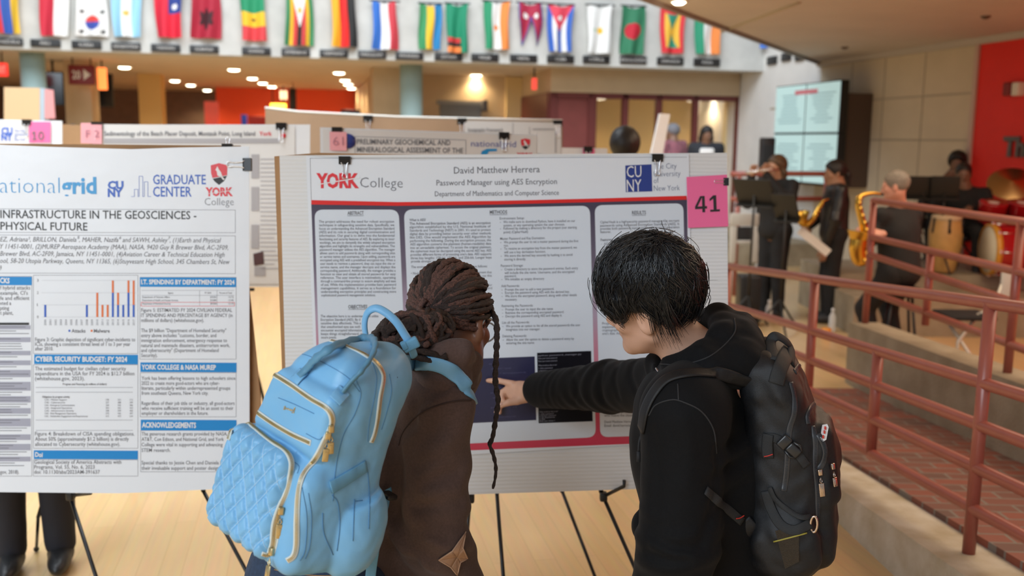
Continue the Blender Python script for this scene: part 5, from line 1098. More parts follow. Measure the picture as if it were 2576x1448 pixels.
tf0 = creases(tf0, [([(1815, 1135), (1845, 1105), (1880, 1085)], .006, .012), ([(1784, 1215), (1830, 1180), (1880, 1150)], .008, .014), ([(1790, 1300), (1835, 1250), (1880, 1215)], .008, .014), ([(1800, 1180), (1840, 1150), (1885, 1118)], -.005, .012),
 ([(1640, 1345), (1690, 1372), (1745, 1380)], .008, .010), ([(1630, 1390), (1680, 1410), (1730, 1412)], .007, .010), ([(1640, 1368), (1690, 1392), (1740, 1398)], -.005, .010), ([(1806, 1130), (1805, 1200), (1790, 1290), (1765, 1370)], .012, .012), ([(1640, 1090), (1655, 1180), (1650, 1280)], .004, .012), ([(1720, 1060), (1735, 1140), (1725, 1230)], -.004, .016),
 ([(1560, 905), (1545, 950), (1555, 1000)], .005, .009), ([(1520, 912), (1508, 960), (1516, 1005)], .005, .008), ([(1600, 895), (1585, 940), (1600, 985)], .006, .010), ([(1440, 935), (1452, 975), (1445, 1012)], .004, .007)])
top = sdf_obj('hoodie', tf0, lo, hi, .0055, m_blkc, man, 1)
def hood_sdf(P):
    d = None
    for pts, rs in RG:
        c = chain(P, pts+[pts[0]], tuple(rs)+(rs[0],), .03); d = c if d is None else smin(d, c, .022)
    for c, r in hoodbag: d = smin(d, d_ell(P, c, r), .04)
    d = d+.0035*nz3(P, 38, .5)+.002*nz3(P, 80, 2.)
    return smax(d, -d_cone(P, MJ['neck']-ZV*.05, mh+mR[:, 2]*.02-mR[:, 1]*.01, .062, .085), .012)
hood = sdf_obj('hood', hood_sdf, *bounds([p for r in RG for p in r[0]]+[hoodbag[0][0]], .14), .0045, m_blkc, man, 1)
m_seam2 = mat('black_seam', (.018, .018, .02), .8)
for px in ([(1652, 893), (1700, 897), (1770, 872), (1826, 820), (1822, 785)], [(1660, 915), (1720, 916), (1790, 893), (1846, 840), (1848, 800)]): seam('hood_seam', hood_sdf, px, m_seam2, hood, .0016)
for px in ([(1632, 1045), (1650, 1018), (1690, 1005), (1722, 1012), (1765, 1035), (1795, 1080), (1803, 1140)], [(1707, 1006), (1706, 985), (1705, 965)]):
    seam('sleeve_seam', tf0, px, m_seam2, top, .0016)
jn = [(1655, 939), (1662, 944), (1668, 950)]
stroke('drawcord_eyelet', hood_sdf, [(1650, 926), (1656, 934), (1664, 941)], .0022, M['steel'], hood, .001, n=3)
mb = MB(); mb.tube(spline([at(1622, 1075, 2.08), at(1609, 1105, 2.06), at(1606, 1135, 2.06)], 5), .0025, 8); mb.tube([at(1606, 1135, 2.06), at(1607, 1160, 2.06)], [.004, .0055], 8); mb.build('drawcord', m_seam2, hood)
tr = trouser_sdf(MJ); sdf_obj('trousers', tr, lo, hi, .009, mat('black_jeans', (.014, .014, .016), .8, noise=.2, nscale=200), man)
for s in 'LR': a = MJ['an'+s]; sdf_obj('shoe', shoe_sdf(a, MJ['tf']), a-np.array([.2, .2, a[2]]), a+.2, .008, m_shoe, man)
# thumb nail
for (u, v, Y, R_, nm) in ((1260, 1016.5, 2.872, (.0055, .004, .0015), 'thumbnail'),):
    mb = MB(); mb.sph(at(u, v, Y), (.0065, .0035, .0045), 12, 0, frame(at(1262, 1019, 2.878)-at(1279, 1012, 2.878))[:, [1, 0, 2]]); mb.build(nm, mat('nail', (.72, .46, .38), .25), man)
# hair: a cap with many tapering strands flowing out of the whorl
def cap_sdf(P):
    q = ((P-mh.astype(np.float32))@mR.astype(np.float32)); m = q.copy(); m[:, 0] = np.abs(m[:, 0])
    d = d_ell(q, (0, -.012, .03), (.094, .112, .099)); d = smin(d, d_ell(q, (-.0, .05, .05), (.078, .070, .055)), .03)
    hl = q[:, 1]*1.1-q[:, 2]*.9-.062; side = -(q[:, 2]-.006-.9*np.maximum(-q[:, 1]-.02, 0)*-1.6+.25*np.maximum(q[:, 1]-.03, 0)); back = -(q[:, 2]+.085)
    d = smax(d, smin(hl, hl, .01), .012); d = smax(d, np.maximum(side, back), .012)
    return d+.0022*nz3(q, 120)
hair = sdf_obj('hair', cap_sdf, mh-.2, mh+.2, .004, m_hairk, man, 1)
wd = nrm([-.10, -.42, .90]); wx = nrm(np.cross(wd, [1, 0, 0])); wy = np.cross(wd, wx)
A = np.array([.098, .115, .113]); Cc = np.array([0, -.012, .03]); mb = MB(); rg = np.random.default_rng(3)
def strand(mb, pts, r0, n=3):
    L = len(pts); mb.tube(pts, [r0*(1-.85*(i/(L-1))**2)+.0001 for i in range(L)], n, 0, cap=False)
def hair_pt(dq, t, lift, hang):
    f_ = max(0., dq[1])*max(0., min(1., dq[2]*2+.9)); q = Cc+A*dq*(1+lift+.10*f_**1.5)
    return q
for k in range(420):
    ph = rg.random()*2*math.pi; t0 = min(abs(rg.normal(.08, .7)), 1.45); ln_ = .5+.55*rg.random(); tw = rg.normal(0, .22)+.45; lf = rg.random()**2*.05; wob = rg.random()*6; G = []; ym = -9
    for j in range(9):
        s_ = j/8; t = t0+ln_*s_; p_ = ph+tw*s_*.6+.09*math.sin(wob+j*.9); dq = math.cos(t)*wd+math.sin(t)*(math.cos(p_)*wx+math.sin(p_)*wy)
        q = hair_pt(dq, t, lf*math.sin(s_*2.2)+.012, 0); fringe = q[1] > .045
        if fringe: ym = max(ym, q[1]); q[1] = max(q[1], ym-.004*j*(q[2] < .02))
        lim = (.010+.012*rg.random()) if q[1] > -.034 else max(-.092, -.012+(q[1]+.034)*2.4)
        if fringe: lim = -.035-.045*((k*7) % 10)/10
        elif q[1] > .02: lim = -.012
        if q[2] < lim: break
        G.append(q)
    if len(G) < 4: continue
    G = np.array(G); L_n = len(G); wdh = .0085*(.6+.7*rg.random()); n_ = 20
    for m_ in range(n_):
        o = rg.normal(0, 1, 3)*wdh; cut = L_n if rg.random() < .6 else max(4, L_n-1); pts = [mh+mR@(G[j]+o*(1-.72*(j/(L_n-1)))+0) for j in range(cut)]
        strand(mb, pts, .0006+.0005*rg.random())
for k in range(380):
    a = rg.random(); x = (.078+.012*rg.random())*(-1 if a < .62 else 1); y = -.085+.135*rg.random(); p0 = np.array([x*.95, y, .06]); end = np.array([x*1.02, y+.012*rg.normal(), (.006 if y > -.034 else -.045-.04*rg.random())+.01*rg.normal()]); mid = (p0+end)/2+np.array([np.sign(x)*.022, 0, .012])
    pts = [mh+mR@((1-t)**2*p0+2*t*(1-t)*mid+t*t*end) for t in np.linspace(0, 1, 7)]; strand(mb, pts, .0006+.0005*rg.random())
for k in range(40):
    ph = rg.random()*6.28; t = .15+1.1*rg.random(); dq = math.cos(t)*wd+math.sin(t)*(math.cos(ph)*wx+math.sin(ph)*wy); p0 = Cc+A*dq; tg = nrm(rg.normal(0, 1, 3)); q1 = p0+A*dq*.16+tg*.02; q2 = p0+A*dq*(.0+.06*rg.random())+tg*.05
    if p0[2] < 0.01 or q2[2] < -.02: continue
    strand(mb, [mh+mR@((1-s)**2*p0+2*s*(1-s)*q1+s*s*q2) for s in np.linspace(0, 1, 8)], .0003)
mb.build('hair_strands', m_hairk, hair)
# ================================================================= the woman with the blue backpack
wh = at(1139, 802, 2.12); wR = look(26, 20, 6)
wr_ = np.array([.65, -.76, 0.]); wf_ = np.array([.76, .65, 0.]); hp = at(795, 1500, 1.97)
WJ = dict(head=wh, hR=wR, neck=at(1128, 912, 2.07), shR=at(1100, 1022, 1.99), elR=at(1082, 1330, 1.98), wrR=at(1180, 1530, 2.12), tf=wf_)
WJ['shL'] = WJ['shR']-wr_*.36; WJ['elL'] = WJ['shL']+wf_*.0-wr_*.03-ZV*.28; WJ['wrL'] = WJ['elL']+wf_*.05-ZV*.22
WJ['hipL'] = hp-wr_*.085; WJ['hipR'] = hp+wr_*.085
for s, k in (('L', -1), ('R', 1)): b_ = WJ['hip'+s]; WJ['kn'+s] = np.array([b_[0], b_[1], .46])+wf_*.05+wr_*k*.02; WJ['an'+s] = np.array([b_[0], b_[1], .085])+wr_*k*.03-wf_*.02
WJ['handR'] = (nrm(WJ['wrR']-WJ['elR']), -wr_, .6, -1); WJ['handL'] = (nrm(WJ['wrL']-WJ['elL']), wr_, .6, 1)
wom = empty('person', [hp[0], hp[1], 0], 'person in a brown hoodie with dreadlocks and a light blue backpack', 'person')
lo, hi = bounds([WJ[k] for k in WJ if isinstance(WJ[k], np.ndarray) and WJ[k].shape == (3,)], .2); lo[2] = 0
sdf_obj('body', body_sdf(WJ, True, .98), lo, hi, .0045, m_skind, wom, 1)
def wom_extra(P, d):
    d = smin(d, d_cone(P, at(1045, 1150, 2.13), at(975, 1440, 2.1), .105, .135), .06)
    arm = chain(P, [WJ['shR'], WJ['elR'], WJ['elR']+(WJ['wrR']-WJ['elR'])*.95], (.080, .080, .058), .03)
    t = P[:, 2]-WJ['elR'][2]; arm = arm+.007*np.sin(t*70+P[:, 0]*55+1.2*np.sin(P[:, 1]*25))*np.exp(-((t-.0)/.11)**2)+.005*np.sin(t*45-P[:, 0]*60)*np.exp(-((t-.22)/.09)**2)
    return smin(d, arm, .014)
wt = top_sdf(WJ, .86, (.05, .05, .05), fold=.0035, long=.1, chest=.11, extra=wom_extra)
wt = creases(wt, [([(1030, 1062), (1000, 1092), (991, 1130), (997, 1186), (994, 1280), (998, 1330), (1022, 1375), (1040, 1420)], .028, .016), ([(1043, 1002), (1040, 1040), (1026, 1065)], .010, .012), ([(1121, 972), (1075, 1005), (1045, 1030)], .008, .011), ([(1100, 1000), (1062, 1030), (1035, 1062)], -.006, .010),
 ([(1075, 1217), (1110, 1196), (1150, 1186)], .008, .012), ([(1060, 1250), (1105, 1232), (1155, 1228)], -.006, .012), ([(1050, 1275), (1100, 1268), (1160, 1262)], .008, .012), ([(1090, 1295), (1125, 1300), (1165, 1312)], -.006, .010), ([(1047, 1335), (1085, 1340), (1125, 1352)], .010, .012), ([(1022, 1370), (1055, 1390), (1095, 1415)], .010, .012), ([(1060, 1140), (1090, 1120), (1130, 1112)], -.005, .014), ([(1050, 1175), (1085, 1160), (1120, 1158)], .006, .012)])
wtop = sdf_obj('hoodie', wt, lo, hi, .0055, m_brn, wom, 1)
ringW = ([(1112, 893, 1.97), (1152, 888, 1.98), (1181, 912, 2.05), (1180, 945, 2.16), (1130, 905, 2.24), (1070, 880, 2.2), (1070, 885, 2.05)], (.030, .028, .025, .026, .028, .03, .03))
ringW2 = ([(1100, 965, 1.97), (1145, 955, 1.99), (1172, 960, 2.06), (1160, 970, 2.18), (1100, 945, 2.24), (1050, 925, 2.2), (1055, 950, 2.04)], (.034, .026, .024, .03, .034, .036, .036))
def whood(P):
    d = None
    for r, rs in (ringW, ringW2):
        p = [at(*x) for x in r]; c = chain(P, p+[p[0]], rs+(rs[0],), .025); d = c if d is None else smin(d, c, .018)
    d = d+.003*nz3(P, 42, .5)+.002*nz3(P, 85, 1.)
    return smax(d, -d_cone(P, WJ['neck']-ZV*.05, wh, .055, .07), .012)
wh_o = sdf_obj('hood', whood, *bounds([at(*x) for x in ringW[0]+ringW2[0]], .1), .0045, m_brn, wom, 1)
m_bseam = mat('brown_seam', (.045, .026, .022), .9)
seam('sleeve_seam', wt, [(1003, 1120), (1015, 1085), (1050, 1045), (1100, 1020), (1150, 1008), (1186, 1006)], m_bseam, wtop, .0018)
wtr = trouser_sdf(WJ, (.112, .085, .062)); wj = sdf_obj('jeans', wtr, lo, hi, .007, m_jean, wom)
m_st = mat('jean_stitch', (.3, .16, .06), .7)
seam('stitching', wtr, [(690, 1432), (740, 1442), (800, 1447), (845, 1447)], m_st, wj, .001)
for s in 'LR': a = WJ['an'+s]; sdf_obj('shoe', shoe_sdf(a, wf_), a-np.array([.2, .2, a[2]]), a+.2, .008, m_shoe, wom)
# star patch on the sleeve
m_star = mat('tan_suede', (.42, .25, .16), .85, noise=.08, nscale=60)
sp_ = [(1172, 1338), (1164, 1378), (1176, 1404), (1158, 1414), (1150, 1446), (1134, 1426), (1104, 1408), (1138, 1386)]
so = surf_patch(wt, sp_, .003, 6).build('star_patch', m_star, wtop, thick=.003)
et = []
for i in range(8):
    for t in (0, .25, .5, .75):
        q = np.array(sp_[i])*(1-t)+np.array(sp_[(i+1) % 8])*t; p = on(wt, q[0], q[1], off=.004)
        if p is not None: et.append(p)
mb = MB(); mb.tube(et, .0018, 6, closed=True); mb.build('patch_edge', mat('tan_edge', (.5, .32, .22), .8), so)
# hair: dark cap, locs drawn back into a bun, one long loc at the front
m_loc = mat('loc_brown', (.17, .075, .055), .7, noise=.5, nscale=260, bump=.6, bscale=700, col2=(.03, .016, .013)); m_loc2 = mat('loc_dark', (.045, .024, .019), .6, noise=.5, nscale=260, bump=.6, bscale=700, col2=(.012, .008, .007)); m_cap = mat('scalp_hair', (.012, .008, .007), .8, bump=.5, bscale=400)
def wcap(P):
    q = ((P-wh.astype(np.float32))@wR.astype(np.float32)); d = d_ell(q, (0, -.014, .026), (.080, .101, .094))
    hl = q[:, 1]*1.2-q[:, 2]*.75-.045; low = -(q[:, 2]+.012-.75*np.maximum(-q[:, 1]-.0, 0)*-.75)
    d = smax(d, np.maximum(hl, low), .01); return d+.0012*nz3(q, 150)
whair = sdf_obj('hair', wcap, wh-.2, wh+.2, .004, m_cap, wom, 1)
rg = np.random.default_rng(11)
def resample(pts, st):
    pts = np.array(pts); s = np.r_[0, np.cumsum(np.linalg.norm(np.diff(pts, axis=0), axis=1))]; n = max(4, int(s[-1]/st)); t = np.linspace(0, s[-1], n)
    return [np.array([np.interp(x, s, pts[:, k]) for k in range(3)]) for x in t]
def loc(mb, pts, r, st=.0048, taper=0, n=8, m=0):
    pts = resample(pts, st); L = len(pts); vs = []; prev = None; ph0 = rg.random()*6
    for i, p in enumerate(pts):
        t = nrm(pts[min(i+1, L-1)]-pts[max(i-1, 0)]); q = np.array([0, 0, 1.]) if prev is None else prev
        if abs(q@t) > .97: q = np.array([1., 0, 0])
        x = nrm(q-t*(q@t)); prev = x; y = np.cross(t, x); rr = r*(1-taper*(i/(L-1))**3)*(1+.08*math.sin(i*.7+ph0))
        for k in range(n):
            a = 2*math.pi*k/n; f = rr*(1+.2*math.sin(2*a+i*1.25+ph0)); vs.append(p+f*(math.cos(a)*x+math.sin(a)*y))
    fs = [(i*n+k, i*n+(k+1) % n, (i+1)*n+(k+1) % n, (i+1)*n+k) for i in range(L-1) for k in range(n)]+[tuple(range(n))[::-1], tuple((L-1)*n+k for k in range(n))]
    mb.add(vs, fs, m, True)
gd = nrm([.0, -.93, -.30]); Aw = np.array([.083, .105, .098]); Cw = np.array([0, -.014, .026])
mb = MB(); starts = []
for i in range(400):
    v = nrm(rg.normal(0, 1, 3)); q = Cw+Aw*v
    if q[2] < .0 and q[1] > -.02: continue
    if q[2] < -.045 or q[1]*1.2-q[2]*.75 > .05: continue
    if any(np.dot(v, s_) > math.cos(.215) for s_ in starts): continue
    starts.append(v)
for v in starts:
    om = math.acos(np.clip(v@gd, -1, 1))
    if om < .25: continue
    side = nrm(np.cross(gd, v)); bow = rg.normal(0, .06); pts = []
    for t in np.linspace(0, 1, 9):
        d_ = (math.sin((1-t)*om)*v+math.sin(t*om)*gd)/math.sin(om); d_ = nrm(d_+side*bow*math.sin(math.pi*t)); lift = 1+.05*math.sin(math.pi*min(1, t*1.1))+.02*rg.random()
        pts.append(wh+wR@(Cw+Aw*d_*lift))
    loc(mb, spline(pts, 4), 0.0053+.0012*rg.random(), m=0 if rg.random() < .55 else 1)
mb.build('drawn_back_locs', [m_loc, m_loc2], whair)
B = at(1040, 838, 1.985); BR = frame(np.array([.25, -.97, .1])); mb = MB()
for k in range(62):
    ax_ = nrm(rg.normal(0, 1, 3)*np.array([1, 1.3, .8])); u_ = nrm(np.cross(ax_, rg.normal(0, 1, 3))); v_ = np.cross(ax_, u_); ra = .55+.45*rg.random(); off = ax_*(rg.random()-.5)*1.1; a0 = rg.random()*6.28; sp2 = 2.6+3*rg.random(); pts = []
    for t in np.linspace(0, 1, 16):
        a = a0+sp2*t; q = off+(u_*math.cos(a)+v_*math.sin(a))*ra*(1+.08*math.sin(a*3+k)); l = np.linalg.norm(q); q = q/max(l, 1e-6)*min(l, 1)
        pts.append(B+BR@(q*np.array([.083, .052, .05]))+wR[:, 0]*.02*q[2])
    loc(mb, spline(pts, 2), .0066+.001*rg.random(), m=1 if rg.random() < .75 else 0)
for k in range(10):     # locs bridging head and bun, and ends hanging below it
    p0 = wh+wR@(Cw+Aw*gd)+rg.normal(0, .012, 3); p1 = B+np.array([.04, .03, .02])+rg.normal(0, .02, 3); loc(mb, spline([p0, (p0+p1)/2+rg.normal(0, .01, 3), p1, B+rg.normal(0, .03, 3)], 6), .0068, m=0)
for px in ([(965, 868), (985, 890), (1030, 895), (1080, 905), (1112, 912)], [(1040, 880), (1085, 888), (1105, 900), (1125, 895)], [(945, 835), (955, 862), (990, 880), (1050, 885)]): loc(mb, spline([at(u, v, 1.935) for u, v in px], 6), .0066, m=1)
mb.build('bun', [m_loc, m_loc2], whair)
mb = MB(); loc(mb, spline([at(u, v, Y) for u, v, Y in ((1232, 765, 2.14), (1238, 785, 2.12), (1249, 812, 2.09), (1249, 880, 2.07), (1246, 950, 2.07), (1250, 985, 2.07), (1253, 1010, 2.07), (1246, 1060, 2.07), (1239, 1100, 2.07), (1232, 1118, 2.07), (1240, 1140, 2.07), (1247, 1172, 2.07), (1246, 1200, 2.07), (1240, 1228, 2.07))], 8), .0064, st=.004, taper=.55, m=1)
mb.build('long_loc', [m_loc, m_loc2], whair)
# spectacles
mg = mat('spectacle_frame', (.45, .5, .55), .2, spec=.6, alpha=.75); g = empty('spectacles', wh, 'clear grey spectacles worn by the person with dreadlocks', 'glasses'); L_ = lambda x, y, z: wh+wR@np.array([x, y, z])
for sx in (-1, 1):
    mb = MB(); mb.tube([L_(sx*.034+.027*math.cos(a), .106-.004*abs(math.cos(a)), -.012+.023*math.sin(a)) for a in np.linspace(0, 6.283, 25)[:-1]], .0022, 8, closed=True); mb.build('rim', mg, g)
    mb = MB(); mb.poly([L_(sx*.034+.026*math.cos(a), .105, -.012+.022*math.sin(a)) for a in np.linspace(0, 6.283, 25)[:-1]]); mb.build('lens', mat('lens_glass', (.9, .95, 1), .03, trans=1, alpha=.25), g)
    mb = MB(); mb.tube(spline([L_(sx*.062, .103, -.002), L_(sx*.082, .06, .0), L_(sx*.086, .0, .002), L_(sx*.083, -.02, -.02)], 6), .0022, 8); mb.build('temple_arm', mg, g)
mb = MB(); mb.tube([L_(-.008, .106, -.006), L_(0, .112, -.003), L_(.008, .106, -.006)], .002, 8); mb.build('bridge', mg, g)
# ================================================================= backpacks
def rmat(a, b, c):
    a, b, c = np.radians([a, b, c]); ca, sa, cb, sb, cc, sc = math.cos(a), math.sin(a), math.cos(b), math.sin(b), math.cos(c), math.sin(c)
    return np.array([[ca, -sa, 0], [sa, ca, 0], [0, 0, 1]])@np.array([[1, 0, 0], [0, cb, -sb], [0, sb, cb]])@np.array([[cc, 0, sc], [0, 1, 0], [-sc, 0, cc]])
BRt = rmat(-38, -12, 10); BC = at(760, 1140, 1.75)+BRt@np.array([.042, 0, .02])
m_blue = mat('blue_nylon', (.19, .455, .73), .4, noise=.04, nscale=8, bump=.08, bscale=60, spec=.4); m_blue2 = mat('dusty_blue_handle', (.10, .26, .40), .5, spec=.4); m_tape = mat('zip_tape', (.62, .68, .66), .6); m_gold = mat('gold_zip', (.62, .50, .27), .3, .9); m_web = mat('blue_webbing', (.13, .34, .52), .7, bump=.3, bscale=900); m_thread = mat('pale_thread', (.42, .62, .78), .7); m_dthr = mat('dark_blue_thread', (.07, .21, .40), .8)
def bw_(z): return np.interp(z, (-.2, -.15, .04, .13, .19, .25), (.120, .122, .112, .1, .075, .06)), np.interp(z, (-.2, -.15, .04, .13, .19, .25), (.002, .002, .004, .018, .034, .045))
def blue_sdf(P, quilt=1):
    q = (P-BC.astype(np.float32))@BRt.astype(np.float32); w_, s_ = bw_(q[:, 2]); m = q.copy(); m[:, 0] = (q[:, 0]-s_)/w_*.122
    d = d_box(m, (0, .0, .012), (.124, .088, .205), .06); d = smin(d, d_box(m, (.0, -.03, -.09), (.122, .085, .1), .035), .03)
    lp_ = d_box(m, (-.028, -.098, -.076), (.096, .038, .1), .026)
    u = m[:, 0]/.036+m[:, 2]/.054; v = m[:, 0]/.036-m[:, 2]/.054; tri = lambda a: np.abs(a-np.round(a))
    qd = np.minimum(tri(u), tri(v)); fade = np.clip((.098-np.abs(m[:, 0]+.028))/.02, 0, 1)*np.clip((.026-m[:, 2])/.02, 0, 1); lp_ = lp_+quilt*(.0075*np.exp(-(qd/.13)**2)-.0025)*fade
    d = smin(d, lp_, .006); d = smin(d, d_box(m, (.008, -.078, .088), (.108, .030, .066), .024), .008)
    pkt = smax(d_ell(m, (.112, .028, -.105), (.052, .064, .098)), (m[:, 2]-m[:, 1]*.35+.048), .006); d = smin(d, pkt, .006)
    d = smin(d, d_ell(m, (.0, .07, .17), (.1, .05, .06)), .04)
    return d+.0016*nz3(q, 45, .3)+.001*nz3(q, 110, 1.)
blue = empty('backpack', BC, 'light blue backpack with a quilted pocket and gold zips', 'backpack')
blue_flat = lambda P: blue_sdf(P, 0)
bd = sdf_obj('bag', blue_sdf, BC-.34, BC+.34, .0028, m_blue, blue, 1)
D0 = .9
Z1 = [(658, 1392), (676, 1394), (685, 1366), (690, 1318), (703, 1276), (723, 1232), (733, 1178), (731, 1153), (716, 1131), (674, 1103), (626, 1064), (606, 1055), (588, 1066), (574, 1105)]
Z1b = [(700, 1290), (697, 1325), (694, 1362), (686, 1390)]
Z2 = [(629, 1023), (674, 1056), (730, 1090), (782, 1114)]
Z3 = [(664, 962), (674, 943), (690, 942), (733, 968), (780, 1001), (816, 1022), (831, 1038), (836, 1058), (831, 1078), (818, 1105), (795, 1150), (768, 1184), (756, 1210), (749, 1248), (746, 1310), (745, 1370), (738, 1398), (722, 1410)]
Z4 = [(823, 855), (851, 861), (880, 874), (913, 889), (945, 910), (962, 934), (965, 955), (957, 1000), (951, 1050), (943, 1090), (934, 1113)]
def zipper(px, fn=blue_sdf, par=None, tape=m_tape, teeth=m_gold, wd=.0055, o=.0004):
    pts = trace(fn, px, 7, o, d0=D0)
    if len(pts) < 4: print('zip lost', px[0]); return
    mb = MB(); strip(mb, pts, 0, fn, (wd, .0012), 8); z = mb.build('zipper', tape, par)
    rs = resample(pts, .0026); mb = MB()
    for i in range(1, len(rs)-1):
        t = nrm(rs[i+1]-rs[i-1]); nn = grad(fn, rs[i]); b = np.cross(t, nn); mb.box(rs[i]+nn*.0016, (.0052, .0014, .0022), np.stack([b, t, nn], 1))
    mb.build('zip_teeth', teeth, z); return pts
for z in (Z1, Z1b, Z2, Z3, Z4): zipper(z, blue_flat, par=blue)
def pull(p, dr, nn, L=.034, m=m_gold, par=None, w_=.0055):
    dr = nrm(dr-nn*(dr@nn)); b = np.cross(dr, nn); R = np.stack([b, dr, nn], 1); mb = MB(); mb.rbox(p+nn*.005, (.010, .014, .007), .002, R); a = p+nn*.006+dr*.012
    mb.tube([a, a+dr*.008+b*.003, a+dr*.012, a+dr*.008-b*.003], .0013, 6, closed=True); mb.rbox(a+dr*(.012+L/2), (w_*2, L, .003), .0014, R); mb.rbox(a+dr*(.012+L/2)+nn*.0018, (w_*.9, L*.55, .001), .0004, R)
    return mb.build('zip_pull', m, par)
for (u, v, u2, v2, L) in ((831, 1076, 831, 1125, .022), (824, 1092, 818, 1140, .024), (706, 1282, 702, 1330, .026), (688, 1386, 690, 1430, .024), (628, 1022, 617, 1048, .018)):
    p = on(blue_sdf, u, v, D0)
    if p is not None: pull(p, at(u2, v2, p[1])-p, grad(blue_sdf, p), L, par=blue)
# quilting threads
def q2px(x, z):
    w_, s_ = bw_(z); return BC+BRt@np.array([x*w_/.122+s_, -.16, z])
mb = MB()
for k in range(-6, 7):
    for sg in (1, -1):
        pts = []
        for z in np.linspace(-.178, .022, 24):
            x = .036*(k-sg*z/.054) 
            if not (-.122 < x < .066): continue
            o = q2px(x, z); dv = BRt@np.array([0, 1., 0]); t = 0
            for _ in range(40):
                s = float(blue_sdf((o+dv*t)[None].astype(np.float32))[0])
                if s < 2e-4: pts.append(o+dv*(t-.001)); break
                t += s*.8
        if len(pts) > 3: mb.tube(pts, .0007, 5)
mb.build('quilt_thread', m_thread, blue)
# stitched seams, panel edges
for px in ([(700, 1000), (740, 1016), (790, 1040)], [(736, 1158), (752, 1172), (748, 1190)], [(770, 1090), (800, 1105), (812, 1098)], [(760, 1225), (772, 1300), (768, 1380), (755, 1410)], [(776, 1240), (784, 1300), (780, 1370), (768, 1405)], [(896, 956), (908, 990), (893, 1040), (866, 1090), (850, 1150), (842, 1200), (838, 1260)], [(935, 905), (948, 950), (940, 1010), (930, 1060), (925, 1110)], [(980, 940), (985, 985), (972, 1040), (960, 1080)], [(733, 893), (760, 890), (800, 905), (870, 945), (905, 985)]):
    stroke('seam', blue_sdf, px, .0006, m_dthr, blue, .0003, d0=D0)
# rivets and script badge
for u, v in ((768, 932), (861, 983)):
    p = on(blue_sdf, u, v, D0, off=.001); n_ = grad(blue_sdf, p); mb = MB(); mb.lathe(p, [(0, .0025), (.0035, .002), (.0042, 0)], 12, 0, frame(np.cross(n_, [0, 0, 1]), n_)); mb.build('rivet', mat('rose_gold', (.8, .5, .35), .25, 1), blue)
sc_ = [(714, 1024), (717, 1021), (716, 1026), (713, 1029), (717, 1029), (720, 1025), (722, 1030), (725, 1026), (727, 1031), (730, 1028), (731, 1033), (734, 1029), (735, 1034), (738, 1031), (742, 1024), (739, 1036), (733, 1037), (740, 1038)]
stroke('script_badge', blue_sdf, sc_, .0007, m_gold, blue, .0008, n=4, d0=D0)
def ribbon(name, pts, wide, thick, m, par, upv, n=6):
    P_ = spline(pts, n); mb = MB(); mb.tube(P_, 1.0, 12, flat=(wide, thick), upv=upv); return mb.build(name, m, par)
# carry handles: front pair and top loop
def hpt(u, v, off): p = on(blue_sdf, u, v, D0); return p-nrm(p-CAM)*off if p is not None else at(u, v, 1.8)
h1 = [hpt(752, 946, .004), hpt(772, 926, .010), hpt(796, 900, .025), hpt(842, 870, .035), hpt(895, 853, .04), hpt(930, 850, .04), hpt(943, 864, .035), hpt(938, 890, .03), hpt(912, 930, .022), hpt(886, 957, .012), hpt(862, 986, .005)]
mb = MB(); P_ = spline(h1, 6); L = len(P_); mb.tube(P_, [.0085+.0015*math.sin(i*1.7) if 8 < i < L-8 else .008 for i in range(L)], 12, flat=(1.0, .55), upv=BRt[:, 0]); mb.build('carry_handle', m_blue2, blue)
for px in ([(740, 958), (765, 932)], [(842, 1008), (868, 980)]):
    tp = trace(blue_sdf, [px[0], ((px[0][0]+px[1][0])/2, (px[0][1]+px[1][1])/2), px[1]], 6, .002, d0=D0)
    if len(tp) > 2: mb = MB(); strip(mb, tp, 0, blue_sdf, (.013, .0015)); mb.build('handle_tab', m_blue, blue)
h2 = [at(921, 850, 1.87), at(917, 815, 1.865), at(924, 787, 1.86), at(944, 775, 1.855), at(968, 784, 1.85), at(996, 808, 1.845), at(1016, 838, 1.845), at(1030, 862, 1.85), at(1042, 895, 1.88)]
mb = MB(); mb.tube(spline(h2, 6), .0085, 12, flat=(1.0, .6), upv=(.5, -.8, .2)); mb.build('top_loop', m_blue, blue)
mb = MB(); c = at(1033, 866, 1.845); dr = nrm(at(1042, 890, 1.85)-at(1018, 842, 1.845)); nn = nrm(CAM-c); nn = nrm(nn-dr*(nn@dr)); R = np.stack([np.cross(dr, nn), dr, nn], 1); mb.rbox(c, (.033, .022, .018), .004, R); mb.rbox(c+R[:, 0]*.012+dr*-.004, (.012, .016, .021), .003, R); mb.build('loop_cuff', m_web, blue)
# shoulder strap over the near shoulder
U_ = lambda P: np.minimum(np.minimum(wt(P), whood(P)), 9)
sp1 = trace(U_, [(1040, 912), (1080, 914), (1118, 924), (1150, 944), (1172, 970), (1180, 988)], 7, .004, d0=D0)
if len(sp1) > 3: mb = MB(); e9 = sp1[-1]; strip(mb, [at(1005, 920, 1.85), at(1022, 914, 1.89)]+sp1[:-4]+[sp1[-5]+np.array([.006, .02, -.014]), sp1[-5]+np.array([.012, .05, -.032])], 0, U_, (.017, .004), 10); mb.build('shoulder_strap', m_blue, blue)
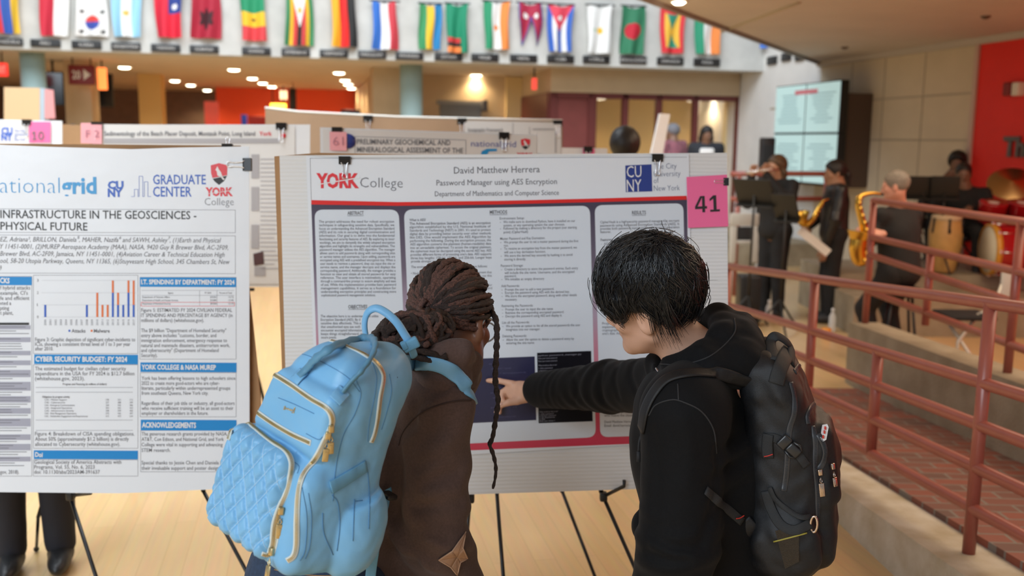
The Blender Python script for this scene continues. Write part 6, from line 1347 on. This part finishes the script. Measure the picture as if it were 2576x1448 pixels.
# side pocket with its elastic band, hanging webbing and buckle
pk = trace(blue_sdf, [(832, 1226), (850, 1217), (880, 1199), (922, 1172)], 7, .002, d0=D0); mb = MB(); strip(mb, pk, 0, blue_sdf, (.012, .0025)); mb.build('pocket_band', m_web, blue)
for px in ([(836, 1245), (850, 1265), (855, 1320), (848, 1385)], [(925, 1180), (930, 1250), (928, 1330)], [(892, 1255), (890, 1300), (888, 1360)], [(893, 1260), (912, 1258)], [(812, 1290), (815, 1340), (838, 1395)]): stroke('pocket_seam', blue_sdf, px, .0008, m_dthr, blue, .0004, d0=D0)
mb = MB(); mb.rbox(at(976, 1246, 1.86), (.03, .03, .012), .004, BRt); mb.build('strap_buckle', M['black_plastic'], blue)
ribbon('loose_webbing', [at(952, 1264, 1.87), at(968, 1252, 1.85), at(963, 1280, 1.80), at(950, 1330, 1.77), at(940, 1390, 1.77), at(931, 1460, 1.78), at(925, 1560, 1.80)], .0105, .0014, m_web, blue, (1, -.2, 0))
ribbon('buckle_webbing', [at(930, 1262, 1.86), at(948, 1256, 1.90), at(985, 1236, 1.94)], .011, .0014, m_web, blue, (0, 0, 1))
mb = MB(); mb.rbox(at(896, 1162, 1.80), (.008, .02, .022), .003, BRt); mb.build('gold_clip', m_gold, blue)
# ------------------------------------------------------------ black backpack
kn = nrm([.95, -.30, 0]); ks = nrm([-.30, -.95, 0]); KR = np.stack([-ks, kn, ZV], 1); c_, s_2 = math.cos(math.radians(3)), math.sin(math.radians(3)); KR = KR@np.array([[1, 0, 0], [0, c_, -s_2], [0, s_2, c_]]); KC = at(1980, 1150, 2.10)
m_kb = mat('black_nylon', (.0085, .009, .0105), .48, noise=.25, nscale=200, bump=.2, bscale=900, spec=.4); m_kw = mat('black_webbing', (.016, .017, .018), .7, bump=.3, bscale=800); m_kz = mat('black_zip', (.035, .036, .04), .35); m_kp = mat('buckle_plastic', (.02, .02, .021), .3); m_kr = mat('red_thread', (.5, .03, .02), .6)
def kw(z): return np.interp(z, (-.28, -.2, .0, .12, .2, .27), (1.0, 1.06, 1.05, .95, .82, .66)), np.interp(z, (-.28, -.2, 0, .12, .2, .27), (.0, .006, .006, -.008, -.03, -.05))
def black_sdf(P):
    q = (P-KC.astype(np.float32))@KR.astype(np.float32); w_, s_ = kw(q[:, 2]); m = q.copy(); m[:, 1] = (q[:, 1]-s_)/w_
    d = d_box(m, (0, -.01, 0), (.13, .08, .262), .06); d = smin(d, d_box(m, (.0, .052, -.06), (.104, .042, .165), .03), .008); d = smin(d, d_box(m, (-.01, .074, .01), (.08, .03, .09), .022), .006)
    d = smin(d, d_ell(m, (-.13, -.0, -.16), (.03, .07, .075)), .03)
    return d+.005*nz3(q, 30, .2)+.003*nz3(q, 75, 1.)
bk = empty('backpack', KC, 'black backpack with mesh side pocket worn by the person in the black hoodie', 'backpack')
sdf_obj('bag', black_sdf, KC-.38, KC+.38, .004, m_kb, bk, 1)
D0 = 1.2
for px in ([(1990, 960), (1999, 1000), (1998, 1040), (1986, 1080), (1982, 1130), (1978, 1190), (1972, 1235)], [(2034, 1066), (2033, 1042), (2047, 1018), (2066, 1008), (2084, 1022)], [(2046, 1070), (2052, 1116), (2051, 1178), (2057, 1235), (2058, 1306)], [(2058, 1090), (2072, 1118), (2076, 1140), (2070, 1165), (2058, 1182)], [(2000, 935), (2012, 918), (2026, 908)]): zipper(px, black_sdf, bk, m_kz, m_kz, .0065)
m_sil = mat('warm_nickel', (.62, .5, .42), .25, 1)
for (u, v, u2, v2, L) in ((2060, 1186, 2064, 1235, .03), (2090, 1172, 2089, 1212, .02)):
    p = on(black_sdf, u, v, D0)
    if p is not None: pull(p, at(u2, v2, p[1])-p, grad(black_sdf, p), L, m_sil, bk, .0062)
lab = [on(black_sdf, u, v, D0, off=.002) for u, v in ((2069, 1068), (2080, 1066), (2084, 1074), (2078, 1106), (2070, 1110), (2063, 1102))]
if all(p is not None for p in lab):
    mb = MB(); mb.poly(lab); lo_ = mb.build('badge', mat('badge_white', (.75, .75, .75), .4), bk, thick=.002); a = [on(black_sdf, u, v, D0, off=.0042) for u, v in ((2076, 1076), (2074, 1086), (2071, 1098))]
    mb = MB(); [mb.rbox(p, (.004, .004, .007), .001, KR) for p in a if p is not None]; mb.build('badge_mark', m_kr, lo_)
else: print('label lost')
# side release buckle, tab and webbing on the near side
def web(name, px, wd, m=m_kw, o=.002, fn=black_sdf, par=bk, th=.0015):
    pts = trace(fn, px, 6, o, d0=D0)
    if len(pts) < 3: print('web lost', name); return
    mb = MB(); strip(mb, pts, 0, fn, (wd, th)); return mb.build(name, m, par)
web('compression_strap', [(1925, 1100), (1950, 1102), (1985, 1120), (2015, 1152), (2030, 1172)], .010)
web('webbing_tab', [(1932, 1092), (1930, 1120), (1932, 1152)], .012, o=.005)
stroke('red_stitch', black_sdf, [(1922, 1148), (1932, 1146), (1944, 1142)], .0012, m_kr, bk, .0075, d0=D0)
p = on(black_sdf, 1984, 1120, D0)
if p is not None:
    n_ = grad(black_sdf, p); dr = nrm(at(2008, 1140, p[1])-at(1962, 1100, p[1])); dr = nrm(dr-n_*(dr@n_)); R = np.stack([dr, np.cross(n_, dr), n_], 1); mb = MB(); mb.rbox(p+n_*.008-dr*.014, (.022, .030, .012), .004, R); mb.rbox(p+n_*.008+dr*.012, (.03, .022, .010), .004, R)
    for s in (-1, 1): mb.tube([p+n_*.008+dr*.0+R[:, 1]*s*.013, p+n_*.008+dr*.016+R[:, 1]*s*.016, p+n_*.008+dr*.026+R[:, 1]*s*.010], .003, 8)
    mb.build('release_buckle', m_kp, bk)
web('mesh_pocket_hem', [(1935, 1225), (1950, 1255), (1982, 1282), (2015, 1300), (2042, 1298)], .006, o=.004); web('mesh_pocket_side', [(1925, 1235), (1940, 1280), (1965, 1320), (2000, 1333), (2040, 1316)], .011, o=.003)
stroke('yellow_pocket_line', black_sdf, [(1946, 1362), (1985, 1352), (2030, 1340)], .0018, mat('olive_yellow', (.32, .27, .04), .6), bk, .003, d0=D0)
m_mesh = mat('pocket_mesh', (.05, .035, .02), .7, bump=.8, bscale=500)
pm = [[on(black_sdf, 1950+60*a+25*b*(1-a), 1335+95*b-18*a, D0, off=.004) for b in np.linspace(0, 1, 7)] for a in np.linspace(0, 1, 7)]
if all(p is not None for r in pm for p in r): mb = MB(); mb.grid(lambda a, b: pm[int(round(a*6))][int(round(b*6))], 6, 6); mb.build('mesh_panel', m_mesh, bk)
p = on(black_sdf, 2047, 1318, D0, off=.006)
if p is not None: mb = MB(); R = frame(kn); mb.tube([p+ZV*.018*math.cos(a)+kn*.007*math.sin(a) for a in np.linspace(0, 6.28, 17)[:-1]], .003, 8, closed=True); mb.build('snap_hook', m_sil, bk)
web('top_strap', [(1985, 880), (1972, 905), (1960, 935), (1952, 965)], .017, o=.006, th=.003)
hk = [on(black_sdf, 1950, 905, D0), at(1938, 862, 2.10), at(1952, 845, 2.11), at(1975, 856, 2.12), at(1990, 875, 2.13), on(black_sdf, 1990, 915, D0)]
if all(p is not None for p in hk): mb = MB(); mb.tube(spline(hk, 6), .012, 10, flat=(1, .4), upv=kn); mb.build('haul_loop', m_kw, bk)
UK = lambda P: np.minimum(tf0(P), hood_sdf(P))
sk = trace(UK, [(1908, 968), (1870, 958), (1810, 940), (1740, 936), (1680, 950), (1645, 985), (1622, 1030), (1612, 1080)], 7, .003, d0=D0)
if len(sk) > 4: mb = MB(); strip(mb, sk, 0, UK, (.015, .0035), 10); mb.build('shoulder_strap', m_kb, bk)
web('waist_webbing', [(1776, 1232), (1805, 1258), (1840, 1288), (1868, 1312)], .010, fn=tf0, o=.003); stroke('red_stitch', tf0, [(1852, 1304), (1862, 1302), (1872, 1296)], .0013, m_kr, bk, .006, d0=D0)
ribbon('strap_wing', [at(1866, 1310, 2.0), at(1890, 1335, 2.0), at(1920, 1352, 2.02)], .022, .006, m_kb, bk, (.5, -.2, .8))
# ================================================================= musicians and visitors
m_wskin = mat('tan_skin', (.5, .27, .17), .55); m_bskin = mat('brown_skin', (.2, .1, .06), .5); m_pskin = mat('pink_skin', (.62, .3, .22), .55); m_oskin = mat('olive_skin', (.38, .2, .12), .55)
m_bcl = mat('black_cloth', (.011, .011, .012), .85, noise=.2, nscale=60); m_btr = mat('black_trousers', (.009, .009, .01), .85, noise=.15, nscale=60); m_lea = mat('black_leather', (.014, .013, .014), .38)
m_hbr = mat('brown_hair', (.16, .085, .035), .5, noise=.5, nscale=40, col2=(.03, .018, .012)); m_hgr = mat('grey_hair', (.2, .17, .14), .7, noise=.3, nscale=80); m_hbk = mat('dark_hair', (.012, .01, .01), .5)
m_brass = mat('lacquered_brass', (.62, .38, .07), .25, 1); m_silv = mat('silver_plate', (.75, .75, .75), .2, 1)
def px(u, Y, z): p = at(u, 355, Y); return p[0], Y, z
# flute player
X, Y, _ = px(1962, 9.6, 0); fl0, fl1 = at(1876, 434, 9.45), at(1962, 425, 9.42)
J = stand(X, Y, 0, 1.66, -125, arms=dict(elL=(-.26, .1, 1.2), elR=(.28, .12, 1.18)), hR=look(-120, 6)); J['wrL'] = fl0*.4+fl1*.6+np.array([.0, .04, -.03]); J['wrR'] = fl0*.78+fl1*.22+np.array([0, .05, -.03]); J['handL'] = (ZV+np.array([.1, -.3, 0]), np.array([0, -1., .1]), .8, 1); J['handR'] = (ZV+np.array([.1, -.3, 0]), np.array([0, -1., .1]), .8, -1)
person('person in black with long brown hair playing a flute behind two music stands', J, [m_wskin, m_bcl, m_btr, m_hbr, m_shoe], 'long', .014, top='blouse')
mb = MB(); mb.cyl(fl0, fl1, .011, n=12); [mb.cyl(fl0+(fl1-fl0)*t-ZV*.002, fl0+(fl1-fl0)*t+ZV*.016, .012, n=10) for t in np.linspace(.1, .75, 9)]; tag(mb.build('flute', m_silv), 'silver flute held sideways by the long haired player', 'flute')
# second player, side on, dark ponytail
X, Y, _ = px(2112, 9.4, 0); J = stand(X, Y, 0, 1.62, -85, arms=dict(elR=(.25, .05, 1.12), elL=(-.25, .05, 1.1), wrR=(.16, .22, .98), wrL=(-.15, .12, .78)), hR=look(-85, 12))
person('person in a black leather jacket with a ponytail holding a saxophone and sheet music', J, [m_oskin, m_lea, m_btr, m_hbk, m_shoe], 'tied', .014, top='jacket')
def sax(name, label, pts, rs, m=m_brass, Yk=0):
    e = empty(name, pts[0], label, 'saxophone'); P_ = spline(pts, 6); r = np.interp(np.linspace(0, 1, len(P_)), np.linspace(0, 1, len(rs)), rs); mb = MB(); mb.tube(P_, list(r), 14); mb.build('body', m, e)
    b = P_[-1]; t = nrm(P_[-1]-P_[-3]); mb = MB(); R = frame(np.cross(t, [0, 1, .1]), t); mb.lathe(b, [(rs[-1], -.01), (rs[-1]*1.45, .05), (rs[-1]*1.55, .055), (rs[-1]*1.3, .045), (rs[-1]*.9, 0)], 18, 0, R); mb.build('bell', m, e)
    mb = MB()
    for i in range(int(len(P_)*.3), int(len(P_)*.75), 2): mb.cyl(P_[i]+np.array([-.0, -r[i], 0]), P_[i]+np.array([-.0, -r[i]-.018, 0]), .018, n=10)
    mb.build('keys', m, e); mb = MB(); mb.tube([P_[0], P_[0]+(P_[0]-P_[1])*2], [.012, .008], 10); mb.build('mouthpiece', M['black_plastic'], e)
    return e
sax('saxophone', 'brass alto saxophone held by the ponytailed player in the leather jacket', [at(u, v, Y) for u, v, Y in ((2086, 500, 9.2), (2072, 505, 9.18), (2064, 515, 9.17), (2048, 545, 9.15), (2032, 562, 9.13), (2020, 560, 9.12), (2018, 548, 9.11))], (.01, .014, .018, .026, .034, .042, .05))
mb = MB(); mb.box((at(2012, 578, 9.2)+at(2084, 636, 9.15))/2, (.36, .012, .08), frame(at(2012, 578, 9.2)-at(2084, 636, 9.15))[:, [1, 0, 2]]); tag(mb.build('sheet_music', mat('sheet_white', (.75, .73, .68), .7)), 'stack of white sheet music held low by the ponytailed player', 'sheet music')
# seated saxophonist with grey hair
X, Y, _ = px(2278, 7.55, 0); S0 = np.array([X, Y, 0]); a = math.radians(-30); f = np.array([math.sin(a), math.cos(a), 0]); r = np.array([math.cos(a), -math.sin(a), 0]); U = lambda x, y, z: S0+r*x+f*y+ZV*z
J = dict(head=at(2252, 466, 7.5), neck=U(0, .02, 1.265), shL=U(-.2, .02, 1.21), shR=U(.2, .02, 1.21), elL=U(-.27, .14, .95), elR=U(.27, .14, .95), hipL=U(-.1, -.03, .74), hipR=U(.1, -.03, .74), knL=U(-.14, .16, .45), knR=U(.14, .16, .45), anL=U(-.13, .05, .09), anR=U(.13, .05, .09), tf=f, hR=look(-58, 10))
J['wrL'] = at(2222, 588, 7.25); J['wrR'] = at(2190, 575, 7.4); J['handL'] = (nrm([-1, 0, .1]), np.array([0, .6, -.6]), .9, 1); J['handR'] = (nrm([-1, 0, -.1]), np.array([0, .6, -.6]), .9, -1)
person('seated person with grey hair in a black jacket playing a tenor saxophone', J, [m_pskin, m_bcl, m_btr, m_hgr, m_shoe], 'close', .013, top='jacket', chest=.15)
sax('saxophone', 'large brass tenor saxophone held by the grey haired seated player', [at(u, v, Y) for u, v, Y in ((2216, 488, 7.3), (2195, 486, 7.28), (2168, 492, 7.26), (2158, 510, 7.25), (2170, 560, 7.25), (2182, 610, 7.25), (2178, 645, 7.25), (2162, 652, 7.22), (2156, 625, 7.2), (2160, 600, 7.2))], (.01, .014, .018, .022, .03, .04, .05, .055, .06, .065))
def chair(name, label, c, f, m, seat=.46):
    f = nrm([f[0], f[1], 0]); R = frame(f); c = np.array([c[0], c[1], 0.]); e = empty(name, c, label, 'chair'); T = lambda x, y, z: c+R@np.array([x, y, z])
    mb = MB(); mb.rbox(T(0, 0, seat), (.44, .42, .04), .015, R); mb.build('seat', m[0], e); mb = MB(); mb.rbox(T(0, -.22, seat+.33), (.42, .03, .26), .012, R); mb.build('backrest', m[0], e)
    for sx in (-1, 1):
        for pts in ([T(sx*.2, -.24, .01), T(sx*.2, -.2, seat), T(sx*.2, -.23, seat+.45)], [T(sx*.2, .2, .01), T(sx*.2, .17, seat)]): mb = MB(); mb.tube(pts, .014, 8); mb.build('leg', m[1], e)
    return e
q = U(0, -.06, 0); e = empty('stool', q, 'tall black stool under the grey haired saxophonist', 'stool'); mb = MB(); mb.lathe(q, [(0, .58), (.16, .58), (.17, .61), (.15, .64), (0, .645)], 20); mb.build('seat', m_lea, e)
for k in range(4): mb = MB(); an = k*1.571+.6; mb.cyl(q+np.array([.1*math.cos(an), .1*math.sin(an), .58]), q+np.array([.19*math.cos(an), .19*math.sin(an), .01]), .012, n=8); mb.build('leg', M['black_metal'], e)
# conga player and the standing person behind
zs = at(2400, 688, 9.35)[2]
X, Y, _ = px(2425, 10.1, 0); S0 = np.array([X, 10.0, zs]); a = math.radians(-150); f = np.array([math.sin(a), math.cos(a), 0]); r = np.array([math.cos(a), -math.sin(a), 0]); U = lambda x, y, z: S0+r*x+f*y+ZV*z
hd = at(2424, 436, 10.0); dz = hd[2]-zs
J = dict(head=hd, neck=U(0, .02, dz-.14), shL=U(-.2, 0, dz-.2), shR=U(.2, 0, dz-.2), elL=U(-.28, .14, dz-.42), elR=U(.28, .14, dz-.42), hipL=U(-.1, -.03, .40), hipR=U(.1, -.03, .40), knL=U(-.2, .36, .40), knR=U(.2, .36, .40), anL=U(-.2, .36, .085), anR=U(.2, .36, .085), tf=f, hR=look(-160, 12))
J['wrL'] = at(2440, 520, 9.75); J['wrR'] = at(2385, 530, 9.75); J['handL'] = (nrm([-.5, -.8, -.2]), -ZV, .3, 1); J['handR'] = (nrm([-.3, -.8, -.2]), -ZV, .3, -1)
person('seated person in black playing the tan conga drum', J, [m_bskin, m_bcl, m_btr, m_hbk, m_shoe], 'close', .014, top='shirt')
X, Y, _ = px(2405, 10.75, 0); J = stand(X, 10.95, 0, 1.60, -165, hR=look(-150, 12)); dd = at(2408, 408, 10.95)-J['head']
person('standing person in black with short curly hair behind the conga player', {k: (v+dd*np.array([1, 1, 1]) if (isinstance(v, np.ndarray) and v.shape == (3,) and k in ('head',)) else v) for k, v in J.items()}, [m_bskin, m_bcl, m_btr, m_hbk, m_shoe], 'afro', .016, top='shirt')
mb = MB(); b = at(2378, 600, 9.5); e = empty('conga', [b[0], b[1], zs], 'tan conga drum in front of the seated player in black', 'drum'); cz_ = at(2378, 538, 9.5)[2]; H = cz_-zs
mb.lathe([b[0], b[1], zs], [(.10, 0), (.115, .04*H), (.155, .45*H), (.16, .7*H), (.14, .94*H), (.135, .97*H)], 28); mb.build('shell', mat('conga_wood', (.52, .3, .1), .4, noise=.1, nscale=12), e)
mb = MB(); mb.lathe([b[0], b[1], zs], [(.0, .985*H), (.13, .985*H), (.142, .96*H), (.146, .9*H), (.14, .9*H)], 28); mb.build('drum_head', mat('hide', (.6, .45, .28), .6), e)
for k in range(6): an = k*math.pi/3+.3; mb = MB(); q = np.array([b[0]+.15*math.cos(an), b[1]+.15*math.sin(an), zs]); mb.cyl(q+ZV*.72*H, q+ZV*.93*H, .012, n=8); mb.rbox(q+ZV*.72*H, (.03, .03, .05), .008); mb.build('lug', M['black_metal'], e)
mb = MB(); q = U(0, -.04, 0); e = empty('stool', q, 'black drum stool under the conga player', 'stool'); mb.lathe(q, [(0, .27), (.17, .27), (.18, .3), (.16, .335), (0, .34)], 20); mb.build('seat', m_lea, e)
for k in range(3): mb = MB(); an = k*2.094; mb.cyl(q+ZV*.27, q+np.array([.2*math.cos(an), .2*math.sin(an), .01]), .012, n=8); mb.build('leg', M['black_metal'], e)
# drum kit
m_rdr = mat('drum_red', (.35, .008, .012), .15, coat=.6); c = at(2488, 618, 9.2); zb_ = zs; rad = .25; c[2] = zb_+rad+.01; ax = nrm([.98, -.1, 0]); e = empty('bass_drum', [c[0], c[1], zs], 'red bass drum with a pale head and amber hoop beside the conga', 'drum'); R = frame(np.cross(ax, ZV), ax)
mb = MB(); mb.lathe(c, [(rad*.96, 0), (rad*.97, .05), (rad*.97, .42), (0, .42)], 32, 0, R); mb.build('shell', m_rdr, e); mb = MB(); mb.lathe(c, [(rad*.9, -.012), (rad, -.012), (rad, .04), (rad*.95, .04)], 32, 0, R); mb.build('hoop', mat('hoop_amber', (.6, .28, .03), .3), e)
mb = MB(); mb.lathe(c, [(0, -.008), (rad*.92, -.008), (rad*.92, 0)], 32, 0, R); mb.build('drum_head', mat('drum_skin', (.72, .66, .5), .5), e)
for k in range(8): an = k*.785; mb = MB(); o = R@np.array([math.cos(an)*rad*.99, math.sin(an)*rad*.99, 0]); mb.cyl(c+o+ax*.03, c+o+ax*.16, .008, n=8); mb.rbox(c+o+ax*.02, (.025, .025, .04), .006); mb.build('lug', M['steel'], e)
for s, u in (('left', 2496), ('right', 2568)):
    p = at(u, 531, 9.5); e = empty('tom_drum', p, f'red tom drum above the bass drum, {s} of the two', 'drum', None); mb = MB(); R2 = frame([0, .97, .2], [0, -.25, .97]); mb.lathe(p, [(.0, -.1), (.13, -.1), (.135, .08), (.14, .09), (.125, .095), (0, .085)], 24, 0, R2); mb.build('shell', m_rdr, e)
    mb = MB(); mb.lathe(p, [(.125, .088), (0, .09)], 24, 0, R2); mb.build('drum_head', mat('drum_skin_white', (.75, .72, .66), .5), e); mb = MB(); mb.cyl(p-ZV*.09, [c[0]+.12, c[1]+.15, c[2]+rad*.9], .014, n=8); mb.build('mount', M['steel'], e)
p = at(2545, 458, 9.85); e = empty('cymbal', [p[0], p[1], zs], 'gold cymbal on a chrome stand in front of the red wall', 'cymbal'); mb = MB(); R2 = frame([.1, .75, .66], nrm([-.3, -.62, .72])); mb.lathe(p, [(0, .022), (.03, .018), (.05, .004), (.23, -.018), (.232, -.02), (.05, .0), (0, .016)], 32, 0, R2); mb.build('plate', mat('cymbal_bronze', (.55, .36, .16), .3, 1), e)
mb = MB(); mb.cyl([p[0], p[1], zs+.3], p, .012, n=8); mb.build('pole', M['steel'], e)
for k in range(3): mb = MB(); an = k*2.094+.4; mb.cyl([p[0], p[1], zs+.35], [p[0]+.25*math.cos(an), p[1]+.25*math.sin(an), zs+.01], .009, n=8); mb.build('leg', M['steel'], e)
# music stands, speakers and small things
m_desk = mat('stand_black', (.016, .015, .013), .45, .2)
def mstand(label, u, v, Y, w_, h_, az, tilt, z0=0):
    c = at(u, v, Y); e = empty('music_stand', [c[0], c[1], z0], label, 'music stand', 'black music stands'); R = look(az, -tilt); mb = MB(); mb.rbox(c, (w_, .012, h_), .005, R); mb.rbox(c+R@np.array([0, -.03, -h_/2]), (w_, .06, .012), .004, R); mb.build('desk', m_desk, e)
    b = np.array([c[0], c[1], z0]); mb = MB(); mb.cyl(c+R[:, 1]*.02, b+R[:, 1]*.0+ZV*.3, .012, n=8); mb.build('pole', m_desk, e)
    for k in range(3): mb = MB(); an = k*2.094+.5; mb.tube([b+ZV*.32, b+np.array([.14*math.cos(an), .14*math.sin(an), .14]), b+np.array([.27*math.cos(an), .27*math.sin(an), .012])], .01, 8); mb.build('leg', m_desk, e)
mstand('black music stand before the flute player, nearest the pink 41 card', 1896, 482, 9.0, .40, .26, 45, 25); mstand('black music stand between the flute player and the ponytailed player', 1976, 520, 8.8, .26, .26, 50, 25)
mstand('wide black music stand left of the conga player, behind the saxophonist', 2325, 470, 9.55, .34, .22, 10, 15, zs); mstand('black music stand directly before the conga player\'s chest', 2378, 470, 9.45, .26, .22, 20, 15, zs)
def speaker(label, u, v0, v1, Y, w_, d_, z0=None, cat='loudspeaker'):
    a_ = at(u, v0, Y); z1 = at(u, v1, Y)[2] if z0 is None else z0; H = a_[2]-z1; e = empty('loudspeaker', [a_[0], Y, z1], label, cat); mb = MB(); mb.rbox([a_[0], Y, z1+H/2], (w_, d_, H), .02); mb.build('box_body', M['black_plastic'], e); mb = MB(); mb.rbox([a_[0], Y-d_/2-.004, z1+H/2], (w_*.86, .012, H*.9), .005); mb.build('grille', mat('grille_cloth', (.02, .02, .02), .9, bump=.6, bscale=300), e)
speaker('black floor loudspeaker behind the near railing below the flute player', 1884, 690, 795, 9.2, .2, .22, 0.0); speaker('slim black column loudspeaker left of the video wall', 1931, 346, 430, 12.2, .17, .16, .0)
def bottle(label, u, v, Y, h_=.22, col=(.8, .82, .82)):
    p = at(u, v, Y); p = np.array([p[0], Y, 0]); e = empty('water_bottle', p, label, 'bottle'); mb = MB(); mb.lathe(p, [(0, .0), (.032, .0), (.034, .02), (.034, h_*.65), (.014, h_*.85), (.014, h_*.93)], 16); mb.build('body', mat('clear_plastic', col, .15, alpha=.6), e); mb = MB(); mb.lathe(p+ZV*h_*.92, [(0, .02), (.015, .02), (.015, 0), (0, 0)], 12); mb.build('cap', mat('bottle_cap', (.8, .8, .8), .4), e)
bottle('clear water bottle on the floor at the ponytailed player\'s feet', 2093, 822, 8.9); bottle('clear water bottle on the floor between loudspeaker and flute player', 1935, 770, 9.35)
mb = MB(); p = at(2078, 842, 8.6); mb.lathe([p[0], 8.6, 0], [(0, 0), (.035, 0), (.045, .09), (0, .09)], 16); tag(mb.build('cup', mat('orange_cup', (.8, .3, .03), .5)), 'orange cup on the floor near the clear water bottle', 'cup')
# pale frame and keyboard behind the railing
e = empty('display_stand', [at(1865, 600, 10.3)[0], 10.3, 0], 'pale frame with dark inset standing behind the railing left of the flute player', 'frame'); f0 = lambda u, v: at(u, v, 10.3)
for (u0, v0, u1, v1) in ((1838, 536, 1908, 568), (1838, 568, 1850, 660), (1893, 568, 1908, 660), (1850, 604, 1893, 612)):
    a_, b_ = f0(u0, v0), f0(u1, v1); mb = MB(); mb.rbox((a_+b_)/2, (abs(b_[0]-a_[0]), .04, abs(a_[2]-b_[2])), .008); mb.build('bar', mat('pale_frame', (.6, .56, .48), .6), e)
a_, b_ = f0(1850, 570), f0(1893, 604); mb = MB(); mb.rbox((a_+b_)/2+np.array([0, .01, 0]), (b_[0]-a_[0], .02, a_[2]-b_[2]), .004); mb.build('inset', mat('dark_inset', (.03, .03, .03), .6), e)
for u in (1842, 1903): p = f0(u, 655); mb = MB(); mb.cyl(p, [p[0], 10.3, 0.01], .015, n=8); mb.build('leg', mat('pale_leg', (.5, .47, .4), .6), e)
e = empty('folding_chair', [at(2440, 790, 6.3)[0], 6.3, 0], 'pale metal folding chair on the ramp side behind the railing', 'chair')
mpl = mat('pale_chair_metal', (.6, .58, .52), .4, .3); zc = .45
for pts in ([at(2388, 816, 7.35), at(2440, 890, 7.2)], [at(2462, 790, 7.3), at(2410, 858, 7.25), ]): mb = MB(); q = pts[-1]; mb.tube(pts+[[q[0], q[1], .01]], .014, 8); mb.build('leg', mpl, e)
mb = MB(); mb.rbox(at(2425, 792, 7.35), (.36, .34, .035), .012); mb.build('seat', m_bcl, e); mb = MB(); mb.rbox(at(2532, 720, 7.4), (.1, .03, .3), .014); mb.build('backrest', mat('pale_backrest', (.5, .5, .48), .5), e); mb = MB(); mb.tube([at(2462, 790, 7.35), at(2500, 775, 7.4), at(2525, 700, 7.4)], .013, 8); mb.build('back_post', mpl, e)
# visitors
zl = .33
X, Y, _ = px(1694, 14.0, 0); J = stand(X, Y, zl, 1.72, -35, hR=look(-60, 8)); person('visitor in a pink plaid jacket and grey cap beside the slanted white panel', J, [m_bskin, mat('pink_plaid', (.4, .14, .17), .8, noise=.4, nscale=18, col2=(.12, .05, .08)), m_btr, mat('grey_cap', (.16, .16, .18), .7), m_shoe], 'short', .02, top='jacket')
X, Y, _ = px(1777, 13.6, 0); J = stand(X, Y, zl, 1.68, 185, hR=look(175, 15)); e = person('visitor with long dark hair, white shirt and open dark jacket', J, [m_bskin, mat('dark_jacket', (.014, .017, .024), .8), m_btr, m_hbk, m_shoe], 'long', .02, top='jacket', w=1.1)
tfj = top_sdf(J, 1.1, long=.06); c = (J['shL']+J['shR'])/2; mb = MB(); d_ = nrm([c[0]*0+math.sin(math.radians(185)), math.cos(math.radians(185)), 0]); rr_ = np.cross(d_, ZV)
mb.rbox(c-ZV*.24+d_*.125, (.2, .05, .46), .03, frame(d_)); mb.build('white_shirt', mat('shirt_white', (.75, .74, .72), .8), e)
X, Y, _ = px(1573, 6.5, 0); J = stand(X, Y, 0, 1.78, 10, hR=look(20, 0)); J['head'] = at(1573, 368, 6.5); person('visitor with round black hair behind the low white board', J, [m_bskin, m_bcl, m_btr, m_hbk, m_shoe], 'afro', .016, top='shirt')
X, Y, _ = px(186, 7.2, 0); J = stand(X, Y, 0, 1.76, 0); J['head'] = at(186, 352, 7.2); person('visitor with dark curly hair just showing over the left poster', J, [m_bskin, m_bcl, m_btr, m_hbk, m_shoe], 'afro', .018, top='shirt', hs=.8)
X, Y, _ = px(22, 3.7, 0); J = stand(X, Y, 0, 1.55, 160, spread=.1); person('visitor standing behind the left poster, only dark trousers and boots showing', J, [m_bskin, m_bcl, mat('dark_trousers', (.012, .013, .02), .8), m_hbk, mat('dark_boot', (.01, .01, .011), .45)], 'short', .014, top='shirt')
